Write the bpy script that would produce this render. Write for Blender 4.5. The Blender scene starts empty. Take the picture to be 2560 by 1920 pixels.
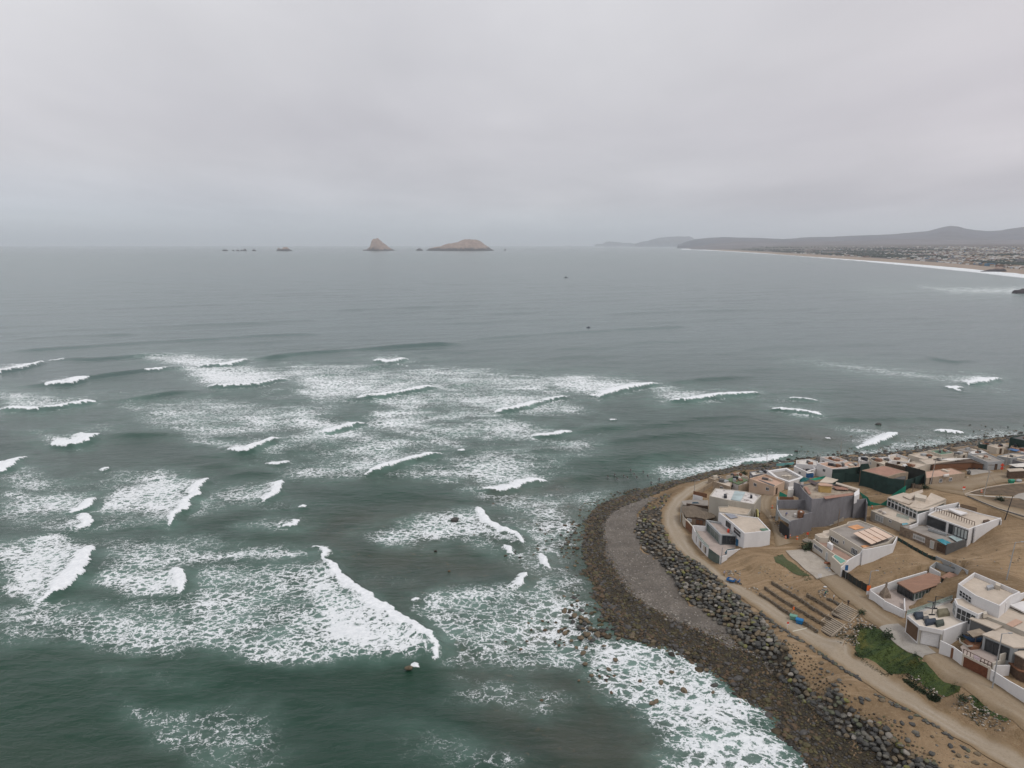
import bpy, bmesh, math, random
import numpy as np
from mathutils import Vector, Matrix
random.seed(7); rng = np.random.default_rng(7)
scene = bpy.context.scene
COL = scene.collection
R = math.radians
# ------------------------------------------------------------------ camera
CAMH, F_PX, HORIZ = 90.0, 1775.0, 612.0            # metres above the sea, focal length and horizon row (2560 px wide photo)
PITCH = math.atan((960 - HORIZ) / F_PX)
cam_d = bpy.data.cameras.new('camera'); cam_d.sensor_width = 36; cam_d.lens = F_PX / 2560 * 36
cam_d.clip_start = 1; cam_d.clip_end = 400000
cam = bpy.data.objects.new('camera', cam_d); COL.objects.link(cam)
cam.location = (0, 0, CAMH); cam.rotation_euler = (R(90) - PITCH, 0, 0); scene.camera = cam
# ------------------------------------------------------------------ light
SUN_EL, SUN_ROT = R(58), R(150)
sun_d = bpy.data.lights.new('sun', 'SUN'); sun_d.energy = 1.5; sun_d.angle = R(16); sun_d.color = (1.0, .97, .93)
sun = bpy.data.objects.new('sun', sun_d); COL.objects.link(sun)
sd = Vector((math.cos(SUN_EL) * .75, -math.cos(SUN_EL) * .66, math.sin(SUN_EL)))
sun.rotation_euler = sd.to_track_quat('Z', 'Y').to_euler()
scene.view_settings.view_transform = 'Standard'; scene.view_settings.look = 'None'
scene.view_settings.gamma = 1.0; scene.view_settings.exposure = 0.0
scene.render.engine = 'CYCLES'; scene.cycles.volume_bounces = 1; scene.cycles.max_bounces = 6
scene.render.resolution_x = 1024; scene.render.resolution_y = 768

class NT:                                            # short hand for node graphs
    def __init__(s, tree): s.t = tree; s.n = tree.nodes; s.l = tree.links
    def new(s, typ, ins=None, **kw):
        nd = s.n.new(typ)
        for k, v in kw.items(): setattr(nd, k, v)
        for k, v in (ins or {}).items():
            if isinstance(v, bpy.types.NodeSocket): s.l.new(v, nd.inputs[k])
            else: nd.inputs[k].default_value = v
        return nd
    def math(s, op, a, b=0.0, clamp=False):
        return s.new('ShaderNodeMath', {0: a, 1: b}, operation=op, use_clamp=clamp).outputs[0]
    def ramp(s, v, a, b, lo=0.0, hi=1.0, smooth=True):
        return s.new('ShaderNodeMapRange', {0: v, 1: a, 2: b, 3: lo, 4: hi}, interpolation_type='SMOOTHSTEP' if smooth else 'LINEAR').outputs[0]
    def mix(s, f, a, b, mode='MIX'):
        nd = s.n.new('ShaderNodeMix'); nd.data_type = 'RGBA'; nd.blend_type = mode
        for i, v in ((0, f), (6, a), (7, b)):
            if isinstance(v, bpy.types.NodeSocket): s.l.new(v, nd.inputs[i])
            else: nd.inputs[i].default_value = v if i == 0 else (*v, 1) if len(v) == 3 else v
        return nd.outputs[2]
    def noise(s, vec, scale, detail=3, rough=.55, dist=0.0):
        return s.new('ShaderNodeTexNoise', {'Vector': vec, 'Scale': scale, 'Detail': detail, 'Roughness': rough, 'Distortion': dist}).outputs[0]
    def scale(s, vec, sc):
        return s.new('ShaderNodeVectorMath', {0: vec, 1: sc}, operation='MULTIPLY').outputs[0]

world = bpy.data.worlds.new('World'); scene.world = world; world.use_nodes = True
g = NT(world.node_tree); g.n.clear()
sky = g.new('ShaderNodeTexSky', sky_type='NISHITA', sun_disc=False, sun_elevation=SUN_EL, sun_rotation=SUN_ROT, air_density=1.0, dust_density=2.0)
tc = g.new('ShaderNodeTexCoord').outputs['Generated']
sep = g.new('ShaderNodeSeparateXYZ', {0: tc})
# a stratus deck: the view direction meets a cloud sheet overhead, so the streaks flatten towards the horizon
zc = g.math('MAXIMUM', g.math('ADD', sep.outputs[2], .07), .03)
u = g.math('DIVIDE', sep.outputs[0], zc); v = g.math('DIVIDE', sep.outputs[1], zc)
uv = g.new('ShaderNodeCombineXYZ', {0: u, 1: v, 2: 0.0}).outputs[0]
wq = g.noise(g.scale(uv, (.35, .16, 1)), 1.0, 5, .5, .3)
wr = g.noise(g.scale(uv, (.9, .5, 1)), 1.0, 4, .5, .5)
elev = sep.outputs[2]
ramp = g.new('ShaderNodeValToRGB', {0: g.ramp(elev, -.05, .6, 0, 1, False)})
el = ramp.color_ramp.elements
stops = [(0, (.74, .80, .86)), (.077, (.76, .82, .88)), (.10, (.73, .77, .81)), (.16, (.625, .612, .648)), (.30, (.65, .63, .665)), (.45, (.735, .722, .748)), (.62, (.80, .79, .815)), (1, (.88, .87, .91))]
while len(el) < len(stops): el.new(.5)
for e, (p, c) in zip(el, stops): e.position = p; e.color = (*c, 1)
cl = g.ramp(wq, .3, .7, .80, 1.16, False); cl2 = g.ramp(wr, .3, .7, .95, 1.045, False)
cloud = g.mix(1.0, ramp.outputs[0], g.new('ShaderNodeCombineXYZ', {0: g.math('MULTIPLY', cl, cl2), 1: g.math('MULTIPLY', cl, cl2), 2: g.math('MULTIPLY', g.math('ADD', g.math('MULTIPLY', cl, .9), .1), cl2)}).outputs[0], 'MULTIPLY')
warm = g.mix(g.ramp(sep.outputs[0], .1, .75, 0, 1), cloud, g.mix(1.0, cloud, (1.03, .985, .985), 'MULTIPLY'))
lowb = g.math('MULTIPLY', g.math('MULTIPLY', g.ramp(elev, .01, .05), g.ramp(elev, .05, .115, 1, 0)), g.ramp(g.math('ADD', sep.outputs[0], g.math('MULTIPLY', elev, 2.2)), -.55, .25, 1, 0))
warm = g.mix(lowb, warm, g.mix(1.0, warm, (1.10, 1.15, 1.18), 'MULTIPLY'))
skyc = g.new('ShaderNodeVectorMath', {0: sky.outputs[0], 3: .07}, operation='SCALE').outputs[0]
fin = g.mix(.94, skyc, warm)
bg = g.new('ShaderNodeBackground', {0: fin, 1: 1.0})
g.new('ShaderNodeOutputWorld', {0: bg.outputs[0]})

# ------------------------------------------------------------------ picture <-> place
cp, sp = math.cos(PITCH), math.sin(PITCH)
def ray(px, py):
    a = (px - 1280) / F_PX; b = (960 - py) / F_PX
    return a, cp + b * sp, -sp + b * cp
def P(p, z=0.0):                                     # where the line of sight through a photo pixel meets height z
    x, y, w = ray(*p); t = (z - CAMH) / w
    return (x * t, y * t, z)
def proj(x, y, z):                                   # photo pixel of a place
    zz = z - CAMH; d = y * cp - zz * sp; up = y * sp + zz * cp
    return 1280 + F_PX * x / d, 960 - F_PX * up / d
def zone(ox, oy, s): return lambda *v: [(ox + v[i] / s, oy + v[i + 1] / s) for i in range(0, len(v), 2)]
D = zone(0, 0, 2212 / 2560)
A_ = zone(1600, 1080, 4.608); B_ = zone(2080, 1080, 4.608); C_ = zone(2080, 1360, 4.608)
S_ = zone(1400, 1400, 4.608); E_ = zone(1760, 1400, 4.608); F_ = zone(2080, 1600, 4.608)
G_ = zone(1640, 1140, 5.925); K_ = zone(1900, 1140, 5.925)

# ------------------------------------------------------------------ noise for meshes
_perm = rng.random((256, 256))
def vnoise(x, y):
    xi = np.floor(x).astype(int); yi = np.floor(y).astype(int); fx = x - xi; fy = y - yi
    fx = fx * fx * (3 - 2 * fx); fy = fy * fy * (3 - 2 * fy)
    q = lambda i, j: _perm[i & 255, j & 255]
    return (q(xi, yi) * (1 - fx) + q(xi + 1, yi) * fx) * (1 - fy) + (q(xi, yi + 1) * (1 - fx) + q(xi + 1, yi + 1) * fx) * fy
def fbm(x, y, o=4):
    s = 0; a = .5; t = 0
    for k in range(o): s = s + a * vnoise(x + 17 * k, y + 5 * k); t += a; a *= .5; x, y = (x * .8 - y * .6) * 2.03, (x * .6 + y * .8) * 2.03
    return s / t * 2 - 1

# ------------------------------------------------------------------ object helpers
def tag(o, label=None, cat=None, group=None, kind=None):
    for k, v in (('label', label), ('category', cat), ('group', group), ('kind', kind)):
        if v: o[k] = v
    return o
def mesh_obj(name, verts, faces, mats=None, parent=None, smooth=False, fm=None):
    m = bpy.data.meshes.new(name)
    if isinstance(verts, np.ndarray):
        fa = np.asarray(faces); n = fa.shape[1]
        m.vertices.add(len(verts)); m.vertices.foreach_set('co', verts.astype(np.float32).ravel())
        m.loops.add(fa.size); m.loops.foreach_set('vertex_index', fa.astype(np.int32).ravel())
        m.polygons.add(len(fa)); m.polygons.foreach_set('loop_start', np.arange(0, fa.size, n, dtype=np.int32))
        m.polygons.foreach_set('loop_total', np.full(len(fa), n, dtype=np.int32))
        m.update(calc_edges=True)
    else: m.from_pydata(verts, [], faces); m.update()
    for q in (mats if isinstance(mats, (list, tuple)) else [mats] if mats else []): m.materials.append(q)
    if fm is not None: m.polygons.foreach_set('material_index', np.asarray(fm, dtype=np.int32))
    if smooth: m.polygons.foreach_set('use_smooth', np.ones(len(m.polygons), dtype=bool))
    o = bpy.data.objects.new(name, m); COL.objects.link(o)
    if parent: o.parent = parent
    return o
def empty(name, loc, label=None, cat=None, group=None, kind=None, rz=0.0):
    o = bpy.data.objects.new(name, None); COL.objects.link(o); o.location = loc; o.rotation_euler = (0, 0, rz)
    o.empty_display_size = .5; bpy.context.view_layer.update()
    return tag(o, label, cat, group, kind)
def gridfaces(nr, nc):
    i = np.arange(nr - 1)[:, None] * nc + np.arange(nc - 1)[None]
    return np.stack([i, i + 1, i + nc + 1, i + nc], -1).reshape(-1, 4)

# ------------------------------------------------------------------ materials
MATS = {}
def mat(name, col, rough=.85, var=.12, vs=.6, col2=None, c2=(.45, .6), bump=.0, bs=4.0, metal=0.0, spec=.3, streak=None, fine=0.0):
    if name in MATS: return MATS[name]
    m = bpy.data.materials.new(name); m.use_nodes = True; g = NT(m.node_tree); b = g.n['Principled BSDF']
    co = g.new('ShaderNodeTexCoord').outputs['Object'] if False else g.new('ShaderNodeNewGeometry').outputs['Position']
    if streak: co = g.scale(co, streak)
    n = g.noise(co, vs, 6, .65)
    c = g.mix(g.ramp(n, .3, .7), tuple(x * (1 - var) for x in col), tuple(min(1, x * (1 + var)) for x in col))
    if col2: c = g.mix(g.ramp(g.noise(co, vs * .9, 7, .72, .4), *c2), c, col2)
    if fine: c = g.mix(g.ramp(g.noise(co, vs * 9, 3, .6), .35, .65, 0, fine), c, tuple(x * .55 for x in col))
    g.l.new(c, b.inputs['Base Color']); b.inputs['Roughness'].default_value = rough; b.inputs['Metallic'].default_value = metal
    b.inputs['Specular IOR Level'].default_value = spec
    if bump: g.l.new(g.new('ShaderNodeBump', {'Strength': bump, 'Distance': .3, 'Height': g.noise(co, bs, 4, .6)}).outputs[0], b.inputs['Normal'])
    MATS[name] = m; return m
# ================================================================== THE LAY OF THE LAND
CT = []
def ctrl(pts, z): CT.extend((*P(p, z)[:2], z) for p in pts)
# waterline, sea floor in front of it, beach crest, riprap foot and top, roads, terraces, plateau
SHORE = D(1830,1740, 1750,1659, 1690,1592, 1600,1505, 1500,1428, 1400,1388, 1340,1372, 1308,1335, 1284,1290, 1268,1240, 1262,1180, 1268,1130, 1300,1090, 1380,1062, 1440,1044, 1500,1030, 1590,1010) \
      + D(1680,1000, 1800,985, 1910,980, 2003,970, 2098,953, 2190,942, 2300,925, 2500,905, 2800,880)
BELT_IN = D(1990,1740, 1930,1659, 1850,1590, 1770,1515, 1680,1450, 1590,1400, 1500,1360, 1420,1322, 1370,1290, 1335,1245, 1312,1195, 1303,1150, 1310,1118, 1340,1095, 1400,1073, 1440,1058, 1500,1040, 1590,1017)
RIP_LO = D(2010,1740, 1925,1665, 1850,1603, 1760,1522, 1680,1450, 1600,1392, 1540,1335, 1475,1290, 1440,1232, 1392,1190, 1372,1150, 1385,1105, 1430,1075)
RIP_HI = D(2120,1740, 2025,1659, 1905,1568, 1800,1492, 1700,1415, 1645,1340, 1590,1290, 1500,1215, 1455,1182, 1428,1135, 1428,1098, 1450,1068)
ROAD_OUT = F_(2700,1850, 2000,1475, 1600,1230, 1200,1000, 900,820, 560,620, 320,460, 0,250) + E_(1330,1060, 1150,950, 1000,850, 800,710, 650,600, 560,530, 330,370, 150,220, 0,140) + D(1490,1210, 1452,1180, 1430,1140, 1430,1105, 1450,1075, 1490,1050, 1530,1036)
ROAD_IN = F_(2900,1700, 2212,1330, 1800,1090, 1500,960, 1240,820, 900,560, 660,400, 250,170) + E_(1750,1060, 1420,870, 1300,810, 1170,740, 1010,620, 900,555, 640,400, 430,300, 230,180, 100,60) + D(1515,1205, 1495,1172, 1475,1135, 1470,1105, 1482,1083, 1510,1062, 1545,1042)
UP_LO = E_(1290,200, 1420,310, 1700,520, 1760,570) + C_(290,780, 540,970, 1040,1320) + F_(1500,560, 2050,930, 2212,1050, 2700,1350)
UP_HI = E_(1520,160, 1640,210, 1850,370, 1900,440) + C_(590,770, 840,930, 1240,1240) + F_(1510,290, 1810,470, 2212,720, 2800,1080)
ctrl(SHORE, 0)
ctrl([(x - 60, y - 5) for x, y in SHORE[5:13]] , -2.2); ctrl([(x - 200, y - 2) for x, y in SHORE[5:12]], -4)
ctrl([(x - 70, y + 45) for x, y in SHORE[0:5]], -2); ctrl([(x - 260, y + 160) for x, y in SHORE[0:5]], -4)
ctrl([(x - 12, y - 12) for x, y in SHORE[13:]], -2); ctrl([(x - 25, y - 45) for x, y in SHORE[13:]], -5)
ctrl(BELT_IN, 1.5); ctrl(D(1810,1630, 1730,1553, 1645,1480, 1590,1440, 1500,1393, 1420,1352), .75); ctrl(D(1365,1325, 1325,1290, 1298,1235, 1285,1180, 1290,1130), .6)
ctrl(RIP_LO, 2.2)
ctrl(RIP_HI, 4.6); ctrl(ROAD_OUT, 5.0); ctrl(ROAD_IN, 5.1)
ctrl(UP_LO[:-4], 9.2); ctrl(UP_HI[:-2], 9.4); ctrl(F_(1500,560), 8.8); ctrl(F_(2050,930), 7.8); ctrl(F_(2212,1050), 7.3); ctrl(F_(2700,1350), 6.7); ctrl(F_(2212,720), 8.9); ctrl(F_(2800,1080), 8.2)
# terraces climb from the lower road to the upper road
ctrl(E_(640,360, 1310,790), 5.4); ctrl(E_(700,290, 1380,710), 6.2); ctrl(E_(780,235, 1050,395, 1460,650), 7.0); ctrl(E_(1000,170, 1180,375, 1550,590), 7.9)
ctrl(E_(1620,1000, 1900,1100), 5.8); ctrl(F_(270,60, 640,350, 900,480, 1250,720, 1500,880, 1900,1080), 5.7); ctrl(F_(700,40, 960,240, 1300,560), 8.4); ctrl(F_(1600,720), 7.9); ctrl(F_(2000,960), 7.5)
# slope in front of the white house, concrete apron, inner lane
ctrl(A_(1000,1490, 1250,1620), 6.2); ctrl(A_(1195,1345), 8.3); ctrl(A_(1350,1300, 1300,1480), 8.2); ctrl(A_(1503,1232), 9.0); ctrl(A_(1500,1330, 1600,1420, 1500,1560), 8.6); ctrl(A_(1560,1240, 1620,1100, 1470,950), 9.1); ctrl(A_(1400,800, 1480,720), 9.5); ctrl(A_(1620,640, 1800,560), 9.8)
ctrl(A_(1700,1260, 1900,1400, 2100,1560, 1700,1500), 9.1)
ctrl(A_(520,640, 760,580, 830,560), 5.4); ctrl(A_(620,1120, 900,1480), 5.4); ctrl(A_(560,880, 720,1250), 5.7); ctrl(A_(1000,1150), 6.6); ctrl(A_(1280,1050), 8.4)
ctrl(A_(1000,560, 1150,640), 5.8); ctrl(A_(1300,480, 1700,440, 1200,440), 6.5)
# hillside lots
ctrl(K_(760,1240, 1000,1000, 700,1150), 9.2); ctrl(K_(1200,900, 1560,800, 1500,900), 11.0); ctrl(B_(60,960, 420,900, 440,1020), 11.0)
ctrl(B_(200,1560), 9.9); ctrl(B_(500,1640), 10.3); ctrl(B_(300,1530), 10.7); ctrl(B_(560,1390), 12.5); ctrl(B_(745,1235), 14.2); ctrl(B_(1180,1480), 12.2); ctrl(B_(900,1300), 12.2); ctrl(B_(450,1060, 800,1180), 11.2); ctrl(C_(420,490), 10.9); ctrl(C_(650,430), 12.0); ctrl(C_(1000,325), 12.7); ctrl(C_(1200,160), 12.8)
ctrl(B_(1310,1415), 11.2); ctrl(B_(1555,1312), 12.6); ctrl(B_(1740,1200), 14.6); ctrl(B_(1945,1068), 16.2); ctrl(B_(1300,760, 1480,820), 15.6)
ctrl(C_(1350,190), 13.6); ctrl(C_(1640,300), 16.9); ctrl(C_(2190,540), 17.5); ctrl(C_(2000,380), 17.0); ctrl(B_(2000,1250, 2212,1400), 16.8); ctrl(C_(2600,600, 2500,1300), 11.0)
ctrl(B_(1100,620, 1500,620, 1900,500, 2200,560, 2200,1000, 2600,900, 2600,500), 16.4); ctrl(B_(400,640, 700,700, 300,560), 13.0); ctrl(B_(100,540), 10.5)
ctrl(B_(1060,600, 1500,540, 1700,460), 15.4); ctrl(B_(600,400, 900,400), 11); ctrl(B_(1250,300, 1900,300, 2212,300, 2600,300), 12.0)
ctrl(B_(200,350, 700,300, 0,350), 7.5); ctrl(B_(1100,230, 1600,170, 2100,130, 2600,110), 6.5); ctrl(B_(-300,400, -100,450), 7)
ctrl([(3000,1200), (3300,1500), (3600,1900), (3400,2300), (3000,1400), (2900,1250)], 17); ctrl([(3600,1150), (4200,1400)], 17)
ctrl([(2750,1780)], 8.6); ctrl([(2900,2000)], 6.6)
CT = np.array(CT)
# thin out near-duplicates, then a linear-kernel radial interpolation
keep = []
for i in range(len(CT)):
    if all((CT[i, 0] - CT[j, 0]) ** 2 + (CT[i, 1] - CT[j, 1]) ** 2 > 4 for j in keep): keep.append(i)
CT = CT[keep]
X0, X1, Y0, Y1, GS = 0.0, 420.0, 40.0, 460.0, 1.0
gx = np.arange(X0, X1 + GS, GS); gy = np.arange(Y0, Y1 + GS, GS)
def rbf_fit():
    d = np.hypot(CT[:, None, 0] - CT[None, :, 0], CT[:, None, 1] - CT[None, :, 1])
    n = len(CT); M = np.zeros((n + 3, n + 3)); M[:n, :n] = -d - np.eye(n) * 1.2
    M[:n, n] = 1; M[:n, n + 1:] = CT[:, :2]; M[n, :n] = 1; M[n + 1:, :n] = CT[:, :2].T
    return np.linalg.solve(M, np.concatenate([CT[:, 2], [0, 0, 0]]))
_w = rbf_fit()
GX, GY = np.meshgrid(gx, gy)
HG = np.empty(GX.shape)
for r in range(len(gy)):
    d = np.hypot(GX[r][:, None] - CT[None, :, 0], GY[r][:, None] - CT[None, :, 1])
    HG[r] = -d @ _w[:-3] + _w[-3] + _w[-2] * GX[r] + _w[-1] * GY[r]
HG = np.clip(HG, -8, 18.5)
HG += .18 * fbm(GX / 6, GY / 6, 4) * np.clip((HG - .5) / 3, 0, 1)
for pz, poly in ((10.2, C_(470,560, 650,480, 760,440, 1100,345, 1235,380, 1380,560, 860,755, 600,650)), (11.2, C_(1500,1240, 1480,1180, 1600,900, 2400,1000, 2400,1180, 1850,1370)), (11.4, C_(1130,275, 1250,225, 1560,352, 1450,475, 1400,570, 1225,500, 1120,335)), (9.2, C_(1850,1420, 2050,1390, 2600,1370, 2600,1700, 2212,1570))):
    w_ = [P(p, pz)[:2] for p in poly]; c_ = np.zeros(GX.shape, bool)                 # levelled yards behind their walls
    for i in range(len(w_)):
        (xi, yi), (xj, yj) = w_[i], w_[i - 1]
        if yi != yj: c_ ^= ((yi > GY) != (yj > GY)) & (GX < (xj - xi) * (GY - yi) / (yj - yi) + xi)
    HG = np.where(c_, np.minimum(HG, pz), HG)
TERR = [E_(640,372, 900,545, 1100,668, 1310,802), E_(700,302, 900,440, 1100,560, 1380,722), E_(775,238, 1050,402, 1260,540, 1460,662), E_(1180,382, 1360,480, 1550,600), E_(1420,432, 1510,470, 1610,532)]
for pz, poly in ((5.9, TERR[0] + TERR[1][::-1]), (6.7, TERR[1] + TERR[2][::-1]), (7.5, E_(1050,402, 1260,540, 1460,662) + TERR[3][::-1]), (8.3, E_(1360,480, 1550,600) + TERR[4][::-1])):
    w_ = [P(p, pz - .4)[:2] for p in poly]; c_ = np.zeros(GX.shape, bool)            # flat sandy steps of the terraces
    for i in range(len(w_)):
        (xi, yi), (xj, yj) = w_[i], w_[i - 1]
        if yi != yj: c_ ^= ((yi > GY) != (yj > GY)) & (GX < (xj - xi) * (GY - yi) / (yj - yi) + xi)
    HG = np.where(c_, pz + .05 * fbm(GX / 3, GY / 3, 3), HG)
def H(x, y):
    x = np.asarray(x, float); y = np.asarray(y, float)
    fx = np.clip((x - X0) / GS, 0, len(gx) - 1.001); fy = np.clip((y - Y0) / GS, 0, len(gy) - 1.001)
    i = fx.astype(int); j = fy.astype(int); fx = fx - i; fy = fy - j
    a, b, c, d = HG[j, i], HG[j, i + 1], HG[j + 1, i], HG[j + 1, i + 1]
    return a + (b - a) * fx + (c - a) * fy + (a - b - c + d) * fx * fy
def ground(p):                                       # where the line of sight through a photo pixel meets the ground
    dx, dy, dz = ray(*p)
    t = np.linspace(0, 1, 900); z = 19 * (1 - t) - 3 * t; s = (z - CAMH) / dz
    k = np.argmax(z < H(dx * s, dy * s))
    return Vector((dx * s[k], dy * s[k], float(H(dx * s[k], dy * s[k]))))
def lift(base, top):                                 # height reached by a vertical that starts at pixel base and ends at row of pixel top
    gnd = ground(base); lo, hi = gnd.z, 40
    for _ in range(40):
        m = (lo + hi) / 2
        if proj(gnd.x, gnd.y, m)[1] > top[1]: lo = m
        else: hi = m
    return lo
def resample(pts, n):
    a = np.array(pts, float); s = np.concatenate([[0], np.cumsum(np.hypot(*np.diff(a, axis=0)[:, :2].T))])
    t = np.linspace(0, s[-1], n); return np.stack([np.interp(t, s, a[:, k]) for k in range(a.shape[1])], 1)
def gw(pts): return [tuple(ground(p)) for p in pts]
def loft(name, pa, pb, n, m, material, off=.05, kind='structure', wob=.25):   # a sheet lying on the ground between two traced edges
    a = resample(gw(pa), n); b = resample(gw(pb), n)
    t = np.linspace(0, 1, m)[None, :, None]
    q = a[:, None, :] * (1 - t) + b[:, None, :] * t
    w = fbm(q[..., 0] * .35, q[..., 1] * .35, 3) * wob
    x = q[..., 0] + w; y = q[..., 1] + w * .6
    v = np.stack([x, y, H(x, y) + off], -1).reshape(-1, 3)
    o = mesh_obj(name, v, gridfaces(n, m), material, smooth=True)
    uv = np.stack(np.meshgrid(np.linspace(0, 1, n), np.linspace(0, 1, m), indexing='ij'), -1).reshape(-1, 2)
    at = o.data.attributes.new('uvw', 'FLOAT_VECTOR', 'POINT'); at.data.foreach_set('vector', np.c_[uv, uv[:, 0] * 0].astype(np.float32).ravel())
    return tag(o, kind=kind)

# ground sheet: dry sandy earth with trodden paler and darker patches
def earth():
    m = bpy.data.materials.new('earth'); m.use_nodes = True; g = NT(m.node_tree); b = g.n['Principled BSDF']
    co = g.new('ShaderNodeNewGeometry').outputs['Position']
    c = g.mix(g.ramp(g.noise(co, .045, 6, .65, .4), .32, .66), (.160, .108, .060), (.285, .200, .120))
    c = g.mix(g.ramp(g.noise(co, .35, 7, .75, .6), .5, .68, 0, .65), c, (.14, .095, .048))
    c = g.mix(g.ramp(g.noise(co, 1.3, 6, .8, .4), .5, .7, 0, .5), c, (.34, .27, .17))
    c = g.mix(g.ramp(g.noise(g.scale(co, (1, 3, 1)), .14, 6, .7, 1.0), .56, .62, 0, .35), c, (.33, .25, .15))
    rt = g.noise(g.new('ShaderNodeMapping', {'Vector': co, 'Rotation': (0, 0, R(35)), 'Scale': (.06, .9, .1)}).outputs[0], 1.1, 5, .6, .5)
    c = g.mix(g.math('MULTIPLY', g.ramp(rt, .52, .66, 0, .55), g.ramp(g.noise(co, .03, 3), .42, .55)), c, (.15, .105, .06))
    c = g.mix(g.math('MULTIPLY', g.ramp(rt, .46, .36, 0, .4), g.ramp(g.noise(co, .035, 3), .4, .55)), c, (.37, .28, .19))
    vo = g.new('ShaderNodeTexVoronoi', {'Vector': co, 'Scale': 1.6}).outputs[0]
    sel = g.math('MULTIPLY', g.ramp(vo, .12, .2, 1, 0), g.ramp(g.noise(co, .2, 3), .48, .6))
    c = g.mix(g.math('MULTIPLY', sel, .75), c, (.07, .055, .04))
    zz = g.new('ShaderNodeSeparateXYZ', {0: co}).outputs[2]
    c = g.mix(g.ramp(zz, -.2, 1.6, .8, 0), c, (.07, .055, .035))
    g.l.new(c, b.inputs['Base Color']); b.inputs['Roughness'].default_value = .95; b.inputs['Specular IOR Level'].default_value = .15
    h = g.math('ADD', g.noise(co, .9, 6, .7), g.math('MULTIPLY', g.noise(co, 5, 4, .7), .35))
    g.l.new(g.new('ShaderNodeBump', {'Strength': .9, 'Distance': .5, 'Height': h}).outputs[0], b.inputs['Normal'])
    return m
M_EARTH = earth()
v = np.stack([GX, GY, HG], -1).reshape(-1, 3)
tag(mesh_obj('ground', v, gridfaces(len(gy), len(gx)), M_EARTH, smooth=True), kind='structure')

def track(name, edge, mid, rut, conc=False):
    m = bpy.data.materials.new(name); m.use_nodes = True; g = NT(m.node_tree); b = g.n['Principled BSDF']
    co = g.new('ShaderNodeNewGeometry').outputs['Position']
    uv = g.new('ShaderNodeSeparateXYZ', {0: g.new('ShaderNodeAttribute', attribute_name='uvw').outputs[1]}).outputs[1]
    n = g.noise(co, .3, 6, .7); e = g.math('ABSOLUTE', g.math('SUBTRACT', uv, .5))
    e2 = g.math('ADD', e, g.math('MULTIPLY', g.math('SUBTRACT', n, .5), .35))
    c = g.mix(g.ramp(e2, .22, .48), mid, edge)
    w = g.math('ABSOLUTE', g.math('SUBTRACT', g.math('ABSOLUTE', g.math('SUBTRACT', g.math('ADD', uv, g.math('MULTIPLY', g.noise(co, .06, 2), .25)), .62)), .15))
    c = g.mix(g.math('MULTIPLY', g.ramp(w, .02, .10, .55, 0), g.ramp(g.noise(co, .15, 4), .35, .6)), c, rut)
    c = g.mix(g.ramp(g.noise(co, 2.2, 6, .8), .45, .7, 0, .35), c, tuple(x * .62 for x in edge))
    g.l.new(c, b.inputs['Base Color']); b.inputs['Roughness'].default_value = .93; b.inputs['Specular IOR Level'].default_value = .15
    g.l.new(g.new('ShaderNodeBump', {'Strength': .5, 'Distance': .15, 'Height': g.noise(co, 2.5, 5, .7)}).outputs[0], b.inputs['Normal'])
    return m
M_ROAD = track('packed_dirt', (.215, .155, .092), (.29, .24, .178), (.345, .30, .245))
M_LANE = track('lane_dirt', (.19, .14, .086), (.24, .187, .128), (.285, .235, .17))
loft('road', ROAD_OUT, ROAD_IN, 520, 17, M_ROAD, .13)
loft('upper_road', UP_LO, UP_HI, 300, 17, M_LANE, .12)
loft('inner_lane', A_(1560,1330, 1540,1180, 1480,1000, 1370,900, 1345,800, 1420,700, 1560,620, 1700,570, 1840,520), A_(1760,1280, 1640,1150, 1520,1000, 1500,880, 1520,780, 1560,720, 1610,680, 1760,600, 1880,540), 160, 13, M_LANE, .10)
M_SLAB = mat('worn_concrete_slab', (.36, .32, .27), var=.12, vs=.35, col2=(.27, .235, .19), c2=(.5, .7), bump=.2, fine=.3)
M_SLAB2 = mat('grey_concrete_road', (.31, .285, .25), var=.10, vs=.5, col2=(.235, .21, .18), c2=(.5, .7), bump=.2, fine=.3)
loft('driveway', E_(1300,230, 1210,150, 1020,-10, 940,-100), E_(1560,165, 1480,150, 1380,10, 1180,-120), 50, 24, M_SLAB, .20, wob=.02)
loft('concrete_road', C_(540,975, 1040,1325), C_(760,925, 1200,1265), 60, 20, M_SLAB2, .22, wob=.02)
loft('plaza_road', B_(2700,1150, 2212,1020, 1980,930, 1540,740, 1330,700, 1060,640), B_(2700,1000, 2212,900, 2000,850, 1560,690, 1640,660, 1200,580), 180, 15, M_LANE, .11)
loft('avenue', B_(1060,640, 1500,690, 1900,600, 2212,560, 2700,520), B_(1060,560, 1500,520, 1800,470, 2212,430, 2700,400), 160, 15, M_LANE, .13)
M_GRAVEL = mat('beach_shingle', (.160, .140, .118), var=.25, vs=.22, col2=(.09, .076, .062), c2=(.48, .72), bump=.8, bs=5, fine=.75)
loft('shingle_beach', BELT_IN[2:15], D(1850,1603, 1760,1522, 1680,1450, 1600,1392, 1540,1335, 1475,1290, 1440,1232, 1392,1190, 1372,1150, 1380,1105, 1405,1085), 260, 30, M_GRAVEL, .10, wob=2.2)
M_WET = mat('wet_seaweed_stones', (.042, .033, .018), var=.35, vs=.5, col2=(.035, .03, .022), c2=(.45, .6), bump=1.0, bs=4, rough=.6)
loft('wet_shore', [(x - 18, y + 6) for x, y in SHORE[:18]], BELT_IN, 380, 16, M_WET, .03)
loft('gap_shade_bed', RIP_LO[:-1], RIP_HI[:-1], 260, 12, mat('gravel_and_gap_shade', (.060, .050, .038), var=.3, vs=.8, col2=(.17, .13, .085), c2=(.54, .66), bump=.8), .08, wob=.8)  # dark gravel sheet; its tone also paints the shadowed gaps between boulders
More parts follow.
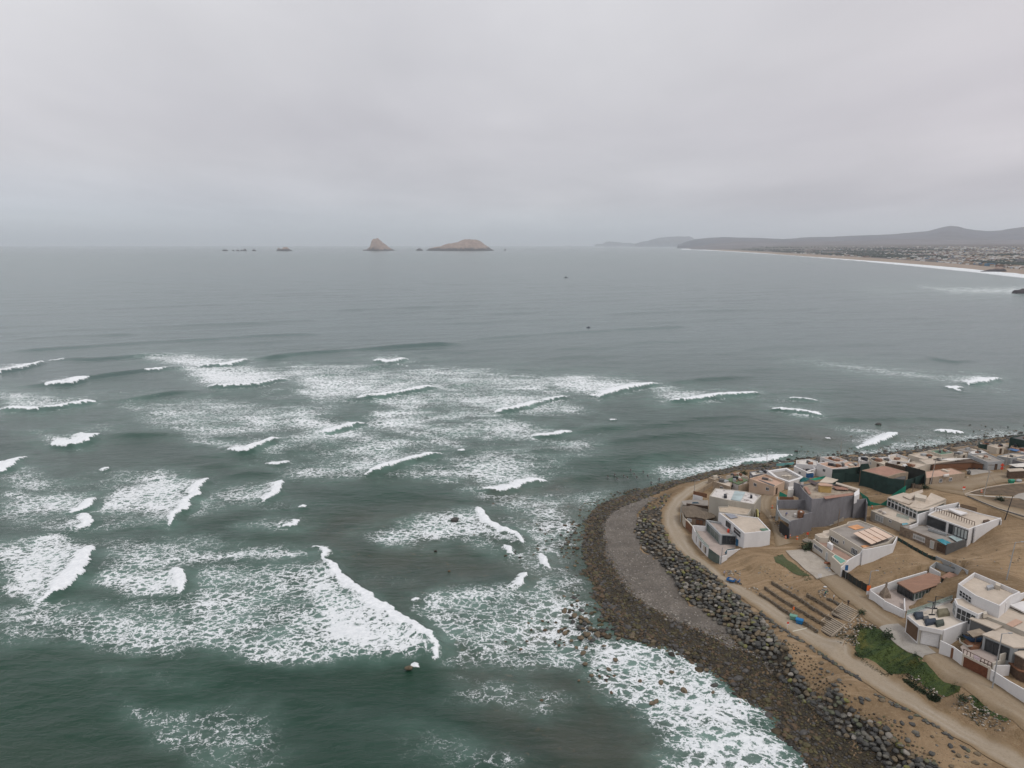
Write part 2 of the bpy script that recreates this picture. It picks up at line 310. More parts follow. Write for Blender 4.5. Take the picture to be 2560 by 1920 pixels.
# ================================================================== THE SEA
def crest(pts, A, wf, wb, foam=1.0, fb=3.0, tail=.0): return dict(p=[P(q)[:2] for q in D(*pts)], A=A, wf=wf, wb=wb, f=foam, fb=fb)
CRESTS = [crest(*c) for c in [
 ((0,806, 60,796, 97,784), 2.4, 3, 8, 1, 12), ((97,784, 143,777, 200,779, 300,771, 400,764), 2.2, 4, 12, 0), ((100,782, 143,777), 1, 3, 5, .8, 4),
 ((315,804, 345,802, 362,796), 1.8, 3, 8, 1, 6), ((30,836, 100,832, 200,817, 315,803, 400,796, 450,790), 2.2, 4, 10, 0), ((97,833, 150,833, 192,819), 2.2, 3, 8, 1, 9),
 ((0,886, 60,889, 110,885, 160,876, 207,868), 2.2, 3, 8, 1, 7), ((207,868, 280,865, 380,850, 450,845), 1.8, 4, 9, 0),
 ((430,793, 500,792, 537,779), 2.4, 3, 8, 1, 12), ((537,779, 640,767, 760,757, 880,748, 1000,742), 2.3, 5, 13, 0),
 ((0,762, 150,752, 300,742, 420,736, 560,726, 700,722), 1.6, 6, 16, 0), ((0,735, 120,728, 300,722), 1.3, 7, 16, 0), ((300,707, 500,700, 700,690), 1.2, 8, 18, 0),
 ((1000,735, 1180,722, 1350,712, 1500,705), 1.3, 7, 18, 0), ((700,672, 900,664, 1150,655), 1.1, 9, 20, 0), ((200,668, 420,660), 1.1, 9, 20, 0), ((1300,680, 1500,672, 1800,668), 1.1, 9, 20, 0),
 ((450,838, 510,839, 560,835, 617,820), 2.2, 3, 8, 1, 7), ((617,820, 700,812, 790,806), 1.4, 4, 8, 0), ((770,861, 830,859, 880,850, 937,837), 2.2, 3, 8, 1, 9), ((937,837, 1010,830, 1060,822), 1.2, 4, 9, 0),
 ((690,870, 770,863, 830,860), 1.4, 3, 8, 0), ((806,780, 842,787, 880,777), 2.3, 3, 8, 1, 11), ((770,800, 830,790, 880,788), 1.6, 4, 9, 0), ((880,777, 960,770), 1.6, 4, 9, 0),
 ((1075,893, 1105,889, 1140,881, 1170,870), 2.0, 3, 7, 1, 6), ((1170,868, 1228,859), 1.4, 3, 6, .9, 3), ((1278,855, 1300,859, 1345,844, 1420,831), 2.0, 3, 7, 1, 9), ((1420,831, 1540,818, 1640,812), 1.4, 5, 10, 0),
 ((1450,868, 1500,866, 1560,857, 1643,852), 1.8, 3, 7, 1, 5), ((1643,852, 1700,849), 1.3, 4, 8, 0), ((1668,884, 1720,890, 1775,900), 1.4, 3, 6, 1, 4), ((1700,862, 1766,866), 1.0, 3, 6, .8, 3),
 ((2090,831, 2120,829, 2160,820), 2.0, 3, 7, 1, 9), ((2045,838, 2062,843, 2080,838), 1.5, 3, 6, 1, 6), ((1990,770, 2060,782, 2130,778), 1.6, 4, 9, 0), ((1320,909, 1331,907), 1.0, 2, 4, 1, 3),
 ((695,935, 715,936, 740,930, 786,914), 2.1, 2.5, 6, 1, 8), ((786,914, 850,912, 900,915), 2.2, 3, 8, 0), ((600,918, 640,905, 700,912), 1.8, 3, 7, 0), ((495,976, 520,981, 545,977, 605,950), 2.0, 2.5, 6, 1, 6), ((605,950, 640,945, 690,938), 1.5, 3, 7, 0),
 ((110,962, 160,963, 190,955, 216,941), 2.0, 2.5, 6, 1, 8), ((216,941, 300,940, 400,937), 1.9, 3, 8, 0), ((0,1023, 20,1014, 52,990), 1.8, 2.5, 6, 1, 6), ((52,990, 80,975, 110,965), 1.8, 3, 7, 0),
 ((222,1020, 237,1012), 1.0, 2, 4, 1, 3), ((237,1012, 290,1004), 1.4, 3, 6, 0), ((190,1052, 240,1038, 290,1018), 1.0, 3, 6, 0), ((400,1012, 480,1004, 560,1000), 1.2, 3, 7, 0), ((576,1003, 600,1006, 623,998), 1.3, 2, 5, 1, 3), ((985,975, 1004,977), 1.0, 2, 4, 1, 3),
 ((790,1028, 820,1021, 880,1001, 950,983), 2.0, 2.5, 6, 1, 3.5), ((950,983, 1010,975, 1060,968), 1.8, 3, 7, 0), ((1100,977, 1160,975, 1220,968), 1.6, 4, 9, 0), ((1150,943, 1180,945, 1239,933), 1.3, 3, 6, 1, 3.5), ((1239,933, 1300,925, 1400,915), 1.2, 4, 8, 0),
 ((1250,960, 1400,945, 1550,930), .9, 4, 9, 0), ((1300,1000, 1400,985, 1500,968), .9, 4, 9, 0), ((1350,925, 1500,905, 1650,895), .9, 5, 10, 0), ((1750,905, 1900,905, 2100,905), .9, 5, 10, 0),
 ((1045,1058, 1080,1062, 1115,1055, 1140,1043, 1180,1040), 1.3, 2, 5, 1, 4), ((1180,1040, 1260,1030, 1340,1020), 1.0, 3, 6, 0),
 ((368,1136, 385,1112, 402,1106, 405,1085, 425,1075, 432,1050, 447,1034), 1.3, 2, 5, 1, 2.4), ((447,1034, 520,1025, 620,1018), 1.2, 3, 7, 0), ((150,1110, 190,1102, 204,1078), 1.2, 2, 5, 1, 3), ((160,1148, 185,1142, 196,1130, 185,1112), 1.2, 2, 5, 1, 3),
 ((570,1086, 600,1065, 608,1038), 1.2, 2, 5, 1, 2.5), ((610,1140, 640,1137, 646,1125), 1.0, 2, 4, 1, 2), ((645,1100, 665,1097), 1.0, 2, 4, 1, 3), ((760,1145, 850,1130, 930,1110), .9, 3, 7, 0), ((960,1095, 1000,1080, 1050,1075), .8, 3, 6, 0),
 ((93,1302, 130,1282, 170,1240, 185,1215, 198,1180), 1.5, 2, 6, 1, 3), ((0,1400, 20,1370, 50,1335, 90,1310), 2.0, 3, 7, 0), ((380,1285, 395,1275, 393,1245, 384,1228), 1.2, 1.5, 4, 1, 2.2),
 ((676,1184, 690,1186, 704,1198, 697,1212), 1.0, 1.5, 4, 1, 1.6), ((945,1417, 947,1398, 930,1380, 900,1360, 868,1345, 840,1322, 812,1312, 790,1292, 762,1272, 748,1255, 725,1232, 700,1214), 1.5, 1.8, 8, 1, 2.0),
 ((700,1408, 800,1418, 880,1415, 945,1417), 1.6, 3, 8, 0), ((1130,1173, 1110,1155, 1080,1145, 1050,1125, 1035,1098), 1.1, 1.5, 4, 1, 2), ((1105,1277, 1120,1272, 1134,1247), 1.1, 1.5, 3, 1, 2), ((1190,1232, 1182,1215, 1172,1198), 1.0, 1.5, 3, 1, 1.6),
 ((1112,1197, 1104,1186, 1088,1178), 1.0, 1.5, 3, 1, 1.4), ((888,1304, 903,1297), .8, 1.5, 3, 1, 1.4), ((886,1438, 895,1436, 903,1438), .4, 1.2, 2, 1, .7), ((1855,968, 1878,966, 1905,955, 1941,937), 1.5, 2, 5, 1, 4), ((1780,946, 1790,948), .8, 2, 4, 1, 3), ((2020,932, 2085,935), 1.0, 2, 5, 1, 3),
 ((1600,1000, 1660,995, 1712,984), 1.0, 2, 5, .9, 3), ((2000,905, 2100,912), .8, 3, 7, 0)]]
PATCH = [((0,843, 60,850, 130,860, 205,868, 100,889, 0,889), .62), ((315,770, 400,768, 480,775, 537,778, 500,794, 430,796, 350,782), .82), ((385,790, 520,793, 600,800, 640,812, 617,822, 560,838, 450,840, 410,815), .74),
 ((620,800, 760,812, 850,820, 937,837, 860,860, 780,863, 680,870, 640,845), .60), ((640,783, 900,796, 1100,800, 1230,857, 1000,850, 900,850, 650,835), .45), ((800,776, 850,780, 880,778, 830,787), .6),
 ((890,865, 1000,840, 1150,848, 1228,858, 1170,872, 1100,892, 1050,892, 950,878), .55), ((1165,815, 1250,810, 1350,820, 1420,830, 1350,846, 1290,860, 1200,842), .72), ((1390,830, 1480,840, 1560,848, 1645,852, 1520,868, 1440,870), .62),
 ((1620,858, 1700,860, 1768,866, 1700,872), .42), ((1670,878, 1740,885, 1775,901, 1720,898), .6), ((1710,778, 1850,786, 2000,800, 2100,822, 2020,826, 1850,806), .45), ((2030,812, 2120,808, 2162,818, 2120,831, 2050,825), .6), ((2160,820, 2212,840, 2212,870, 2100,840), .25), ((1640,850, 1700,830, 1770,835, 1775,845, 1700,850), .24),
 ((608,895, 650,885, 700,903, 786,915, 720,938, 650,928), .64), ((650,868, 680,875, 700,905, 640,900), .5), ((395,940, 480,950, 560,958, 605,950, 540,982, 470,970), .58), ((540,925, 640,935, 600,945, 545,940), .4), ((80,938, 140,945, 215,940, 160,963, 110,962), .62), ((150,925, 240,912, 250,930, 190,938), .42),
 ((0,1008, 50,990, 90,1020, 140,1045, 80,1065, 0,1062), .45), ((730,990, 840,985, 950,983, 820,1026, 760,1012), .56), ((540,1010, 700,1005, 800,1030, 700,1037), .42), ((620,950, 760,960, 760,1000, 620,990), .28),
 ((990,915, 1100,895, 1180,922, 1240,934, 1150,952, 1050,950), .56), ((770,918, 900,915, 1010,950, 1005,978, 880,952), .50), ((940,985, 1080,980, 1150,1000, 1180,1040, 1110,1062, 1030,1050), .52), ((940,1035, 1100,1060, 1240,1065, 1230,1120, 1150,1120, 1000,1060), .45),
 ((1200,930, 1300,950, 1300,965, 1220,958), .25), ((260,870, 450,855, 620,875, 650,930, 430,955, 300,915), .45), ((60,850, 200,838, 350,845, 380,862, 200,862), .22), ((900,790, 1070,800, 1060,815, 900,806), .40), ((840,845, 1000,845, 1080,900, 950,880), .40), ((1020,850, 1200,890, 1240,900, 1100,895), .40),
 ((230,1065, 340,1015, 447,1034, 425,1072, 402,1106, 368,1136, 300,1115, 200,1105), .66), ((0,1060, 200,1065, 204,1102, 130,1112, 0,1120), .60), ((85,1140, 190,1112, 196,1132, 150,1150), .64), ((420,1070, 520,1050, 608,1038, 600,1066, 560,1088, 450,1086), .57),
 ((480,1085, 600,1085, 665,1095, 600,1100), .40), ((530,1137, 590,1128, 646,1125, 640,1141, 590,1143), .55), ((0,1175, 120,1155, 198,1180, 172,1245, 93,1303, 50,1290, 0,1262), .74), ((200,1230, 384,1228, 396,1275, 340,1290, 240,1280, 180,1262), .62),
 ((200,1180, 370,1170, 400,1235, 230,1240), .46), ((360,1160, 480,1155, 520,1180, 400,1190), .42), ((370,1185, 560,1185, 680,1183, 706,1200, 600,1212, 450,1218, 380,1208), .60), ((420,1225, 700,1214, 812,1312, 900,1360, 947,1400, 945,1418, 870,1414, 760,1424, 650,1434, 480,1420, 350,1390, 380,1290), .48),
 ((690,1212, 748,1255, 812,1312, 900,1360, 947,1400, 945,1418, 870,1414, 780,1420, 700,1380, 640,1290), .72), ((0,1310, 150,1300, 400,1290, 480,1400, 400,1425, 250,1410, 100,1385, 0,1395), .45), ((130,1310, 300,1300, 300,1340, 150,1340), .25),
 ((780,1160, 900,1112, 1037,1095, 1133,1172, 1000,1162, 930,1175, 830,1178), .56), ((1000,1160, 1080,1175, 1110,1197, 1020,1190), .45), ((1130,1200, 1185,1200, 1195,1260, 1150,1240), .42), ((890,1305, 1050,1290, 1150,1265, 1215,1275, 1250,1345, 1290,1380, 1240,1430, 1140,1455, 1010,1425, 930,1350), .43),
 ((1150,1270, 1225,1280, 1270,1370, 1180,1380), .5), ((700,1260, 830,1240, 900,1250, 820,1275), .22), ((1250,1372, 1400,1385, 1510,1428, 1610,1505, 1700,1592, 1760,1659, 1830,1750, 1500,1750, 1420,1600, 1290,1470), .60), ((1420,1390, 1520,1430, 1640,1530, 1720,1640, 1640,1650, 1500,1540), .68),
 ((1130,1080, 1240,1075, 1240,1160, 1210,1260, 1150,1200), .45), ((1230,1060, 1320,1065, 1300,1085, 1240,1110), .45), ((1420,1005, 1530,995, 1640,975, 1712,983, 1700,1000, 1600,1014, 1500,1036, 1430,1038), .58), ((1570,970, 1680,975, 1700,990, 1620,985), .5),
 ((1800,925, 1900,928, 1941,937, 1900,956, 1860,969, 1885,945), .52), ((1960,920, 2085,930, 2080,940, 1990,935), .4), ((1850,965, 1960,945, 2212,925, 2212,945, 1950,985, 1850,990), .45), ((1720,980, 1860,975, 1850,992, 1730,992), .45),
 ((240,1500, 400,1530, 560,1500, 660,1659, 480,1680, 330,1600), .295), ((720,1530, 900,1555, 1100,1640, 1060,1680, 850,1659), .295), ((120,1440, 420,1430, 400,1480, 150,1470), .26), ((980,1440, 1250,1500, 1200,1550, 1000,1520), .28),
 ((1990,620, 2100,622, 2300,617, 2300,636, 2180,636, 2060,632), .66), ((1880,627, 2050,624, 2060,630, 1900,630), .40), ((2040,598, 2300,600, 2300,612, 2100,606), .42),
 ((620,785, 900,780, 1180,800, 1300,900, 1300,990, 1180,1050, 900,1040, 640,1035, 480,960, 540,860), .47), ((0,1000, 300,1010, 480,1060, 640,1090, 500,1120, 200,1150, 0,1150), .38), ((1050,1050, 1240,1050, 1260,1300, 1120,1290, 1080,1180), .44), ((180,1160, 420,1170, 420,1260, 200,1260), .44), ((880,1290, 1000,1260, 1240,1270, 1300,1380, 1240,1450, 950,1430), .46)]
WIDE = {(240, 1500), (720, 1530), (120, 1440), (980, 1440), (620, 785), (0, 1000), (1050, 1050), (180, 1160)}
SHAL = [((620,1130, 760,1100, 1050,1075, 1120,1050, 1300,1040, 1420,1040, 1500,1100, 1500,1500, 1000,1480, 860,1300, 760,1250), .42), ((1020,1450, 1330,1400, 1500,1450, 1800,1800, 1100,1800), .5), ((1700,930, 2300,900, 2300,960, 1800,1010), .55), ((1000,1040, 1240,1040, 1260,1130, 1130,1130), .6), ((1080,1050, 1260,1050, 1270,1400, 1050,1400, 1120,1250), .85)]

aa = np.concatenate([np.linspace(R(47), R(1.2), 960), np.geomspace(R(1.19), R(.035), 60)]); NC = 1050
az = np.linspace(R(-58), R(58), NC)
AZ, AA = np.meshgrid(az, aa); RR = CAMH / np.tan(AA)
WX = RR * np.sin(AZ); WY = RR * np.cos(AZ); shp = WX.shape
wx, wy = WX.ravel(), WY.ravel()
ppx, ppy = proj(wx, wy, 0.0); dx_ = ppx * 2212 / 2560; dy_ = ppy * 2212 / 2560
dx_ = np.where(wy > 20, dx_, -9999)
rr = RR.ravel(); near = np.clip((2600 - rr) / 1800, 0, 1)
# mild ragged warp of the traced outlines, in metres on the water
wn1 = fbm(wx / 9, wy / 9, 4); wn2 = fbm(wx / 9 + 50, wy / 9 + 9, 4); wn3 = fbm(wx / 2.2 + 3, wy / 2.2 + 70, 3)
mpx = F_PX / np.maximum(rr, 30) * 2212 / 2560       # picture pixels per metre there
qx = dx_ + (wn1 * 5 + wn3 * 1.2) * mpx; qy = dy_ + (wn2 * 5 + wn3 * 1.2) * mpx * .3
def inside(poly, x, y):
    c = np.zeros(len(x), bool); n = len(poly); j = n - 1
    for i in range(n):
        xi, yi = poly[i]; xj, yj = poly[j]
        if yi != yj: c ^= ((yi > y) != (yj > y)) & (x < (xj - xi) * (y - yi) / (yj - yi) + xi)
        j = i
    return c
def segdist(poly, x, y, closed=True):
    best = np.full(len(x), 1e9); side = np.ones(len(x)); n = len(poly)
    for i in range(n if closed else n - 1):
        ax, ay = poly[i]; bx, by = poly[(i + 1) % n]; vx, vy = bx - ax, by - ay; L = vx * vx + vy * vy + 1e-9
        t = np.clip(((x - ax) * vx + (y - ay) * vy) / L, 0, 1); ex = x - ax - t * vx; ey = y - ay - t * vy
        d = ex * ex + ey * ey; m = d < best; best = np.where(m, d, best); side = np.where(m, np.sign(vy * ex - vx * ey), side)
    return np.sqrt(best), side
def paint(lst, soft=9.0, grow=1.0):
    out = np.zeros(len(wx))
    for pts, dn in lst:
        poly = [(pts[i], pts[i + 1]) for i in range(0, len(pts), 2)]
        a = np.array(poly); pad = 40 + soft
        sel = np.where((dx_ > a[:, 0].min() - pad) & (dx_ < a[:, 0].max() + pad) & (dy_ > a[:, 1].min() - pad) & (dy_ < a[:, 1].max() + pad))[0]
        if not len(sel): continue
        asp = 2.6                                    # rows are foreshortened: measure nearness to the edge with rows stretched back
        pl = [(px, py * asp) for px, py in poly]
        ins = inside(pl, qx[sel], qy[sel] * asp); d, _ = segdist(pl, qx[sel], qy[sel] * asp)
        s = np.where(ins, d, -d) / soft * .5 + .5
        s = np.clip(s, 0, 1); s = s * s * (3 - 2 * s)
        if (pts[0], pts[1]) in WIDE: s = s * np.clip(.75 + 1.1 * fbm(wx[sel] / 30 + 7, wy[sel] / 24, 4), .2, 1.15)
        out[sel] = np.maximum(out[sel], s * dn)
    return out
foam = paint(PATCH, 52.0)
foam *= 1 + .34 * fbm(wx / 12, wy / 7, 4)
veil = paint([(p, min(1, d * 1.6)) for p, d in PATCH if d > .2], 90.0)
shal = paint(SHAL, 70.0)
foam[(dy_ < 612)] = 0
# surf along the long far beach
for (x0, y0, h0), (x1, y1, h1) in zip(*(lambda L: (L[:-1], L[1:]))([(1472,537,2.0), (1560,541,1.6), (1700,549.5,2.0), (1850,560,3.5), (1950,568,5), (2100,581,7), (2212,592,9), (2400,610,12), (2700,640,16)])):
    m = (dx_ >= x0) & (dx_ < x1); t = (dx_ - x0) / (x1 - x0); c = y0 + (y1 - y0) * t; h = h0 + (h1 - h0) * t
    s = 1 - np.abs(dy_ - (c + h * .35) ) / (h * .85); q = np.clip(s * 2.2, 0, 1) * .8
    foam = np.where(m & (s > 0), np.maximum(foam, q), foam)
# heights: ground swell, chop, and the traced breakers
sw = np.zeros(len(wx)); mod = .65 + .6 * fbm(wx / 120, wy / 120, 2)
for k, (ang, lam, a) in enumerate([(23, 78, .42), (17, 54, .30), (31, 39, .20), (9, 27, .13), (40, 19, .09)]):
    c_, s_ = math.cos(R(ang)), math.sin(R(ang)); ph = (-s_ * wx + c_ * wy) / lam * 2 * math.pi
    sw += a * np.sin(ph + 2.6 * fbm(wx / 90 + k, wy / 90, 2) + k) * mod
lod = np.clip(2600 / np.maximum(rr, 1) - .6, 0, 1)
sw = sw * lod + (.10 * fbm(wx / 3.2, wy / 2.0, 3) + .16 * fbm(wx / 9, wy / 5, 2)) * np.clip(700 / rr - .7, 0, 1)
dep = np.clip(-np.where((wx > X0) & (wx < X1) & (wy > Y0) & (wy < Y1), H(wx, wy), -5), 0, 3) / 3
sw *= np.clip(dep * 1.3, 0.05, 1)
cov = np.zeros(len(wx)); lipm = np.zeros(len(wx))
for c in CRESTS:
    p = np.array(c['p']); pad = 34
    sel = np.where((wx > p[:, 0].min() - pad) & (wx < p[:, 0].max() + pad) & (wy > p[:, 1].min() - pad) & (wy < p[:, 1].max() + pad))[0]
    if not len(sel): continue
    pp = [tuple(q) for q in resample(c['p'], 3 * len(p))]
    x = wx[sel] + wn1[sel] * 1.4; y = wy[sel] + wn2[sel] * 1.4
    d, side = segdist(pp, x, y, False)
    a, b = np.array(pp[0]), np.array(pp[-1]); Ln = np.hypot(*(b - a)); ax_ = (b - a) / Ln
    u_ = ((x - a[0]) * ax_[0] + (y - a[1]) * ax_[1]) / Ln
    end = np.clip(np.minimum(u_, 1 - u_) * Ln / (7 if c['f'] else 22) + (.35 if c['f'] else .05), 0, 1)
    s = np.where(side > 0, d, -d)                    # + is in front of the breaker
    prof = np.where(s > 0, np.exp(-(s / c['wf']) ** 2), np.exp(-(s / c['wb']) ** 2)) * end * c['A'] * np.clip(.25 + .75 * dep[sel] * 1.5, 0, 1)
    cov[sel] = np.maximum(cov[sel], prof)
    if c['f'] > 0:
        lim = .9 + 1.0 * wn3[sel]; e2 = (u_ > -.01) & (u_ < 1.01)
        w = c['fb'] * .85 * min(1, Ln / 25 + .25) * (1.0 + .6 * wn2[sel]) * np.clip(np.minimum(u_ * 4, (1 - u_) * 7), .12, 1)
        ff = np.where(s > lim * np.clip(w / 2.0, .2, 1), 0, np.clip(1.0 - np.clip((-s - w) / (w * 1.3 + 1.0), 0, 1), 0, 1)) * e2
        sm = min(1, Ln / 30)
        foam[sel] = np.maximum(foam[sel], ff * c['f'])
        foam[sel] = np.maximum(foam[sel], np.where((s < 0) & e2, .82 * np.exp(s / (c['fb'] * 2.6 * sm)) * np.clip(u_ * 3 + .2, 0, 1) * np.clip((1 - u_) * 5, 0, 1), 0))
        cut = (s > lim) & (s < lim + 3.0) & e2 & (foam[sel] < .95)   # dark trough right before the lip
        foam[sel] = np.where(cut, foam[sel] * .25, foam[sel])
        lipm[sel] = np.maximum(lipm[sel], ff)
wz = sw + cov + np.clip(foam, 0, 1) * .22 * np.clip(wn3 + .5, 0, 1) * near + lipm * .28 * (wn3 + .3) * near
sea = mesh_obj('water', np.stack([wx, wy, wz], -1), gridfaces(*shp)[:, ::-1], None, smooth=True)
for nm, arr in (('foam', foam), ('veil', veil), ('shal', shal)):
    at = sea.data.attributes.new(nm, 'FLOAT', 'POINT'); at.data.foreach_set('value', np.clip(arr, 0, 1).astype(np.float32))
def sea_mat():
    m = bpy.data.materials.new('sea_water'); m.use_nodes = True; g = NT(m.node_tree); b = g.n['Principled BSDF']
    co = g.new('ShaderNodeNewGeometry').outputs['Position']
    A = lambda n: g.new('ShaderNodeAttribute', attribute_name=n).outputs['Fac']
    foam, veil, shal = A('foam'), A('veil'), A('shal')
    flat = g.scale(co, (1, 1, 0))
    warp = g.new('ShaderNodeTexNoise', {'Vector': flat, 'Scale': .35, 'Detail': 4}).outputs[1]
    wv = g.new('ShaderNodeVectorMath', {0: warp, 1: (.5, .5, .5)}, operation='SUBTRACT').outputs[0]
    wv = g.new('ShaderNodeVectorMath', {0: wv, 3: 4.2}, operation='SCALE').outputs[0]
    w2 = g.new('ShaderNodeTexNoise', {'Vector': flat, 'Scale': 1.6, 'Detail': 3}).outputs[1]
    w2 = g.new('ShaderNodeVectorMath', {0: g.new('ShaderNodeVectorMath', {0: w2, 1: (.5, .5, .5)}, operation='SUBTRACT').outputs[0], 3: 1.3}, operation='SCALE').outputs[0]
    cw = g.new('ShaderNodeVectorMath', {0: g.new('ShaderNodeVectorMath', {0: flat, 1: wv}).outputs[0], 1: w2}).outputs[0]
    cw = g.new('ShaderNodeMapping', {'Vector': cw, 'Rotation': (0, 0, R(-20)), 'Scale': (.62, 1.0, 1)}).outputs[0]
    e1 = g.new('ShaderNodeTexVoronoi', {'Vector': cw, 'Scale': .50}, feature='DISTANCE_TO_EDGE').outputs['Distance']
    e2 = g.new('ShaderNodeTexVoronoi', {'Vector': cw, 'Scale': 1.35}, feature='DISTANCE_TO_EDGE').outputs['Distance']
    n1 = g.noise(flat, .22, 5, .65); n2 = g.noise(cw, 2.2, 4, .7)
    # lacy height: 1 on cell walls, 0 in the middle of the cells
    l1 = g.ramp(e1, 0, .30, 1, 0, False); l2 = g.ramp(e2, 0, .34, 1, 0, False)
    p = g.math('ADD', g.math('MULTIPLY', l1, .42), g.math('MULTIPLY', l2, .26))
    p = g.math('ADD', p, g.math('MULTIPLY', n1, .30)); p = g.math('ADD', p, g.math('MULTIPLY', g.math('SUBTRACT', n2, .5), .42))
    th = g.math('ADD', g.math('SUBTRACT', .985, g.math('MULTIPLY', foam, .86)), g.math('MULTIPLY', g.math('SUBTRACT', g.noise(g.new('ShaderNodeMapping', {'Vector': flat, 'Rotation': (0, 0, R(-20)), 'Scale': (.3, 1, 1)}).outputs[0], .16, 4, .65), .5), .45))
    f = g.math('ADD', g.math('MULTIPLY', g.ramp(g.math('SUBTRACT', p, th), -.02, .13), .60), g.math('MULTIPLY', g.ramp(g.math('SUBTRACT', p, th), -.20, .30), .34))
    f = g.math('MULTIPLY', f, g.ramp(foam, .02, .12)); f = g.math('MAXIMUM', f, g.ramp(foam, .82, .96))
    # water body
    big = g.noise(g.scale(flat, (.6, 1, 1)), .012, 4, .6, .5); big2 = g.noise(g.new('ShaderNodeMapping', {'Vector': flat, 'Rotation': (0, 0, R(-18)), 'Scale': (.25, 1, 1)}).outputs[0], .05, 5, .6)
    deepc = g.mix(g.ramp(big, .35, .65), (.003, .036, .019), (.009, .034, .022))
    deepc = g.mix(g.ramp(big2, .4, .7, 0, .6), deepc, (.020, .042, .027))
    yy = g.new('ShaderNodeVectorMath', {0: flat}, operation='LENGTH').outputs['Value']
    deepc = g.mix(g.ramp(yy, 175, 800, 0, .9), deepc, (.056, .100, .098))  # base colour lightened with distance, standing in for reflected sky
    # stones seen through the shallows
    vs = g.new('ShaderNodeTexVoronoi', {'Vector': cw, 'Scale': .75}, feature='F1'); st = g.ramp(vs.outputs['Distance'], .18, .42, 1, 0)
    pick = g.ramp(g.new('ShaderNodeSeparateColor', {0: vs.outputs['Color']}).outputs[0], .45, .8)
    st = g.math('MULTIPLY', g.math('MULTIPLY', st, pick), g.ramp(g.noise(flat, .09, 4), .4, .62))
    bed = g.mix(g.ramp(g.noise(flat, .05, 5, .7), .35, .65), (.024, .034, .026), (.066, .060, .047))
    bed = g.mix(g.math('MULTIPLY', st, .75), bed, (.165, .105, .068))
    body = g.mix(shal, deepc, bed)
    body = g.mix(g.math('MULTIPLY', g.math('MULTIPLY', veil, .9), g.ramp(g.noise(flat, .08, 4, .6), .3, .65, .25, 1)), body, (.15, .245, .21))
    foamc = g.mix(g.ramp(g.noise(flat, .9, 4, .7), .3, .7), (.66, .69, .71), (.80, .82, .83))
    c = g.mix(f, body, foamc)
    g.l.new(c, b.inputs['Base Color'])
    g.l.new(g.ramp(f, 0, 1, .2, .85), b.inputs['Roughness']); b.inputs['IOR'].default_value = 1.33
    g.l.new(g.ramp(f, 0, 1, .5, .1), b.inputs['Specular IOR Level'])
    w_a = g.noise(g.new('ShaderNodeMapping', {'Vector': flat, 'Rotation': (0, 0, R(-15)), 'Scale': (.45, 1, 1)}).outputs[0], .55, 6, .62, .4)
    w_b = g.noise(g.new('ShaderNodeMapping', {'Vector': flat, 'Rotation': (0, 0, R(-25)), 'Scale': (.35, 1, 1)}).outputs[0], .11, 5, .6, .4)
    w_c = g.noise(g.new('ShaderNodeMapping', {'Vector': flat, 'Rotation': (0, 0, R(-12)), 'Scale': (.22, 1, 1)}).outputs[0], .025, 4, .6, .4)
    h = g.math('ADD', g.math('MULTIPLY', w_a, 1.5), g.math('MULTIPLY', w_b, 3.8)); h = g.math('ADD', h, g.math('MULTIPLY', w_c, 9.0)); h = g.math('ADD', h, g.math('MULTIPLY', f, g.math('ADD', .4, g.math('MULTIPLY', n2, 1.3))))
    g.l.new(g.new('ShaderNodeBump', {'Strength': g.ramp(yy, 130, 700, .34, .115), 'Distance': 1.0, 'Height': h}).outputs[0], b.inputs['Normal'])
    return m
sea.data.materials.append(sea_mat()); tag(sea, kind='structure')
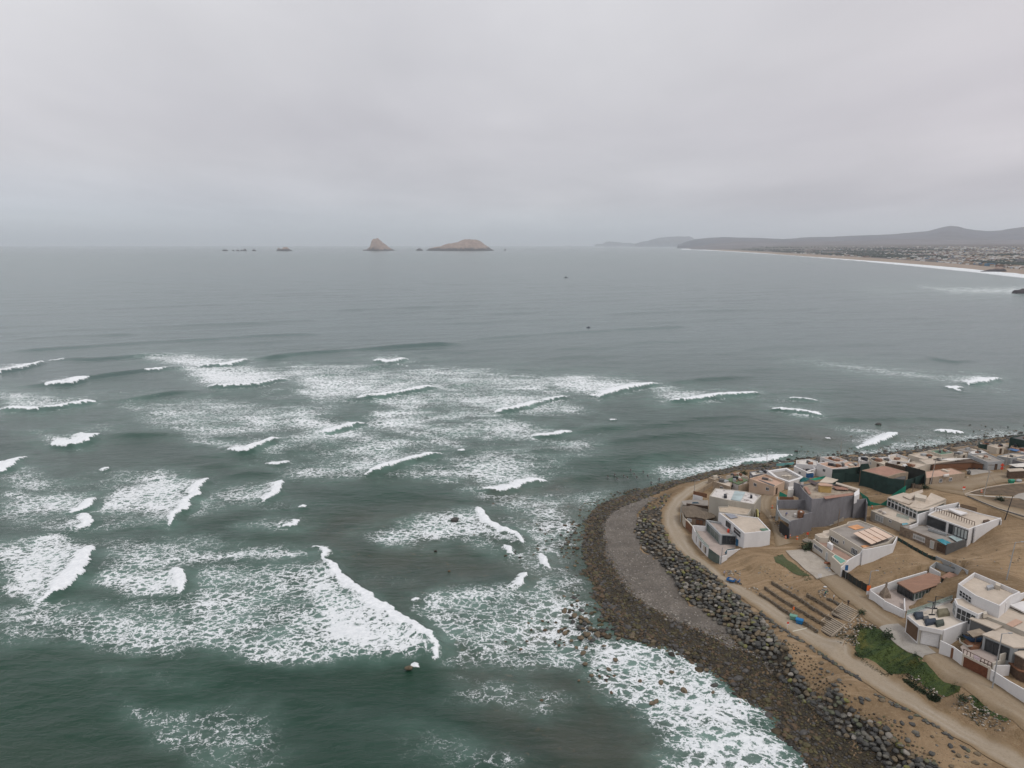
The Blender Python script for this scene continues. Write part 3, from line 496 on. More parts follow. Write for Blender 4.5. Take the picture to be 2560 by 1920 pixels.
# sea floor under everything, so that nothing is hollow
# ================================================================== FAR LAND
M_ROCK = mat('guano_rock', (.30, .235, .20), var=.25, vs=.012, col2=(.16, .13, .12), c2=(.5, .62), bump=1.0, bs=.02)
M_DROCK = mat('dark_sea_rock', (.055, .05, .055), var=.3, vs=.05)
def at_row(px, row):                                 # place on the water at a photo column and row
    return P((px, row))
def island(name, outline, row, depth, label, dark=.25):
    """outline: (column, height row) along the waterline, as traced; built as a rounded ridge of real depth"""
    o = [at_row(x, row) for x, _ in outline]; dist = o[0][1]
    k = F_PX / dist                                  # pixels per metre there
    xs = np.array([q[0] for q in o]); hs = np.array([(row - y) / k for _, y in outline])
    n, m = 90, 40; x = np.linspace(xs[0], xs[-1], n); h = np.interp(x, xs, hs)
    t = np.linspace(-1, 1, m); X, T = np.meshgrid(x, t, indexing='ij')
    half = depth * (.35 + .65 * np.sin(np.linspace(0, math.pi, n)) ** .6)[:, None]
    Y = dist + T * half
    sc = max(hs) / 1.0
    nn = fbm(X / (sc * .7), Y / (sc * .7), 5)
    Z = h[:, None] * np.clip(1 - np.abs(T) ** 2.2, 0, 1) ** .75 * (1 + .16 * nn) + (nn - np.abs(fbm(X / (sc * .25), Y / (sc * .8), 4)) * .8 + .2) * sc * .09 - sc * .03
    Z[0] = Z[-1] = -8; Z[:, 0] = Z[:, -1] = -8
    Y = Y + nn * half * .15
    m_ = bpy.data.materials.new(name + '_stone'); m_.use_nodes = True; g = NT(m_.node_tree); b = g.n['Principled BSDF']
    co = g.new('ShaderNodeNewGeometry').outputs['Position']; z = g.new('ShaderNodeSeparateXYZ', {0: co}).outputs[2]
    c = g.mix(g.ramp(g.noise(co, 4 / sc, 5, .7), .35, .65), (.29, .215, .175), (.18, .13, .11))
    lim = g.math('ADD', g.math('MULTIPLY', z, 1 / sc), g.math('MULTIPLY', g.math('SUBTRACT', g.noise(co, 3.2 / sc, 6, .7, .4), .5), .9))
    c = g.mix(g.ramp(lim, dark - .06, dark + .06, 1, 0), c, (.05, .045, .05))
    g.l.new(c, b.inputs['Base Color']); b.inputs['Roughness'].default_value = 1
    ob = mesh_obj(name, np.stack([X, Y, Z], -1).reshape(-1, 3), gridfaces(n, m)[:, ::-1], m_, smooth=True)
    return tag(ob, label, 'island', None, None)
RW = 626.5
I = lambda *v: [(500 + v[i] / 2.765, 560 + v[i + 1] / 2.765) for i in range(0, len(v), 2)]
island('island', I(1565,180, 1600,166, 1660,150, 1740,132, 1810,118, 1860,108, 1890,107, 1935,122, 1975,150, 2015,172, 2035,178), RW, 420, 'long whale-backed pale brown island on the horizon, largest of the offshore rocks', .22)
island('island', I(1130,181, 1160,174, 1175,160, 1190,148, 1193,118, 1205,108, 1235,107, 1262,128, 1300,155, 1335,178, 1350,182), RW, 260, 'steep pointed brown rock island left of the long whale-backed island', .12)
island('sea_stack', I(532,186, 545,166, 556,176, 570,175, 580,162, 600,162, 625,178, 640,186), RW + 1, 120, 'low two-humped dark rock left of the steep pointed island', .55)
island('sea_stack', I(1490,180, 1505,172, 1515,167, 1530,173, 1540,180), RW, 70, 'small dark islet between the pointed island and the long island', 1.2)
for a, b, h, l in ((150, 198, 176, 'widest low black rock at the far left of the row of reefs'), (225, 236, 180, 'tiny black rock, second from left in the row of reefs'), (252, 272, 177, 'black rock, third from left in the row of reefs'), (280, 300, 178, 'black rock touching a taller one in the row of reefs'), (300, 322, 172, 'tallest black rock in the middle of the row of reefs'), (360, 388, 176, 'rounded black rock at the right end of the row of reefs')):
    island('sea_stack', I(a,187, a + (b - a) * .3,h, a + (b - a) * .7,h + 1, b,187), RW + 1, 40, l, 1.4)
island('sea_stack', I(2104,178, 2110,173, 2116,178), RW, 25, 'tiny black reef just right of the long island', 1.4)

# coastal plain, seen across the bay, and its beach
J = lambda *v: [(1380 + v[i] / 3.568, 540 + v[i + 1] / 3.568) for i in range(0, len(v), 2)]
L_ = lambda *v: [(1900 + v[i] / 3.352, 540 + v[i + 1] / 3.352) for i in range(0, len(v), 2)]
SHORE_F = [(1712, 621.2), (1740, 622.8), (1800, 626.5), (1900, 632.5), (2000, 638.8), (2100, 645.5), (2200, 652.5), (2300, 660.5), (2400, 669), (2480, 677), (2560, 684.5), (2800, 708), (3100, 745)]
INNER = [(1725, 620.6), (1790, 623.3), (1900, 629.5), (2000, 635.2), (2100, 641.2), (2200, 647.5), (2300, 654.5), (2400, 662), (2480, 669.5), (2560, 677), (2800, 698), (3100, 730)]
def farstrip(name, lo, hi, zlo, zhi, m_, n=160, k=5, zf=None):
    a = resample([P(p, 0) for p in lo], n)[:, :2]; b = resample([P(p, 0) for p in hi], n)[:, :2]
    t = np.linspace(0, 1, k)[None, :, None]; q = a[:, None] * (1 - t) + b[:, None] * t
    z = zlo + (zhi - zlo) * np.broadcast_to(t[..., 0], q.shape[:2])
    return tag(mesh_obj(name, np.concatenate([q, z[..., None]], -1).reshape(-1, 3), gridfaces(n, k), m_, smooth=True), kind='structure')
M_FSAND = mat('far_sand', (.25, .195, .15), var=.12, vs=.01)
farstrip('beach', [(x, y + (.5 if x < 2000 else 2.0)) for x, y in SHORE_F], INNER, -.6, 4, M_FSAND)
M_PLAIN = mat('dusty_plain', (.10, .08, .072), var=.3, vs=.003, col2=(.05, .05, .045), c2=(.45, .6), fine=.5)
def zplain(s): return 4 + 92 * min(1, max(0, s) / 9000) ** 1.15
# the plain runs from the beach back to the foot of the hills
pa = resample([P(p, 0) for p in INNER], 160)[:, :2]
q = []
for i, (x, y) in enumerate(pa):
    d = math.hypot(x, y); s = 26000 / d if d < 26000 else 1.15
    ang = math.atan2(x, y); rf = 24000 if ang > .2 else 27000
    for t in np.linspace(0, 1, 40): 
        rr_ = d + (max(rf, d * 1.1) - d) * t ** 2; q.append((math.sin(ang) * rr_, math.cos(ang) * rr_, zplain(rr_ - d)))
tag(mesh_obj('coastal_plain', np.array(q), gridfaces(160, 40), M_PLAIN, smooth=True), kind='structure')
def hills(name, crest_pts, dist, depth, m_, base=-40):
    """a ridge of the traced skyline at one distance, sloping down towards us with gullies"""
    n, k = 260, 46
    a = resample(crest_pts, n); out = np.zeros((n, k, 3))
    for i, (px, py) in enumerate(a):
        dx, dy, dz = ray(px, py); L = math.hypot(dx, dy); ang = math.atan2(dx, dy)
        for j in range(k):
            t = j / (k - 1) * 1.3                    # 0 foot .. 1 crest .. 1.3 behind
            r_ = dist - depth * (1 - t); zc = CAMH + dz / L * dist
            s = min(t, 1); prof = s ** 1.25 if t <= 1 else 1 - (t - 1) * 1.5
            x = math.sin(ang) * r_; y = math.cos(ang) * r_
            z = base + (zc - base) * prof
            out[i, j] = (x, y, z)
    s = 4 * (np.minimum(1, np.linspace(0, 1.3, k)) * (1 - np.minimum(1, np.linspace(0, 1.3, k))))[None]
    hh = out[:, :, 2].max()
    nz = 1 - np.abs(fbm(out[:, :, 0] / (depth * .16), out[:, :, 1] / (depth * .3), 5)) * 2
    out[:, :, 2] += nz * s * hh * .13
    out[:, :, 2] += fbm(out[:, :, 0] / (depth * .05), out[:, :, 1] / (depth * .05), 3) * hh * .02
    return tag(mesh_obj(name, out.reshape(-1, 3), gridfaces(n, k), m_, smooth=True), kind='structure')
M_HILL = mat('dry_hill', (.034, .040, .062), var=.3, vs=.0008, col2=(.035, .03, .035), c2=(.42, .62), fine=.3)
M_HILL2 = mat('pale_dune_slope', (.095, .085, .092), var=.35, vs=.0012, col2=(.07, .055, .06), c2=(.5, .65))
hills('headland', J(380,256, 400,250, 425,248, 450,250, 480,232, 505,226, 540,228, 590,232, 640,240, 690,238, 740,246, 790,250), 46000, 1500, M_HILL)
hills('headland', J(740,248, 800,228, 850,222, 900,205, 960,192, 1040,184, 1120,180, 1190,182, 1225,178, 1250,190, 1290,215, 1340,235), 40000, 2500, M_HILL)
hills('hills', J(1120,262, 1160,245, 1220,222, 1280,204, 1340,200, 1420,192, 1520,187, 1640,190, 1760,192, 1860,194, 1960,200, 2060,204, 2180,200) + L_(330,183, 430,176, 560,175, 700,168, 830,160, 980,156, 1130,148, 1250,138, 1400,126, 1480,106, 1540,88, 1600,80, 1660,86, 1720,104, 1800,116, 1900,124, 2020,118, 2120,100, 2212,88, 2400,60, 2700,80, 3000,60), 25000, 7500, M_HILL)
hills('foothills', J(1240,275, 1340,262, 1420,245, 1560,238, 1700,225, 1800,232, 1950,240, 2100,235) + L_(300,215, 500,214, 700,210, 900,207, 1100,198, 1300,192, 1500,198, 1800,205, 2100,200, 2400,190, 3000,180), 17500, 4500, M_HILL2)
def inland(px, row, z=8):
    x, y, _ = P((px, max(row, 618)), z); return x, y
# town: small flat-roofed houses scattered behind the beach, nearest 260 each a thing, the rest one mass
M_TW = [mat('town_' + n, c, var=.1, vs=.05) for n, c in (('cream', (.48, .43, .37)), ('white', (.72, .71, .69)), ('brown', (.18, .125, .10)), ('grey', (.20, .20, .21)), ('brick', (.26, .15, .11)), ('blue', (.10, .20, .30)), ('tan', (.34, .26, .19)))]
TN = ['cream', 'white', 'brown', 'grey', 'brick-red', 'blue', 'tan']
M_DARKW = mat('dark_opening', (.03, .03, .035), var=0, rough=.4)
def hut_mesh(w, d, h, mi, two):
    V, Fc, Mi = [], [], []
    def bx(x0, y0, z0, x1, y1, z1, m_):
        b = len(V); V.extend([(x0,y0,z0),(x1,y0,z0),(x1,y1,z0),(x0,y1,z0),(x0,y0,z1),(x1,y0,z1),(x1,y1,z1),(x0,y1,z1)])
        for f in ((0,3,2,1),(4,5,6,7),(0,1,5,4),(1,2,6,5),(2,3,7,6),(3,0,4,7)): Fc.append([b + i for i in f]); Mi.append(m_)
    bx(-w/2, -d/2, -2, w/2, d/2, h, 0)
    for s in (-1, 1): bx(s*w/2 - .15*s - .15, -d/2 - .1, h, s*w/2 - .15*s + .15, d/2 + .1, h + .7, 0)
    bx(-w/2 + .3, -d/2 - .1, h, w/2 - .3, -d/2 + .2, h + .7, 0)
    if two: bx(-w*.1, -d*.3, h, w*.42, d*.45, h + 2.8, 0)
    for i in range(3):
        x = -w/2 + w*(i + .5)/3; bx(x - w*.09, -d/2 - .05, h*.35, x + w*.09, -d/2 + .1, h*.75, 1)
    return V, Fc, Mi
protos = []
for i in range(14):
    w, d, h = rng.uniform(9, 20), rng.uniform(8, 16), rng.choice([3.2, 3.5, 6, 6.4])
    V, Fc, Mi = hut_mesh(w, d, h, 0, i % 3 == 0); protos.append((V, Fc, Mi, i % 7))
town_me = []
for V, Fc, Mi, ci in protos:
    m_ = bpy.data.meshes.new('town_house'); m_.from_pydata(V, [], Fc); m_.materials.append(M_TW[ci]); m_.materials.append(M_DARKW); m_.polygons.foreach_set('material_index', Mi); m_.update(); town_me.append((m_, ci))
sites = []
xs_i = [p[0] for p in INNER]; ys_i = [p[1] for p in INNER]; pts_in = [P(p, 0) for p in INNER]; an_i = [math.atan2(p[0], p[1]) for p in pts_in]; ds_i = [math.hypot(p[0], p[1]) for p in pts_in]
def far_place(px, s):
    ang = math.atan2((px - 1280) / F_PX, cp + 347 / F_PX * 0 + 0.0) if False else math.atan((px - 1280) / F_PX / cp * .981); d = float(np.interp(ang, an_i, ds_i)) + s
    return math.sin(ang) * d, math.cos(ang) * d, zplain(s)
while len(sites) < 5200:
    px = rng.uniform(1960, 2780); s_ = 20 + 6500 * rng.random() ** 2.1
    dens = np.interp(px, [1960, 2150, 2300, 2400, 2760], [.05, .14, .5, 1, 1]) * (1 if px > 2330 or s_ > 900 else .5)
    x, y, z = far_place(px, s_)
    if vnoise(np.array([x / 260]), np.array([y / 260]))[0] < .36: dens *= .12
    if rng.random() > dens: continue
    q_ = proj(x, y, z); sites.append((q_[0], q_[1], x, y, z))
sites.sort(key=lambda s: -s[1] if s[0] < 2562 else 1e6)
hV, hF, hM = [], [], []
TG = 'small flat-roofed town houses behind the far beach'
for k, (px, row, x, y, z6) in enumerate(sites):
    m_, ci = town_me[int(rng.integers(14))] if rng.random() < .6 else town_me[[1, 8, 0, 7][int(rng.integers(4))]]
    rz = rng.uniform(-.3, .3) + .4; s = rng.uniform(.65, 1.15)
    if k < 285:
        o = bpy.data.objects.new('town_house', m_); COL.objects.link(o); o.location = (x, y, z6); o.rotation_euler = (0, 0, rz); o.scale = (s, s, s)
        tag(o, 'small flat-roofed %s house in the distant town behind the beach' % TN[ci], 'house', TG)
    else:
        V, Fc, Mi, ci = protos[[p[0] for p in town_me].index(m_)]
        c_, s_ = math.cos(rz), math.sin(rz); b = len(hV)
        hV.extend((x + (vx * c_ - vy * s_) * s, y + (vx * s_ + vy * c_) * s, z6 + vz * s) for vx, vy, vz in V)
        hF.extend([b + i for i in f] for f in Fc); hM.extend(7 if q else ci for q in Mi)
tag(mesh_obj('distant_town', hV, hF, M_TW + [M_DARKW], fm=hM), 'mass of low houses spreading inland beyond the nearest rows of the distant town', 'town', None, 'stuff')
# a few bigger blocks that stand out
def big_block(px, row, w, h, m_, label, cat='building', d=20):
    x, y = inland(px, row, 6); k = F_PX / y; w = w / k; h = h / k
    e = empty('building', (x, y, 6), label, cat)
    V, Fc, Mi = [], [], []
    def bx(x0, y0, z0, x1, y1, z1):
        b = len(V); V.extend([(x0,y0,z0),(x1,y0,z0),(x1,y1,z0),(x0,y1,z0),(x0,y0,z1),(x1,y0,z1),(x1,y1,z1),(x0,y1,z1)]); Fc.extend([b + i for i in f] for f in ((0,3,2,1),(4,5,6,7),(0,1,5,4),(1,2,6,5),(2,3,7,6),(3,0,4,7)))
    bx(-w/2, 0, -2, w/2, d, h); mesh_obj('wall', V, Fc, m_, e)
    V, Fc = [], []; bx(-w/2 - .5, -.5, h, w/2 + .5, d + .5, h + 1.2); mesh_obj('roof', V, Fc, m_, e)
    for i in range(4):
        for j in range(max(1, int(h / 4))):
            V, Fc = [], []; xx = -w/2 + w * (i + .3) / 4; bx(xx, -.2, 1.5 + j * 4, xx + w * .1, .3, 3 + j * 4); mesh_obj('window', V, Fc, M_DARKW, e)
for a in ((L_(1708,328)[0], 11.5, 6, 1, 'white box-shaped building standing out in the middle of the distant town'), (L_(1922,340)[0], 9, 6, 5, 'tall blue building near the right of the distant town'), (L_(1935,416)[0], 17, 5, 5, 'wide teal building on the seafront of the distant town'), (L_(2190,405)[0], 10, 12, 3, 'grey apartment block at the right edge of the distant town'), (L_(1285,328)[0], 9, 4, 1, 'long white shed at the near left of the distant town'), (L_(430,287)[0], 20, 3, 1, 'long pale greenhouse roofs among trees on the distant plain')):
    big_block(a[0][0], a[0][1], a[1], a[2], M_TW[a[3]], a[4])
# tree belts on the plain: one mass of small crowns
M_FTREE = mat('far_tree', (.028, .040, .034), var=.35, vs=.02)
bm = bmesh.new(); bmesh.ops.create_icosphere(bm, subdivisions=1, radius=1); iv = np.array([v.co[:] for v in bm.verts]); iff = np.array([[v.index for v in f.verts] for f in bm.faces]); bm.free()
def mass(name, pts, sizes, m_, flat=.8, jit=.25, zs=None, mi=None, base=(iv, iff), rot=True, ret=False):
    bv, bf = base; n = len(pts); k = len(bv)
    s = np.array(sizes)[:, None, None] * rng.uniform(.75, 1.25, (n, 1, 3)) * np.array([1, 1, flat])
    V = bv[None] * (1 + rng.uniform(-jit, jit, (n, k, 1))) * s
    if rot:
        a = rng.uniform(0, 6.28, n); c_, s_ = np.cos(a)[:, None], np.sin(a)[:, None]
        V = np.stack([V[..., 0] * c_ - V[..., 1] * s_, V[..., 0] * s_ + V[..., 1] * c_, V[..., 2]], -1)
    V = V + np.array(pts)[:, None]
    Fc = bf[None] + (np.arange(n) * k)[:, None, None]
    o = mesh_obj(name, V.reshape(-1, 3), Fc.reshape(-1, 3), m_, fm=None if mi is None else np.repeat(mi, len(bf)))
    return o
tp, ts = [], []
for _ in range(9000):
    px = rng.uniform(1740, 2780); s_ = abs(rng.choice([420, 1100, 2200, 4200], p=[.3, .25, .25, .2]) * (1 + rng.normal(0, .12))); x, y, z = far_place(px, s_)
    if vnoise(np.array([x / 520]), np.array([y / 420]))[0] < .5 + (.1 if px > 2350 else 0): continue
    tp.append((x, y, z + 3)); ts.append(rng.uniform(5, 12))
tag(mass('distant_trees', tp, ts, M_FTREE, .8), 'dark bands of far-off trees across the coastal plain', 'trees', None, 'stuff')
# jetty of rocks at the right edge, dark headland in the surf of the far beach
island('sea_stack', [(2530, 733), (2534, 731), (2535, 724), (2550, 723.5), (2562, 722), (2600, 721), (2660, 722), (2700, 733)], 733.5, 12, 'flat dark reef in white water at the right edge, offshore', 1.5)
island('breakwater', [(2452, 678), (2466, 676.5), (2482, 672), (2490, 667), (2503, 666.5), (2510, 671), (2516, 678)], 679, 16, 'small brown rocky point splitting the far beach near the town', .55)
# ships
M_HULL = mat('ship_hull', (.06, .06, .085), var=0); M_SUPER = mat('ship_white', (.5, .5, .5), var=0); M_RUST = mat('hull_red', (.15, .06, .05), var=0)
def ship(px, row, w_px, label):
    x, y, _ = P((px, row)); L = w_px * y / F_PX; e = empty('cargo_ship', (x, y, 0), label, 'ship', 'cargo ships at anchor off the headland')
    h = L * .06; a = L / 2; wd = L * .07
    prof = [(-a, h), (-a * .93, 0), (a * .9, 0), (a, h * 1.25)]
    V = []; 
    for t, yy in ((1, -wd), (1, wd)): V += [(px_, yy * (.2 if abs(px_) >= a else 1), z_) for px_, z_ in prof]
    mesh_obj('hull', V, [(0,1,2,3), (7,6,5,4), (0,3,7,4), (0,4,5,1), (3,2,6,7), (1,5,6,2)], M_HULL, e)
    def bx(n, x0, x1, z0, z1, m_, yw=.8): mesh_obj(n, [(x0,-wd*yw,z0),(x1,-wd*yw,z0),(x1,wd*yw,z0),(x0,wd*yw,z0),(x0,-wd*yw,z1),(x1,-wd*yw,z1),(x1,wd*yw,z1),(x0,wd*yw,z1)], [(0,3,2,1),(4,5,6,7),(0,1,5,4),(1,2,6,5),(2,3,7,6),(3,0,4,7)], m_, e)
    bx('deckhouse', a * .70, a * .86, h, h * 2.4, M_SUPER); bx('funnel', a * .75, a * .79, h * 2.4, h * 3.0, M_RUST, .3)
    for k in range(4): bx('crane', -a * .7 + k * a * .33, -a * .68 + k * a * .33, h, h * 1.7, M_HULL, .1)
    return e
s1 = J(777,268)[0]; s2 = J(144,264)[0]
ship(s1[0], s1[1] + .8, 26, 'long dark cargo ship anchored in front of the blue headland'); ship(s2[0], 615.3, 19, 'smaller faint cargo ship alone on the horizon, left of the headland')
for px_, l in ((916, 'faint fishing boat nearest the dark cargo ship'), (940, 'faint fishing boat in the middle of the three off the headland'), (960, 'tallest faint fishing boat off the headland')):
    q = J(px_, 270)[0]; x, y, _ = P((q[0], 616.2)); e = empty('fishing_boat', (x, y, 0), l, 'boat', 'fishing boats off the headland')
    w = 2.6 * y / F_PX / 2; h = w * .35
    mesh_obj('hull', [(-w,-h,h),(-w*.8,-h,0),(w*.8,-h,0),(w,-h,h),(-w,h,h),(-w*.8,h,0),(w*.8,h,0),(w,h,h)], [(0,1,2,3),(7,6,5,4),(0,3,7,4),(0,4,5,1),(3,2,6,7),(1,5,6,2)], M_HULL, e)
    mesh_obj('cabin', [(-w*.4,-h*.6,h),(w*.2,-h*.6,h),(w*.2,h*.6,h),(-w*.4,h*.6,h),(-w*.4,-h*.6,h*3),(w*.2,-h*.6,h*3),(w*.2,h*.6,h*3),(-w*.4,h*.6,h*3)], [(0,3,2,1),(4,5,6,7),(0,1,5,4),(1,2,6,5),(2,3,7,6),(3,0,4,7)], M_SUPER, e)
# sea air: one closed box with thin even haze
HZX, HZY0, HZY1, HZT = 120000, -3000, 155000, 1500
hv = [(-HZX,HZY0,-60),(HZX,HZY0,-60),(HZX,HZY1,-60),(-HZX,HZY1,-60),(-HZX,HZY0,HZT),(HZX,HZY0,HZT),(HZX,HZY1,HZT),(-HZX,HZY1,HZT)]
mh = bpy.data.materials.new('haze_air'); mh.use_nodes = True; g = NT(mh.node_tree); g.n.clear()
vol = g.new('ShaderNodeVolumePrincipled', {'Color': (.91, .955, 1.0, 1), 'Density': 3.4e-5, 'Anisotropy': .2})
g.l.new(vol.outputs[0], g.new('ShaderNodeOutputMaterial').inputs['Volume'])
tag(mesh_obj('haze', hv, [(0,3,2,1),(4,5,6,7),(0,1,5,4),(1,2,6,5),(2,3,7,6),(3,0,4,7)], mh), 'thin sea haze over the whole bay', 'haze', None, 'stuff')
# ================================================================== HOUSES
W_WHITE = mat('white_render', (.60, .585, .575), var=.05, vs=.25, col2=(.50, .475, .45), c2=(.55, .8), streak=(1, 1, .35), fine=.08)
W_CREAM = mat('cream_render', (.46, .41, .34), var=.06, vs=.3, col2=(.36, .31, .25), c2=(.55, .8), streak=(1, 1, .4))
W_BEIGE = mat('beige_render', (.36, .33, .28), var=.07, vs=.3, col2=(.29, .26, .215), c2=(.55, .75), streak=(1, 1, .4))
W_TAN = mat('tan_block_wall', (.33, .26, .19), var=.12, vs=.35, col2=(.21, .165, .12), c2=(.5, .7), streak=(1, 1, .4), fine=.3)
W_GREY = mat('bare_concrete', (.185, .18, .19), var=.14, vs=.3, col2=(.13, .127, .135), c2=(.48, .7), streak=(1, 1, .3), bump=.2, fine=.2)
W_DGREY = mat('dark_grey_paint', (.10, .098, .095), var=.12, vs=.5)
W_MGREY = mat('mid_grey_paint', (.29, .30, .30), var=.06, vs=.5, streak=(1, 1, .4))
W_PEACH = mat('peach_render', (.47, .35, .26), var=.08, vs=.3, col2=(.38, .27, .2), c2=(.55, .75))
W_STONE = mat('rubble_stone', (.26, .205, .155), var=.25, vs=1.2, col2=(.15, .115, .09), c2=(.45, .6), bump=.9, bs=2, fine=.6)
R_SAND = mat('dusty_flat_roof', (.45, .385, .315), var=.10, vs=.18, col2=(.34, .275, .21), c2=(.5, .7), fine=.18)
R_WHITE = mat('worn_white_roof', (.56, .53, .49), var=.08, vs=.35, col2=(.33, .285, .25), c2=(.52, .62), fine=.25)
R_PEACH = mat('peach_tiled_roof', (.44, .29, .215), var=.10, vs=.25, col2=(.36, .26, .2), c2=(.5, .7), fine=.2)
R_RED = mat('reddish_flat_roof', (.30, .17, .125), var=.14, vs=.3, col2=(.24, .14, .11), c2=(.5, .7), fine=.2)
R_REED = mat('reed_mat', (.27, .155, .105), var=.16, vs=1.0, streak=(.4, 2.2, 1), col2=(.20, .12, .085), c2=(.5, .7), bump=.4, fine=.4)
R_THATCH = mat('dry_thatch', (.17, .135, .10), var=.22, vs=1.4, streak=(2, .5, 1), bump=.8, bs=6, fine=.5)
R_GREY = mat('grey_flat_roof', (.26, .235, .21), var=.12, vs=.3, col2=(.2, .175, .15), c2=(.5, .7), fine=.2)
R_GREEN = mat('green_roof_cover', (.09, .135, .07), var=.25, vs=.5, col2=(.13, .11, .06), c2=(.5, .65))
R_GTEAL = mat('green_turf_roof', (.10, .17, .12), var=.12, vs=.5)
R_PAVE = mat('pinkish_paving', (.36, .30, .265), var=.10, vs=.6, col2=(.28, .235, .21), c2=(.5, .7), fine=.35)
M_FRAME = mat('white_window_frame', (.55, .55, .55), var=.02)
M_DFRAME = mat('dark_window_frame', (.05, .052, .055), var=.02, rough=.5)
M_WOOD = mat('brown_timber', (.16, .075, .040), var=.2, vs=2, streak=(1, 1, 4))
M_DWOOD = mat('dark_timber', (.085, .055, .038), var=.25, vs=2)
M_BAMBOO = mat('weathered_board', (.22, .165, .12), var=.2, vs=2, streak=(3, 3, .4))
M_NET = mat('dark_green_netting', (.018, .040, .035), var=.25, vs=.5, streak=(1, 1, .5))
M_GNET = mat('bright_green_netting', (.010, .17, .11), var=.2, vs=.6)
M_BNET = mat('blackish_netting', (.024, .027, .023), var=.3, vs=.6)
M_POOL = mat('pool_water', (.045, .22, .27), rough=.08, var=.15, vs=1.5, spec=.6)
M_POOLG = mat('green_pool_water', (.07, .24, .18), rough=.1, var=.15, vs=1.5, spec=.6)
M_POOLD = mat('dark_pool_water', (.03, .07, .095), rough=.1, var=.1, vs=1.5, spec=.6)
M_BLUE = mat('blue_plastic', (.02, .10, .24), var=.1, rough=.5)
M_RED = mat('red_paint', (.55, .07, .035), var=.05, rough=.6)
M_BLACKP = mat('black_plastic', (.02, .022, .028), var=.1, rough=.5)
M_CONC = mat('pole_concrete', (.30, .28, .25), var=.1, vs=1)
M_METAL = mat('galvanised_metal', (.33, .34, .35), var=.1, rough=.5, metal=.4)
M_SKIN = mat('skin', (.30, .17, .11), var=.05)
def glass(name, col, rough=.08):
    m = mat(name, col, rough=rough, var=.25, vs=.35, spec=.5); return m
G_DARK = glass('dark_glass', (.020, .024, .028)); G_GREEN = glass('greenish_glass', (.085, .115, .105)); G_PALE = glass('curtained_glass', (.34, .36, .35), .2); G_BLUE = glass('blue_glass', (.03, .11, .2)); G_SKY = glass('frosted_skylight', (.30, .37, .37), .3)
def clear_glass():
    m = bpy.data.materials.new('clear_balustrade_glass'); m.use_nodes = True; g = NT(m.node_tree); b = g.n['Principled BSDF']
    b.inputs['Base Color'].default_value = (.32, .42, .39, 1); b.inputs['Roughness'].default_value = .1; b.inputs['Alpha'].default_value = .5
    return m
G_CLEAR = clear_glass()

def xy(p): return (p[0], p[1])
def ztop(poly, h):
    cx = sum(p[0] for p in poly) / len(poly); cy = sum(p[1] for p in poly) / len(poly); z = 12.0
    for _ in range(25): q = P((cx, cy), z); z = .6 * z + .4 * (float(H(q[0], q[1])) + h)
    return z
def area(w): return sum(w[i][0] * w[(i + 1) % len(w)][1] - w[(i + 1) % len(w)][0] * w[i][1] for i in range(len(w))) / 2
def offset(w, d):                                    # polygon (ccw) moved inwards by d
    n = len(w); out = []
    for i in range(n):
        a, b, c = Vector(w[i - 1]), Vector(w[i]), Vector(w[(i + 1) % n])
        e1 = (b - a).normalized(); e2 = (c - b).normalized(); n1 = Vector((-e1.y, e1.x)); n2 = Vector((-e2.y, e2.x))
        k = n1 + n2; k = k / max(.35, k.dot(n1)) if k.length > 1e-4 else n1
        out.append(tuple(b + k * d))
    return out
def shape(V, Fc, name, m, par, **k):
    o = mesh_obj(name, V, Fc, m, par, **k)
    if par: o.matrix_parent_inverse = par.matrix_world.inverted()
    return o
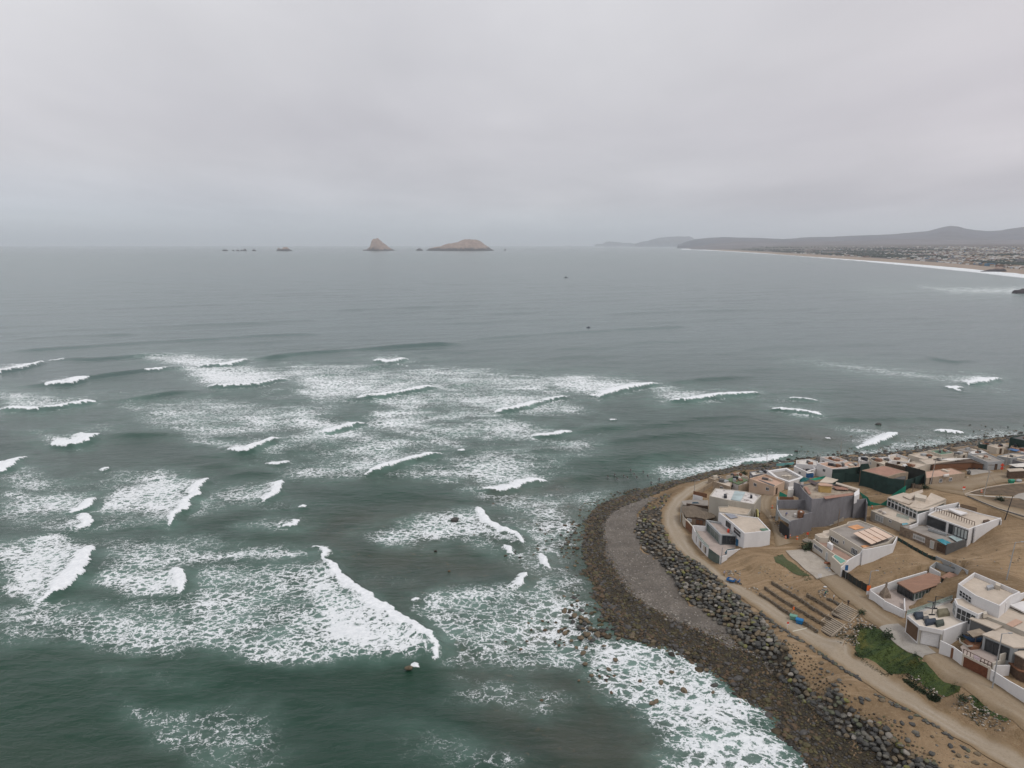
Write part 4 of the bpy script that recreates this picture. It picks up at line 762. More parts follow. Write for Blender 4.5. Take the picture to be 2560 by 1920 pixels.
class House:
    def __init__(s, label, at, cat='house', name='house', group=None):
        q = ground(at); s.e = empty(name, q, label, cat, group); bpy.context.view_layer.update()
        s.w = None; s.zt = s.zb = 0
    def block(s, poly, zt, wall, roof, par=.45, th=.22, zb=None, px=True, name='wall', rname='roof', over=.18):
        w = [xy(P(p, zt)) for p in poly] if px else list(poly)
        if area(w) < 0: w.reverse()
        if zb is None: zb = min(float(H(*p)) for p in w) - 1.5
        s.w, s.zt, s.zb = w, zt, zb; n = len(w); V, Fc = [], []
        if par > 0:
            inn = offset(w, th); zr = zt - par
            V = [(*p, zb) for p in w] + [(*p, zt) for p in w] + [(*p, zt) for p in inn] + [(*p, zr - .05) for p in inn]
            for i in range(n):
                j = (i + 1) % n
                for k in range(3): Fc.append((k * n + i, k * n + j, (k + 1) * n + j, (k + 1) * n + i))
            shape(V, Fc, name, wall, s.e)
            shape([(*p, zr) for p in offset(w, th * .9)], [tuple(range(n))], rname, roof, s.e)
        else:
            V = [(*p, zb) for p in w] + [(*p, zt - .22) for p in w]
            Fc = [(i, (i + 1) % n, n + (i + 1) % n, n + i) for i in range(n)]
            shape(V, Fc, name, wall, s.e)
            o = offset(w, -over); V = [(*p, zt - .22) for p in o] + [(*p, zt) for p in o]
            shape(V, [(i, (i + 1) % n, n + (i + 1) % n, n + i) for i in range(n)] + [tuple(range(n, 2 * n)), tuple(reversed(range(n)))], rname, roof, s.e)
        return s
    def slab(s, poly, zs, th, m, name='roof', under=None):       # a plate; zs one height or one per corner
        zs = zs if isinstance(zs, (list, tuple)) else [zs] * len(poly)
        w = [(*xy(P(p, z)), z) for p, z in zip(poly, zs)]
        if area(w) < 0: w.reverse()
        n = len(w); V = w + [(x, y, z - th) for x, y, z in w]
        return shape(V, [tuple(range(n)), tuple(reversed(range(n, 2 * n)))] + [(n + i, n + (i + 1) % n, (i + 1) % n, i) for i in range(n)], name, m, s.e)
    def edge(s, pa, pb, z): s.A, s.B = xy(P(pa, z)), xy(P(pb, z)); return s
    def on(s, p):                                    # photo pixel -> metres along the current wall edge, height
        dx, dy, dz = ray(*p); ax, ay = s.A; ex, ey = s.B[0] - ax, s.B[1] - ay; L = math.hypot(ex, ey)
        t = (ax * ey - ay * ex) / (dx * ey - dy * ex); x, y = dx * t, dy * t
        return ((x - ax) * ex + (y - ay) * ey) / L, CAMH + dz * t
    def panel(s, u0, u1, z0, z1, d0, d1):            # box lying on the wall, d metres proud of it
        ax, ay = s.A; ex, ey = s.B[0] - ax, s.B[1] - ay; L = math.hypot(ex, ey); ex /= L; ey /= L; nx, ny = ey, -ex
        if nx * ax + ny * ay > 0: nx, ny = -nx, -ny
        V = [(ax + ex * u + nx * d, ay + ey * u + ny * d, z) for z in (z0, z1) for u, d in ((u0, d0), (u1, d0), (u1, d1), (u0, d1))]
        return V, [(0,3,2,1),(4,5,6,7),(0,1,5,4),(1,2,6,5),(2,3,7,6),(3,0,4,7)]
    def win(s, p0, p1, nx=2, ny=1, fr=None, gl=None, name='window', sub='pane', uz=None, bar=.09):
        if uz: u0, u1, z0, z1 = uz
        else:
            (u0, z0), (u1, z1) = s.on(p0), s.on(p1)
            u0, u1 = min(u0, u1), max(u0, u1); z0, z1 = min(z0, z1), max(z0, z1)
        V, Fc = [], []
        def add(*a):
            v, f = s.panel(*a); b = len(V); V.extend(v); Fc.extend(tuple(b + i for i in q) for q in f)
        add(u0, u1, z0, z0 + bar, .0, .14); add(u0, u1, z1 - bar, z1, .0, .14)
        for k in range(nx + 1): u = u0 + (u1 - u0 - bar) * k / nx; add(u, u + bar, z0 + bar, z1 - bar, .0, .13)
        for k in range(1, ny): z = z0 + (z1 - z0) * k / ny; add(u0 + bar, u1 - bar, z, z + bar * .8, .0, .12)
        f = shape(V, Fc, name, fr or M_FRAME, s.e)
        v, q = s.panel(u0 + .02, u1 - .02, z0 + .02, z1 - .02, .01, .05); pn = mesh_obj(sub, v, q, gl or G_DARK, f)
        pn.matrix_parent_inverse = f.matrix_world.inverted() if False else s.e.matrix_world.inverted(); pn.parent = f
        return f
    def board(s, p0, p1, m, name='door', d=.1, lines=0):
        (u0, z0), (u1, z1) = s.on(p0), s.on(p1); u0, u1 = min(u0, u1), max(u0, u1); z0, z1 = min(z0, z1), max(z0, z1)
        V, Fc = [], []
        N = max(1, lines)
        for k in range(N):
            a = z0 + (z1 - z0) * k / N; v, f = s.panel(u0, u1, a + (.03 if lines else 0), z0 + (z1 - z0) * (k + 1) / N, .0, d); b = len(V); V += v; Fc += [tuple(b + i for i in q) for q in f]
        return shape(V, Fc, name, m, s.e)
    def run(s, pts, m, th=.22, h=None, zt=None, zb=None, name='boundary_wall', cap=None, base=False):
        """free wall along photo points: either the base line (base=True, height h above ground) or the top line at heights zt"""
        if base: w = [ground(p) for p in pts]; tops = [float(q.z) + (h[i] if isinstance(h, (list, tuple)) else h) for i, q in enumerate(w)]; w = [xy(q) for q in w]
        else: zt = zt if isinstance(zt, (list, tuple)) else [zt] * len(pts); w = [xy(P(p, z)) for p, z in zip(pts, zt)]; tops = list(zt)
        return shape(*wall_mesh(w, tops, th, zb), name, m, s.e)
    def box(s, poly, z0, z1, m, name): # small box standing on z0, top outline traced
        w = [xy(P(p, z1)) for p in poly]
        if area(w) < 0: w.reverse()
        n = len(w); V = [(*p, z0) for p in w] + [(*p, z1) for p in w]
        return shape(V, [(i, (i + 1) % n, n + (i + 1) % n, n + i) for i in range(n)] + [tuple(range(n, 2 * n)), tuple(reversed(range(n)))], name, m, s.e)
    def auto(s, every=3.6, fr=None, gl=None, door=True, hmin=1.0, hh=1.1):
        n = len(s.w); did = False
        for i in range(n):
            a, b = s.w[i], s.w[(i + 1) % n]; L = math.dist(a, b); nx, ny = b[1] - a[1], a[0] - b[0]
            if L < 2.6 or nx * a[0] + ny * a[1] > 0: continue
            s.A, s.B = a, b; k = int(L / every); gz = max(float(H(*a)), float(H(*b)))
            top = s.zt - .9
            for j in range(k):
                u = L * (j + .5) / k; z1 = min(top, gz + hmin + hh + .4)
                if z1 - hh < gz - .2: continue
                if door and not did and L > 4: s.win(0, 0, 1, 1, M_DWOOD, M_DWOOD, 'door', 'leaf', uz=(u - .5, u + .5, gz, gz + 2.1)); did = True
                elif rng.random() < .7: s.win(0, 0, 2, 1, fr, gl, uz=(u - .6, u + .6, z1 - hh, z1))
        return s
def wall_mesh(w, tops, th, zb=None, closed=False):
    n = len(w); L = []; Rr = []
    for i in range(n):
        a = Vector(w[max(0, i - 1)]); b = Vector(w[min(n - 1, i + 1)]); d = (b - a).normalized(); nn = Vector((-d.y, d.x)) * th / 2
        L.append(Vector(w[i]) + nn); Rr.append(Vector(w[i]) - nn)
    V, Fc = [], []
    for i in range(n):
        b = (zb if zb is not None else float(H(*w[i])) - 1.2)
        V += [(*L[i], b), (*Rr[i], b), (*Rr[i], tops[i]), (*L[i], tops[i])]
    for i in range(n - 1):
        a = 4 * i; c = a + 4
        for k in range(4): Fc.append((a + k, a + (k + 1) % 4, c + (k + 1) % 4, c + k))
    Fc += [(0, 3, 2, 1), (4 * n - 4, 4 * n - 3, 4 * n - 2, 4 * n - 1)]
    return V, Fc

# ---- far and middle rows along the coast --------------------------------------------------------
def fh(label, poly, h, wall=W_CREAM, roof=R_SAND, par=.4, extra=None, zt=None, win=True, **k):
    z = zt if zt is not None else ztop(poly, h)
    c = P((sum(p[0] for p in poly) / len(poly), sum(p[1] for p in poly) / len(poly)), z)
    b = proj(c[0], c[1], float(H(c[0], c[1])))
    hs = House(label, b); hs.block(poly, z, wall, roof, par, **k)
    if win: hs.auto()
    w_ = hs.w; zr_ = z - max(par, 0) * 1.0
    for _ in range(int(rng.integers(2, 5))):         # rooftop odds and ends
        k = rng.dirichlet(np.ones(len(w_)) * 2.5); cx = float(sum(a * p[0] for a, p in zip(k, w_))); cy = float(sum(a * p[1] for a, p in zip(k, w_)))
        a, b, hh, r = rng.uniform(.3, 1.1), rng.uniform(.3, .9), rng.uniform(.25, 1.0), rng.uniform(0, 3); q_ = [(cx + math.cos(r) * i * a - math.sin(r) * j * b, cy + math.sin(r) * i * a + math.cos(r) * j * b) for i, j in ((-1,-1),(1,-1),(1,1),(-1,1))]
        shape([(*p, zr_ - .05) for p in q_] + [(*p, zr_ + hh) for p in q_], [(0,3,2,1),(4,5,6,7),(0,1,5,4),(1,2,6,5),(2,3,7,6),(3,0,4,7)], 'roof_unit', [W_MGREY, W_CREAM, M_WOOD, M_BLACKP, W_DGREY, R_REED][int(rng.integers(6))], hs.e)
    if extra: extra(hs, z)
    return hs
def tanks(hs, pts, z, m=None, r=.6, h=1.3, name='water_tank'):
    for p in pts:
        c = P(p, z + h * .5); V, Fc = [], []; n = 12
        for zz, q in ((z, 1), (z + h * .85, 1), (z + h, .55), (z + h * 1.03, .2)): V += [(c[0] + r * q * math.cos(6.283 * i / n), c[1] + r * q * math.sin(6.283 * i / n), zz) for i in range(n)]
        for k in range(3): Fc += [(k * n + i, k * n + (i + 1) % n, (k + 1) * n + (i + 1) % n, (k + 1) * n + i) for i in range(n)]
        Fc.append(tuple(range(3 * n, 4 * n))); shape(V, Fc, name, m or M_BLACKP, hs.e)
fh('small sandy-roofed house at the point, closest to the rocky shore', A_(785,528, 885,490, 968,515, 862,550), 2.6, W_TAN, R_SAND)
fh('house with a green weed-covered roof and dark doorway near the point', A_(1000,548, 1118,502, 1232,552, 1135,600), 3.4, W_WHITE, R_GREEN, 0, lambda hs, z: (hs.box(A_(1095,520, 1120,515, 1135,530, 1108,536), z, z + .3, R_WHITE, 'skylight'), hs.box(A_(1130,512, 1150,508, 1165,522, 1142,528), z, z + .3, R_WHITE, 'skylight')))
fh('low cream house behind the weed-green roof, facing the surf', A_(990,505, 1140,462, 1250,520, 1130,500), 3.0, W_CREAM, R_SAND, .3)
fh('beige house with a blank tan side wall behind the brown louvre fence', A_(845,568, 985,530, 1062,572, 1045,632), 3.4, W_TAN, R_SAND, .3)
fh('house with a salmon-pink roof terrace above a long stained wall', A_(1262,535, 1450,483, 1668,570, 1545,632), 3.8, W_PEACH, R_PEACH, .6, lambda hs, z: hs.slab(A_(1360,548, 1410,560, 1555,612, 1540,628), z + .06, .12, W_DGREY, 'coping'))
fh('grey-roofed house with broad white parapets near the shore', A_(1462,445, 1690,412, 1892,522, 1720,575, 1560,520), 3.4, W_WHITE, R_GREY, .7, th=.9)
fh('flat white house on the shore left of the broad white parapets', A_(1262,458, 1478,425, 1490,468, 1300,502), 3.0, W_GREY, R_WHITE, .3)
fh('bright white cubic house by the water with stepped roof', K_(538,62, 740,45, 855,80, 850,135, 700,128, 540,112), 4.4, W_WHITE, R_WHITE, .3)
fh('white house with a brown courtyard below the white cubic house', K_(502,150, 545,120, 735,130, 840,185, 690,235), 3.2, W_WHITE, mat('brown_court', (.15, .10, .075), var=.3), 1.2, th=.5)
fh('long white-walled house with a peach roof beside the green screens', K_(845,105, 1000,78, 1190,120, 1310,155, 1070,192), 4.2, W_WHITE, R_PEACH, .3, lambda hs, z: (hs.box(K_(1060,105, 1085,102, 1130,125, 1108,130), z - .2, z + .5, W_DGREY, 'hatch'), hs.box(K_(1210,105, 1240,102, 1255,118, 1228,124), z - .2, z + .7, W_DGREY, 'hatch')))
fh('pink-roofed house at the sea edge behind the peach-roofed house', K_(890,12, 1100,0, 1300,70, 1130,92), 3.4, W_WHITE, R_PEACH, .4)
fh('small peach terrace house between the pink roof and the dark green screen', K_(1190,118, 1310,72, 1480,108, 1482,160, 1318,168), 3.0, W_CREAM, R_PEACH, .35)
fh('cream house with a row of slit windows by the shore', B_(430,295, 470,285, 640,335, 600,372, 470,330), 3.4, W_CREAM, R_SAND, .3)
fh('narrow white house by the sea left of the slit-window house', B_(305,290, 400,280, 440,300, 430,340, 320,330), 3.2, W_WHITE, R_WHITE, .3)
fh('white house with slanting sea-side parapets', B_(525,295, 640,285, 700,330, 650,345), 2.8, W_WHITE, R_WHITE, .4)
fh('white house with a rising wedge wall on the sea front', B_(650,268, 745,250, 905,305, 880,345, 660,325), 3.2, W_WHITE, R_SAND, .5)
fh('sandy-roofed house inland of the wedge wall', B_(700,385, 945,338, 1115,368, 965,412, 850,402), 3.2, W_CREAM, R_SAND, .3, tanks and (lambda hs, z: hs.box(B_(810,375, 850,370, 870,382, 830,388), z - .2, z + .7, W_WHITE, 'hatch')))
fh('wide beige-roofed house with light wells on the sea front', B_(880,260, 1100,218, 1400,272, 1060,312), 3.4, W_CREAM, R_SAND, .3, lambda hs, z: (hs.box(B_(1110,280, 1130,277, 1150,286, 1128,290), z - .2, z + .6, W_DGREY, 'hatch')))
fh('low house with sandy deck below the wide beige roof', B_(1000,318, 1230,290, 1440,285, 1400,330, 1100,372), 3.0, W_CREAM, R_SAND, .25)
fh('house with a flat green turf roof on the sea front', B_(1100,212, 1285,190, 1420,238, 1260,262), 3.6, W_CREAM, R_GTEAL, .3)
fh('broad grey-roofed compound right of the green turf roof', B_(1368,182, 1572,155, 1810,212, 1570,235), 3.4, W_TAN, R_GREY, .7)
fh('small cream house below the broad grey-roofed compound', B_(1390,245, 1460,215, 1560,245, 1480,268), 2.8, W_CREAM, R_SAND, .2)
fh('white gabled-looking house beside the grey block', B_(1575,225, 1720,205, 1790,242, 1640,262), 3.6, W_WHITE, R_WHITE, .2)
fh('plain grey block house facing the plaza', B_(1565,255, 1780,240, 1990,330, 1800,350), 3.6, W_MGREY, R_GREY, .3)
fh('cream strip-roofed house at the far right by the shore', B_(1790,152, 1990,130, 2085,165, 1900,185), 3.0, W_CREAM, R_SAND, .2)
fh('dark green screened box building at the far right edge by the shore', B_(2050,62, 2250,105, 2600,120, 2500,60, 2200,30), 6.2, M_NET, W_DGREY, .3, win=False)
fh('low dark green shed left of the tall green box building', B_(1690,110, 1850,125, 1880,150, 1700,140), 3.0, M_NET, R_GREY, .2, win=False)
fh('tan-roofed long house fronting the wide dirt road', B_(1078,452, 1375,415, 1535,472, 1085,532), 2.9, W_TAN, R_PEACH, .15, lambda hs, z: hs.box(B_(1280,492, 1345,480, 1350,494, 1290,505), z - .1, z + .4, R_WHITE, 'skylight'))
fh('grey and teal house at the right edge behind the plaza', B_(1900,275, 2080,240, 2300,262, 2060,300), 3.2, W_MGREY, R_SAND, .3)
fh('brown-walled house under the blue awning at the right edge', B_(1985,195, 2180,180, 2400,200, 2212,245), 3.6, W_TAN, R_RED, .2, lambda hs, z: hs.slab(B_(2010,195, 2060,185, 2170,208, 2120,222), z + .5, .1, M_BLUE, 'awning'))
fh('green-roofed shed at the right edge above the blue awning', B_(2060,158, 2150,148, 2300,158, 2200,172), 3.4, W_TAN, R_GTEAL, .15)
fh('grey flat block with teal parapet near the right edge', B_(2050,245, 2200,235, 2400,275, 2200,280), 3.0, W_TAN, mat('teal_roof', (.16, .24, .21), var=.1), .3)
fh('low grey shed beyond the stalls at the right edge', B_(2080,318, 2212,300, 2400,330, 2200,350), 2.8, W_GREY, R_GREY, .2)
# timber pavilion with white sail roof
hs = House('long brown timber pavilion with a white canvas sail beside the plaza', B_(1400,400)[0], 'pavilion', 'pavilion'); z = ztop(B_(1400,350), 3)
hs.block(B_(1165,372, 1560,318, 1650,300, 1770,325, 1740,372, 1620,345), z, M_WOOD, M_DWOOD, 0); hs.slab(B_(1220,312, 1400,300, 1600,302, 1380,330), [z + 1.4, z + .9, z + 1.2, z + .6], .06, R_WHITE, 'canvas')
hs = House('open market stall under white canvas at the right edge of the plaza', B_(2120,480)[0], 'stall', 'market_stall'); z = ztop(B_(2130,400), 3.0)
hs.block(B_(2050,400, 2140,385, 2300,392, 2300,420, 2100,412), z - .5, W_DGREY, W_DGREY, 0); hs.slab(B_(2035,372, 2150,362, 2320,352, 2320,400, 2120,402), [z, z + .7, z + .2, z, z + .3], .07, R_WHITE, 'canvas')
hs = House('dark open kiosk with a flat cream roof beside the plaza', B_(2080,500)[0], 'kiosk', 'kiosk'); z = ztop(B_(2100,430), 2.8)
hs.block(B_(2020,425, 2190,418, 2225,440, 2050,450), z, M_DWOOD, R_SAND, 0); hs.edge(B_(2020,425)[0], B_(2050,450)[0], z)
# red-roofed house wrapped in dark green netting
hs = House('reddish flat-roofed house wrapped in dark green netting', B_(640,600)[0]); z = ztop(B_(340,440, 600,385, 880,465, 640,515), 4.6)
hs.block(B_(345,440, 600,385, 880,462, 790,472, 640,515), z, W_TAN, R_RED, .08); hs.box(B_(700,490, 800,465, 860,480, 840,545, 700,535), z - 4, z - 1.2, W_DGREY, 'patio')
hs.edge(B_(640,515)[0], B_(790,472)[0], z)
n1 = House('tall dark green netting fence around the reddish-roofed house', B_(640,600)[0], 'fence', 'netting_fence')
zf = z + .05
n1.run(B_(325,443, 480,482, 640,528, 840,556, 965,522), M_NET, .08, zt=[zf] * 3 + [zf - .3, zf - .3], zb=9.5, name='net')
n1.run(B_(960,520, 1070,480, 1075,600), M_NET, .08, zt=[zf, zf + .3, zf - .5], zb=12, name='net')
for q in B_(325,445, 640,520, 840,548, 1070,480): n1.run([q, (q[0] + 1.2, q[1])], M_DWOOD, .15, zt=zf + .2, zb=10, name='post')
n2 = House('lower dark green netting fence running left past the peach-roofed house', B_(200,470)[0], 'fence', 'netting_fence'); zf = ztop(B_(160,450), 3.6)
n2.run(B_(5,430, 150,425, 320,400, 335,370, 415,362, 435,405), M_NET, .08, zt=[zf] * 3 + [zf + 1.4, zf + 1.4, zf], zb=7, name='net')
n3 = House('dark green netting hanging in front of the sandy bank', B_(200,520)[0], 'fence', 'netting_fence'); zf = ztop(B_(200,480), 3.0)
n3.run(B_(0,480, 150,470, 330,490, 500,560, 640,600, 760,640), M_NET, .08, zt=[zf, zf, zf + .3, zf + .5, zf + .5, zf], zb=9.2, name='net')
n4 = House('tall brown board fence right of the reddish-roofed house', B_(850,470)[0], 'fence', 'board_fence'); zf = ztop(B_(740,380), 5.0)
n4.run(B_(615,350, 850,402, 1075,470), M_DWOOD, .12, zt=[zf, zf, zf], name='boards'); n4.run(B_(848,385, 1075,448), M_BNET, .1, zt=[zf + .8, zf + .8], zb=zf - 4, name='net')
n5 = House('bright green torn netting strung across the excavated bank', B_(560,850)[0], 'fence', 'netting_fence'); q = [ground(p) for p in B_(330,760, 420,800, 480,880, 560,890, 640,830, 680,790)]
n5.run(B_(320,690, 410,750, 440,800, 560,830, 640,780), M_GNET, .06, zt=[12.5, 14, 13.0, 12.2, 14.2], zb=10.8, name='net')
n5.run(B_(680,735, 760,680, 855,615), M_GNET, .06, zt=[15.5, 16.5, 18.5], zb=14.2, name='net')
# ---- H4: unfinished grey concrete house ---------------------------------------------------------
hs = House('large unfinished house of bare grey concrete with a rubble-strewn roof', K_(450,1200)[0])
zc = lift(K_(450,1200)[0], K_(445,962)[0])          # top of the low front wall
hs.block(K_(772,640, 640,510, 585,432, 870,380, 1475,480, 1392,592), zc + 3.9, W_GREY, mat('rubble_roof', (.34, .285, .22), var=.2, vs=.6, col2=(.20, .14, .11), c2=(.48, .6), fine=.5), .35)
zr = hs.zt - .35; zy = zc - .9
hs.run(K_(445,962, 650,915), W_GREY, .25, zt=[zc, zc]); hs.run(K_(650,862, 775,832), W_GREY, .25, zt=[zc + .9, zc + .9]); hs.run(K_(1392,650, 1572,630, 1590,700), W_GREY, .25, zt=[zc + 2.9] * 3)
hs.run(K_(255,600, 262,790, 320,890, 445,965), W_MGREY, .3, zt=[zc + .2, zc + .1, zc, zc], zb=zc - .9, name='parapet')
hs.slab(K_(262,800, 770,800, 775,860, 650,900, 450,990, 320,910), zc - .6, .25, R_GREY, 'terrace')
hs.run(K_(280,652, 765,650), W_GREY, .25, zt=[zc + 1.7, zc + 1.7], zb=zc - 1, name='inner_wall')
hs.run(K_(445,965, 445,975), W_GREY, .5, zt=zc, name='pillar'); 
hs.run(K_(300,960, 350,1010, 430,1075), M_BLACKP, .2, zt=[zc - 1.6] * 3, name='garage_opening')
hs.run(K_(250,650, 290,650), W_MGREY, .3, zt=zc + 1.6, name='pillar')
hs.run(K_(505,388, 640,435), W_GREY, .3, zt=[zc + 4.3] * 2, zb=zc, name='wall'); hs.run(K_(290,600, 500,612), M_WOOD, .12, zt=zc + 1.8, zb=zc + .4, name='timber_screen')
hs.run(K_(290,525, 400,580), M_GNET, .05, zt=[zc + 3, zc + 2], zb=zc + 1.2, name='netting')
hs.box(K_(415,455, 495,448, 500,500, 420,505), zc - 1, zc + 2.2, R_WHITE, 'white_sheet')
hs.slab(K_(1060,440, 1300,470, 1310,500, 1130,490), zr + .6, .12, R_RED, 'tile_stack'); hs.slab(K_(930,600, 1380,545, 1385,575, 970,635), zr + .5, .1, R_RED, 'tile_stack'); hs.slab(K_(650,455, 700,450, 760,560, 720,560), zr + .45, .1, R_RED, 'tile_stack')
hs.slab(K_(1130,385, 1460,480, 1440,500, 1120,410), zr + 1.0, .3, R_SAND, 'ledge'); hs.box(K_(1395,545, 1470,480, 1475,560, 1400,600), zr - 1.5, zr + .8, W_WHITE, 'stair_head')
hs.slab(K_(690,360, 740,345, 860,400, 820,430), zr + .6, .1, mat('tar_sheet', (.08, .06, .06)), 'tar_sheet')
hut = House('small mustard-yellow hut on the roof of the unfinished grey house', K_(960,520)[0], 'hut', 'rooftop_hut')
hut.block(K_(868,415, 905,385, 1065,425, 1058,440, 895,430), zr + 2.3, mat('mustard_board', (.40, .27, .10), var=.12), R_PEACH, 0, zb=zr + .02); hut.slab(K_(880,385, 975,305, 1160,350, 1070,400), [zr + 2.5, zr + 3.1, zr + 3.0, zr + 2.5], .12, R_SAND)
hut.edge(K_(895,430)[0], K_(1058,440)[0], zr + 2.1); hut.win(0, 0, 1, 1, M_DWOOD, G_DARK, uz=(.5, 1.2, zr + 1, zr + 1.7))
bt = House('brown barrel tank on the terrace of the unfinished grey house', K_(605,900)[0], 'tank', 'barrel_tank'); tanks(bt, K_(605,860), zc - .58, M_WOOD, .95, 2.1, 'barrel'); tanks(bt, K_(610,825), zc + 1.5, R_WHITE, .3, .3, 'lid')
bt = House('white water tank beside the brown barrel tank', K_(530,880)[0], 'tank', 'water_tank'); tanks(bt, K_(530,875), zc - .58, R_WHITE, .55, 1.0, 'barrel')
bt = House('pair of blue tanks on the roof edge by the green tarpaulin', K_(735,290)[0], 'tank', 'water_tank'); z = ztop(K_(740,280), 2.4); tanks(bt, K_(715,285, 760,282), z - 1.4, M_BLUE, .75, 1.5, 'barrel'); bt.slab(K_(690,240, 780,230, 795,245, 700,255), z + .5, .1, R_WHITE, 'cover')
tp_ = House('green and teal tarpaulin draped behind the unfinished grey house', K_(700,370)[0], 'tarpaulin', 'tarpaulin'); z = ztop(K_(740,340), 2.0)
tp_.slab(K_(570,365, 640,310, 740,335, 700,375, 600,385), [z - .6, z + .9, z + .5, z, z - .6], .05, mat('teal_tarp', (.012, .09, .09), var=.2), 'sheet'); tp_.slab(K_(740,345, 830,320, 975,293, 950,330, 820,360), [z, z + .2, z + .8, z, z - .2], .05, M_GNET, 'sheet')
# ---- H1: beige box house with blotched white roof ------------------------------------------------
hs = House('tall beige box house with a blotched white roof and a glass strip', G_(785,860)[0])
z4 = lift(G_(1300,1365)[0], G_(1310,1145)[0]); z1 = z4 + 1.7
hs.block(G_(790,592, 880,475, 1145,500, 1330,525, 1562,580, 1455,715, 1062,652), z1, W_BEIGE, mat('blotched_roof', (.55, .52, .49), var=.06, vs=.5, col2=(.20, .17, .16), c2=(.50, .62), fine=.2), .12, th=.35)
hs.slab(G_(1168,515, 1325,535, 1250,668, 1112,642), z1 + .05, .12, G_SKY, 'glass_strip')
for a in (G_(1005,560, 1045,558, 1052,590, 1012,592), G_(1395,572, 1425,570, 1430,592, 1400,594)): hs.box(a, z1 - .1, z1 + .7, M_BLACKP, 'skylight_box')
z2 = z4 + .15
hs.block(G_(925,750, 1062,745, 1110,662, 1450,710, 1365,868, 1230,862, 935,822), z2, W_BEIGE, mat('spotted_deck', (.42, .35, .27), var=.08, vs=.4, col2=(.24, .19, .15), c2=(.56, .64), fine=.3), .25)
hs.run(G_(1490,780, 1510,800, 1515,890), mat('yellow_wall', (.42, .38, .16)), .25, zt=z2 - .5)
hs.run(G_(555,518, 755,560), M_WOOD, .15, zt=z1 - 4.2, zb=z1 - 5.6, name='louvre_fence'); hs.run(G_(548,570, 690,605), W_WHITE, .2, zt=z1 - 5.4, name='patio_wall')
hs.slab(G_(380,665, 550,645, 775,655, 775,735, 560,735, 400,720), z1 - 6.6, .4, R_GREY, 'deck'); hs.slab(G_(540,682, 620,680, 640,700, 530,702), z1 - 6.52, .06, M_POOLD, 'pool')
hs.run(G_(452,700, 770,745), M_DWOOD, .2, zt=z1 - 5.6, zb=z1 - 7.4, name='timber_wall'); hs.run(G_(380,715, 560,740, 775,790), W_BEIGE, .2, zt=z1 - 6.7)
hs.edge(G_(790,592)[0], G_(1062,652)[0], z1)
fc = House('long pale corrugated fence between the beige box house and the shore track', G_(700,520)[0], 'fence', 'panel_fence'); zf = lift(G_(690,540)[0], G_(690,470)[0]); fc.run(G_(640,500, 740,440, 850,372), W_TAN, .15, zt=[zf, zf, zf + .3], name='panels'); fc.run(G_(850,372, 1000,425, 1120,480), W_TAN, .15, zt=[zf + .3] * 3, name='panels')
sw_ = House('long stained tan wall along the inner lane behind the beige box house', A_(1400,650)[0], 'wall', 'stained_wall'); zf = ztop(G_(1500,400), 2.6); sw_.run(G_(1225,440, 1400,385, 1540,350, 1745,440), W_TAN, .25, zt=[zf - .6, zf, zf, zf - .8], name='wall_face')
# ---- H2: thatched house -------------------------------------------------------------------------
hs = House('low house with a sagging brown thatched roof behind a curved fence', G_(600,1010)[0]); z3 = ztop(G_(600,850), 4.0)
ev = [P(p, z3 - 1.0) for p in G_(372,768, 395,830, 440,908, 585,912, 735,948, 835,932, 928,862, 770,800, 520,742)]
rg = [P(p, z3) for p in G_(505,775, 720,850)]
V = ev + rg; nE = len(ev); Fc = []
for i in range(nE):
    j = (i + 1) % nE; m_i = nE if i in (0, 1, 2, 8) else nE + 1; m_j = nE if j in (0, 1, 2, 8) else nE + 1
    Fc.append((j, i, m_i) if m_i == m_j else (j, i, m_i, m_j))
ro = shape(V, Fc, 'roof', R_THATCH, hs.e)
bmm = bmesh.new(); bmm.from_mesh(ro.data); bmesh.ops.subdivide_edges(bmm, edges=bmm.edges, cuts=5, use_grid_fill=True)
for v_ in bmm.verts: v_.co.z += float(vnoise(np.array([v_.co.x * 1.3]), np.array([v_.co.y * 1.3]))[0] - .5) * .35
bmm.to_mesh(ro.data); bmm.free(); ro.modifiers.new('thick', 'SOLIDIFY').thickness = .25
hs.block(G_(445,915, 585,925, 735,960, 830,925, 770,830, 520,770, 410,810), z3 - 1.1, M_BAMBOO, M_DWOOD, 0, over=-.1, rname='ceiling')
hs.edge(G_(445,915)[0], G_(735,960)[0], z3 - 1.1); hs.win(*G_(460,968, 528,935), 1, 1, M_FRAME, G_PALE); hs.win(*G_(590,1010, 700,950), 2, 1, M_DFRAME, M_WOOD, 'door', 'leaf')
fc = House('curved low fence of pale panels and brown boards in front of the thatched house', G_(470,1080)[0], 'fence', 'curved_fence'); q = lift(G_(470,1080)[0], G_(470,960)[0])
fc.run(G_(398,850, 415,905, 445,942), W_CREAM, .18, zt=[q + .2, q + .1, q], name='panels'); fc.run(G_(445,942, 480,975, 545,1052), M_WOOD, .18, zt=[q, q, q - .1], name='boards'); fc.run(G_(392,842, 410,900, 440,935, 478,966, 548,1046), W_CREAM, .32, zt=[q + .35, q + .25, q + .15, q + .12, q + .05], zb=q - .1, name='coping')
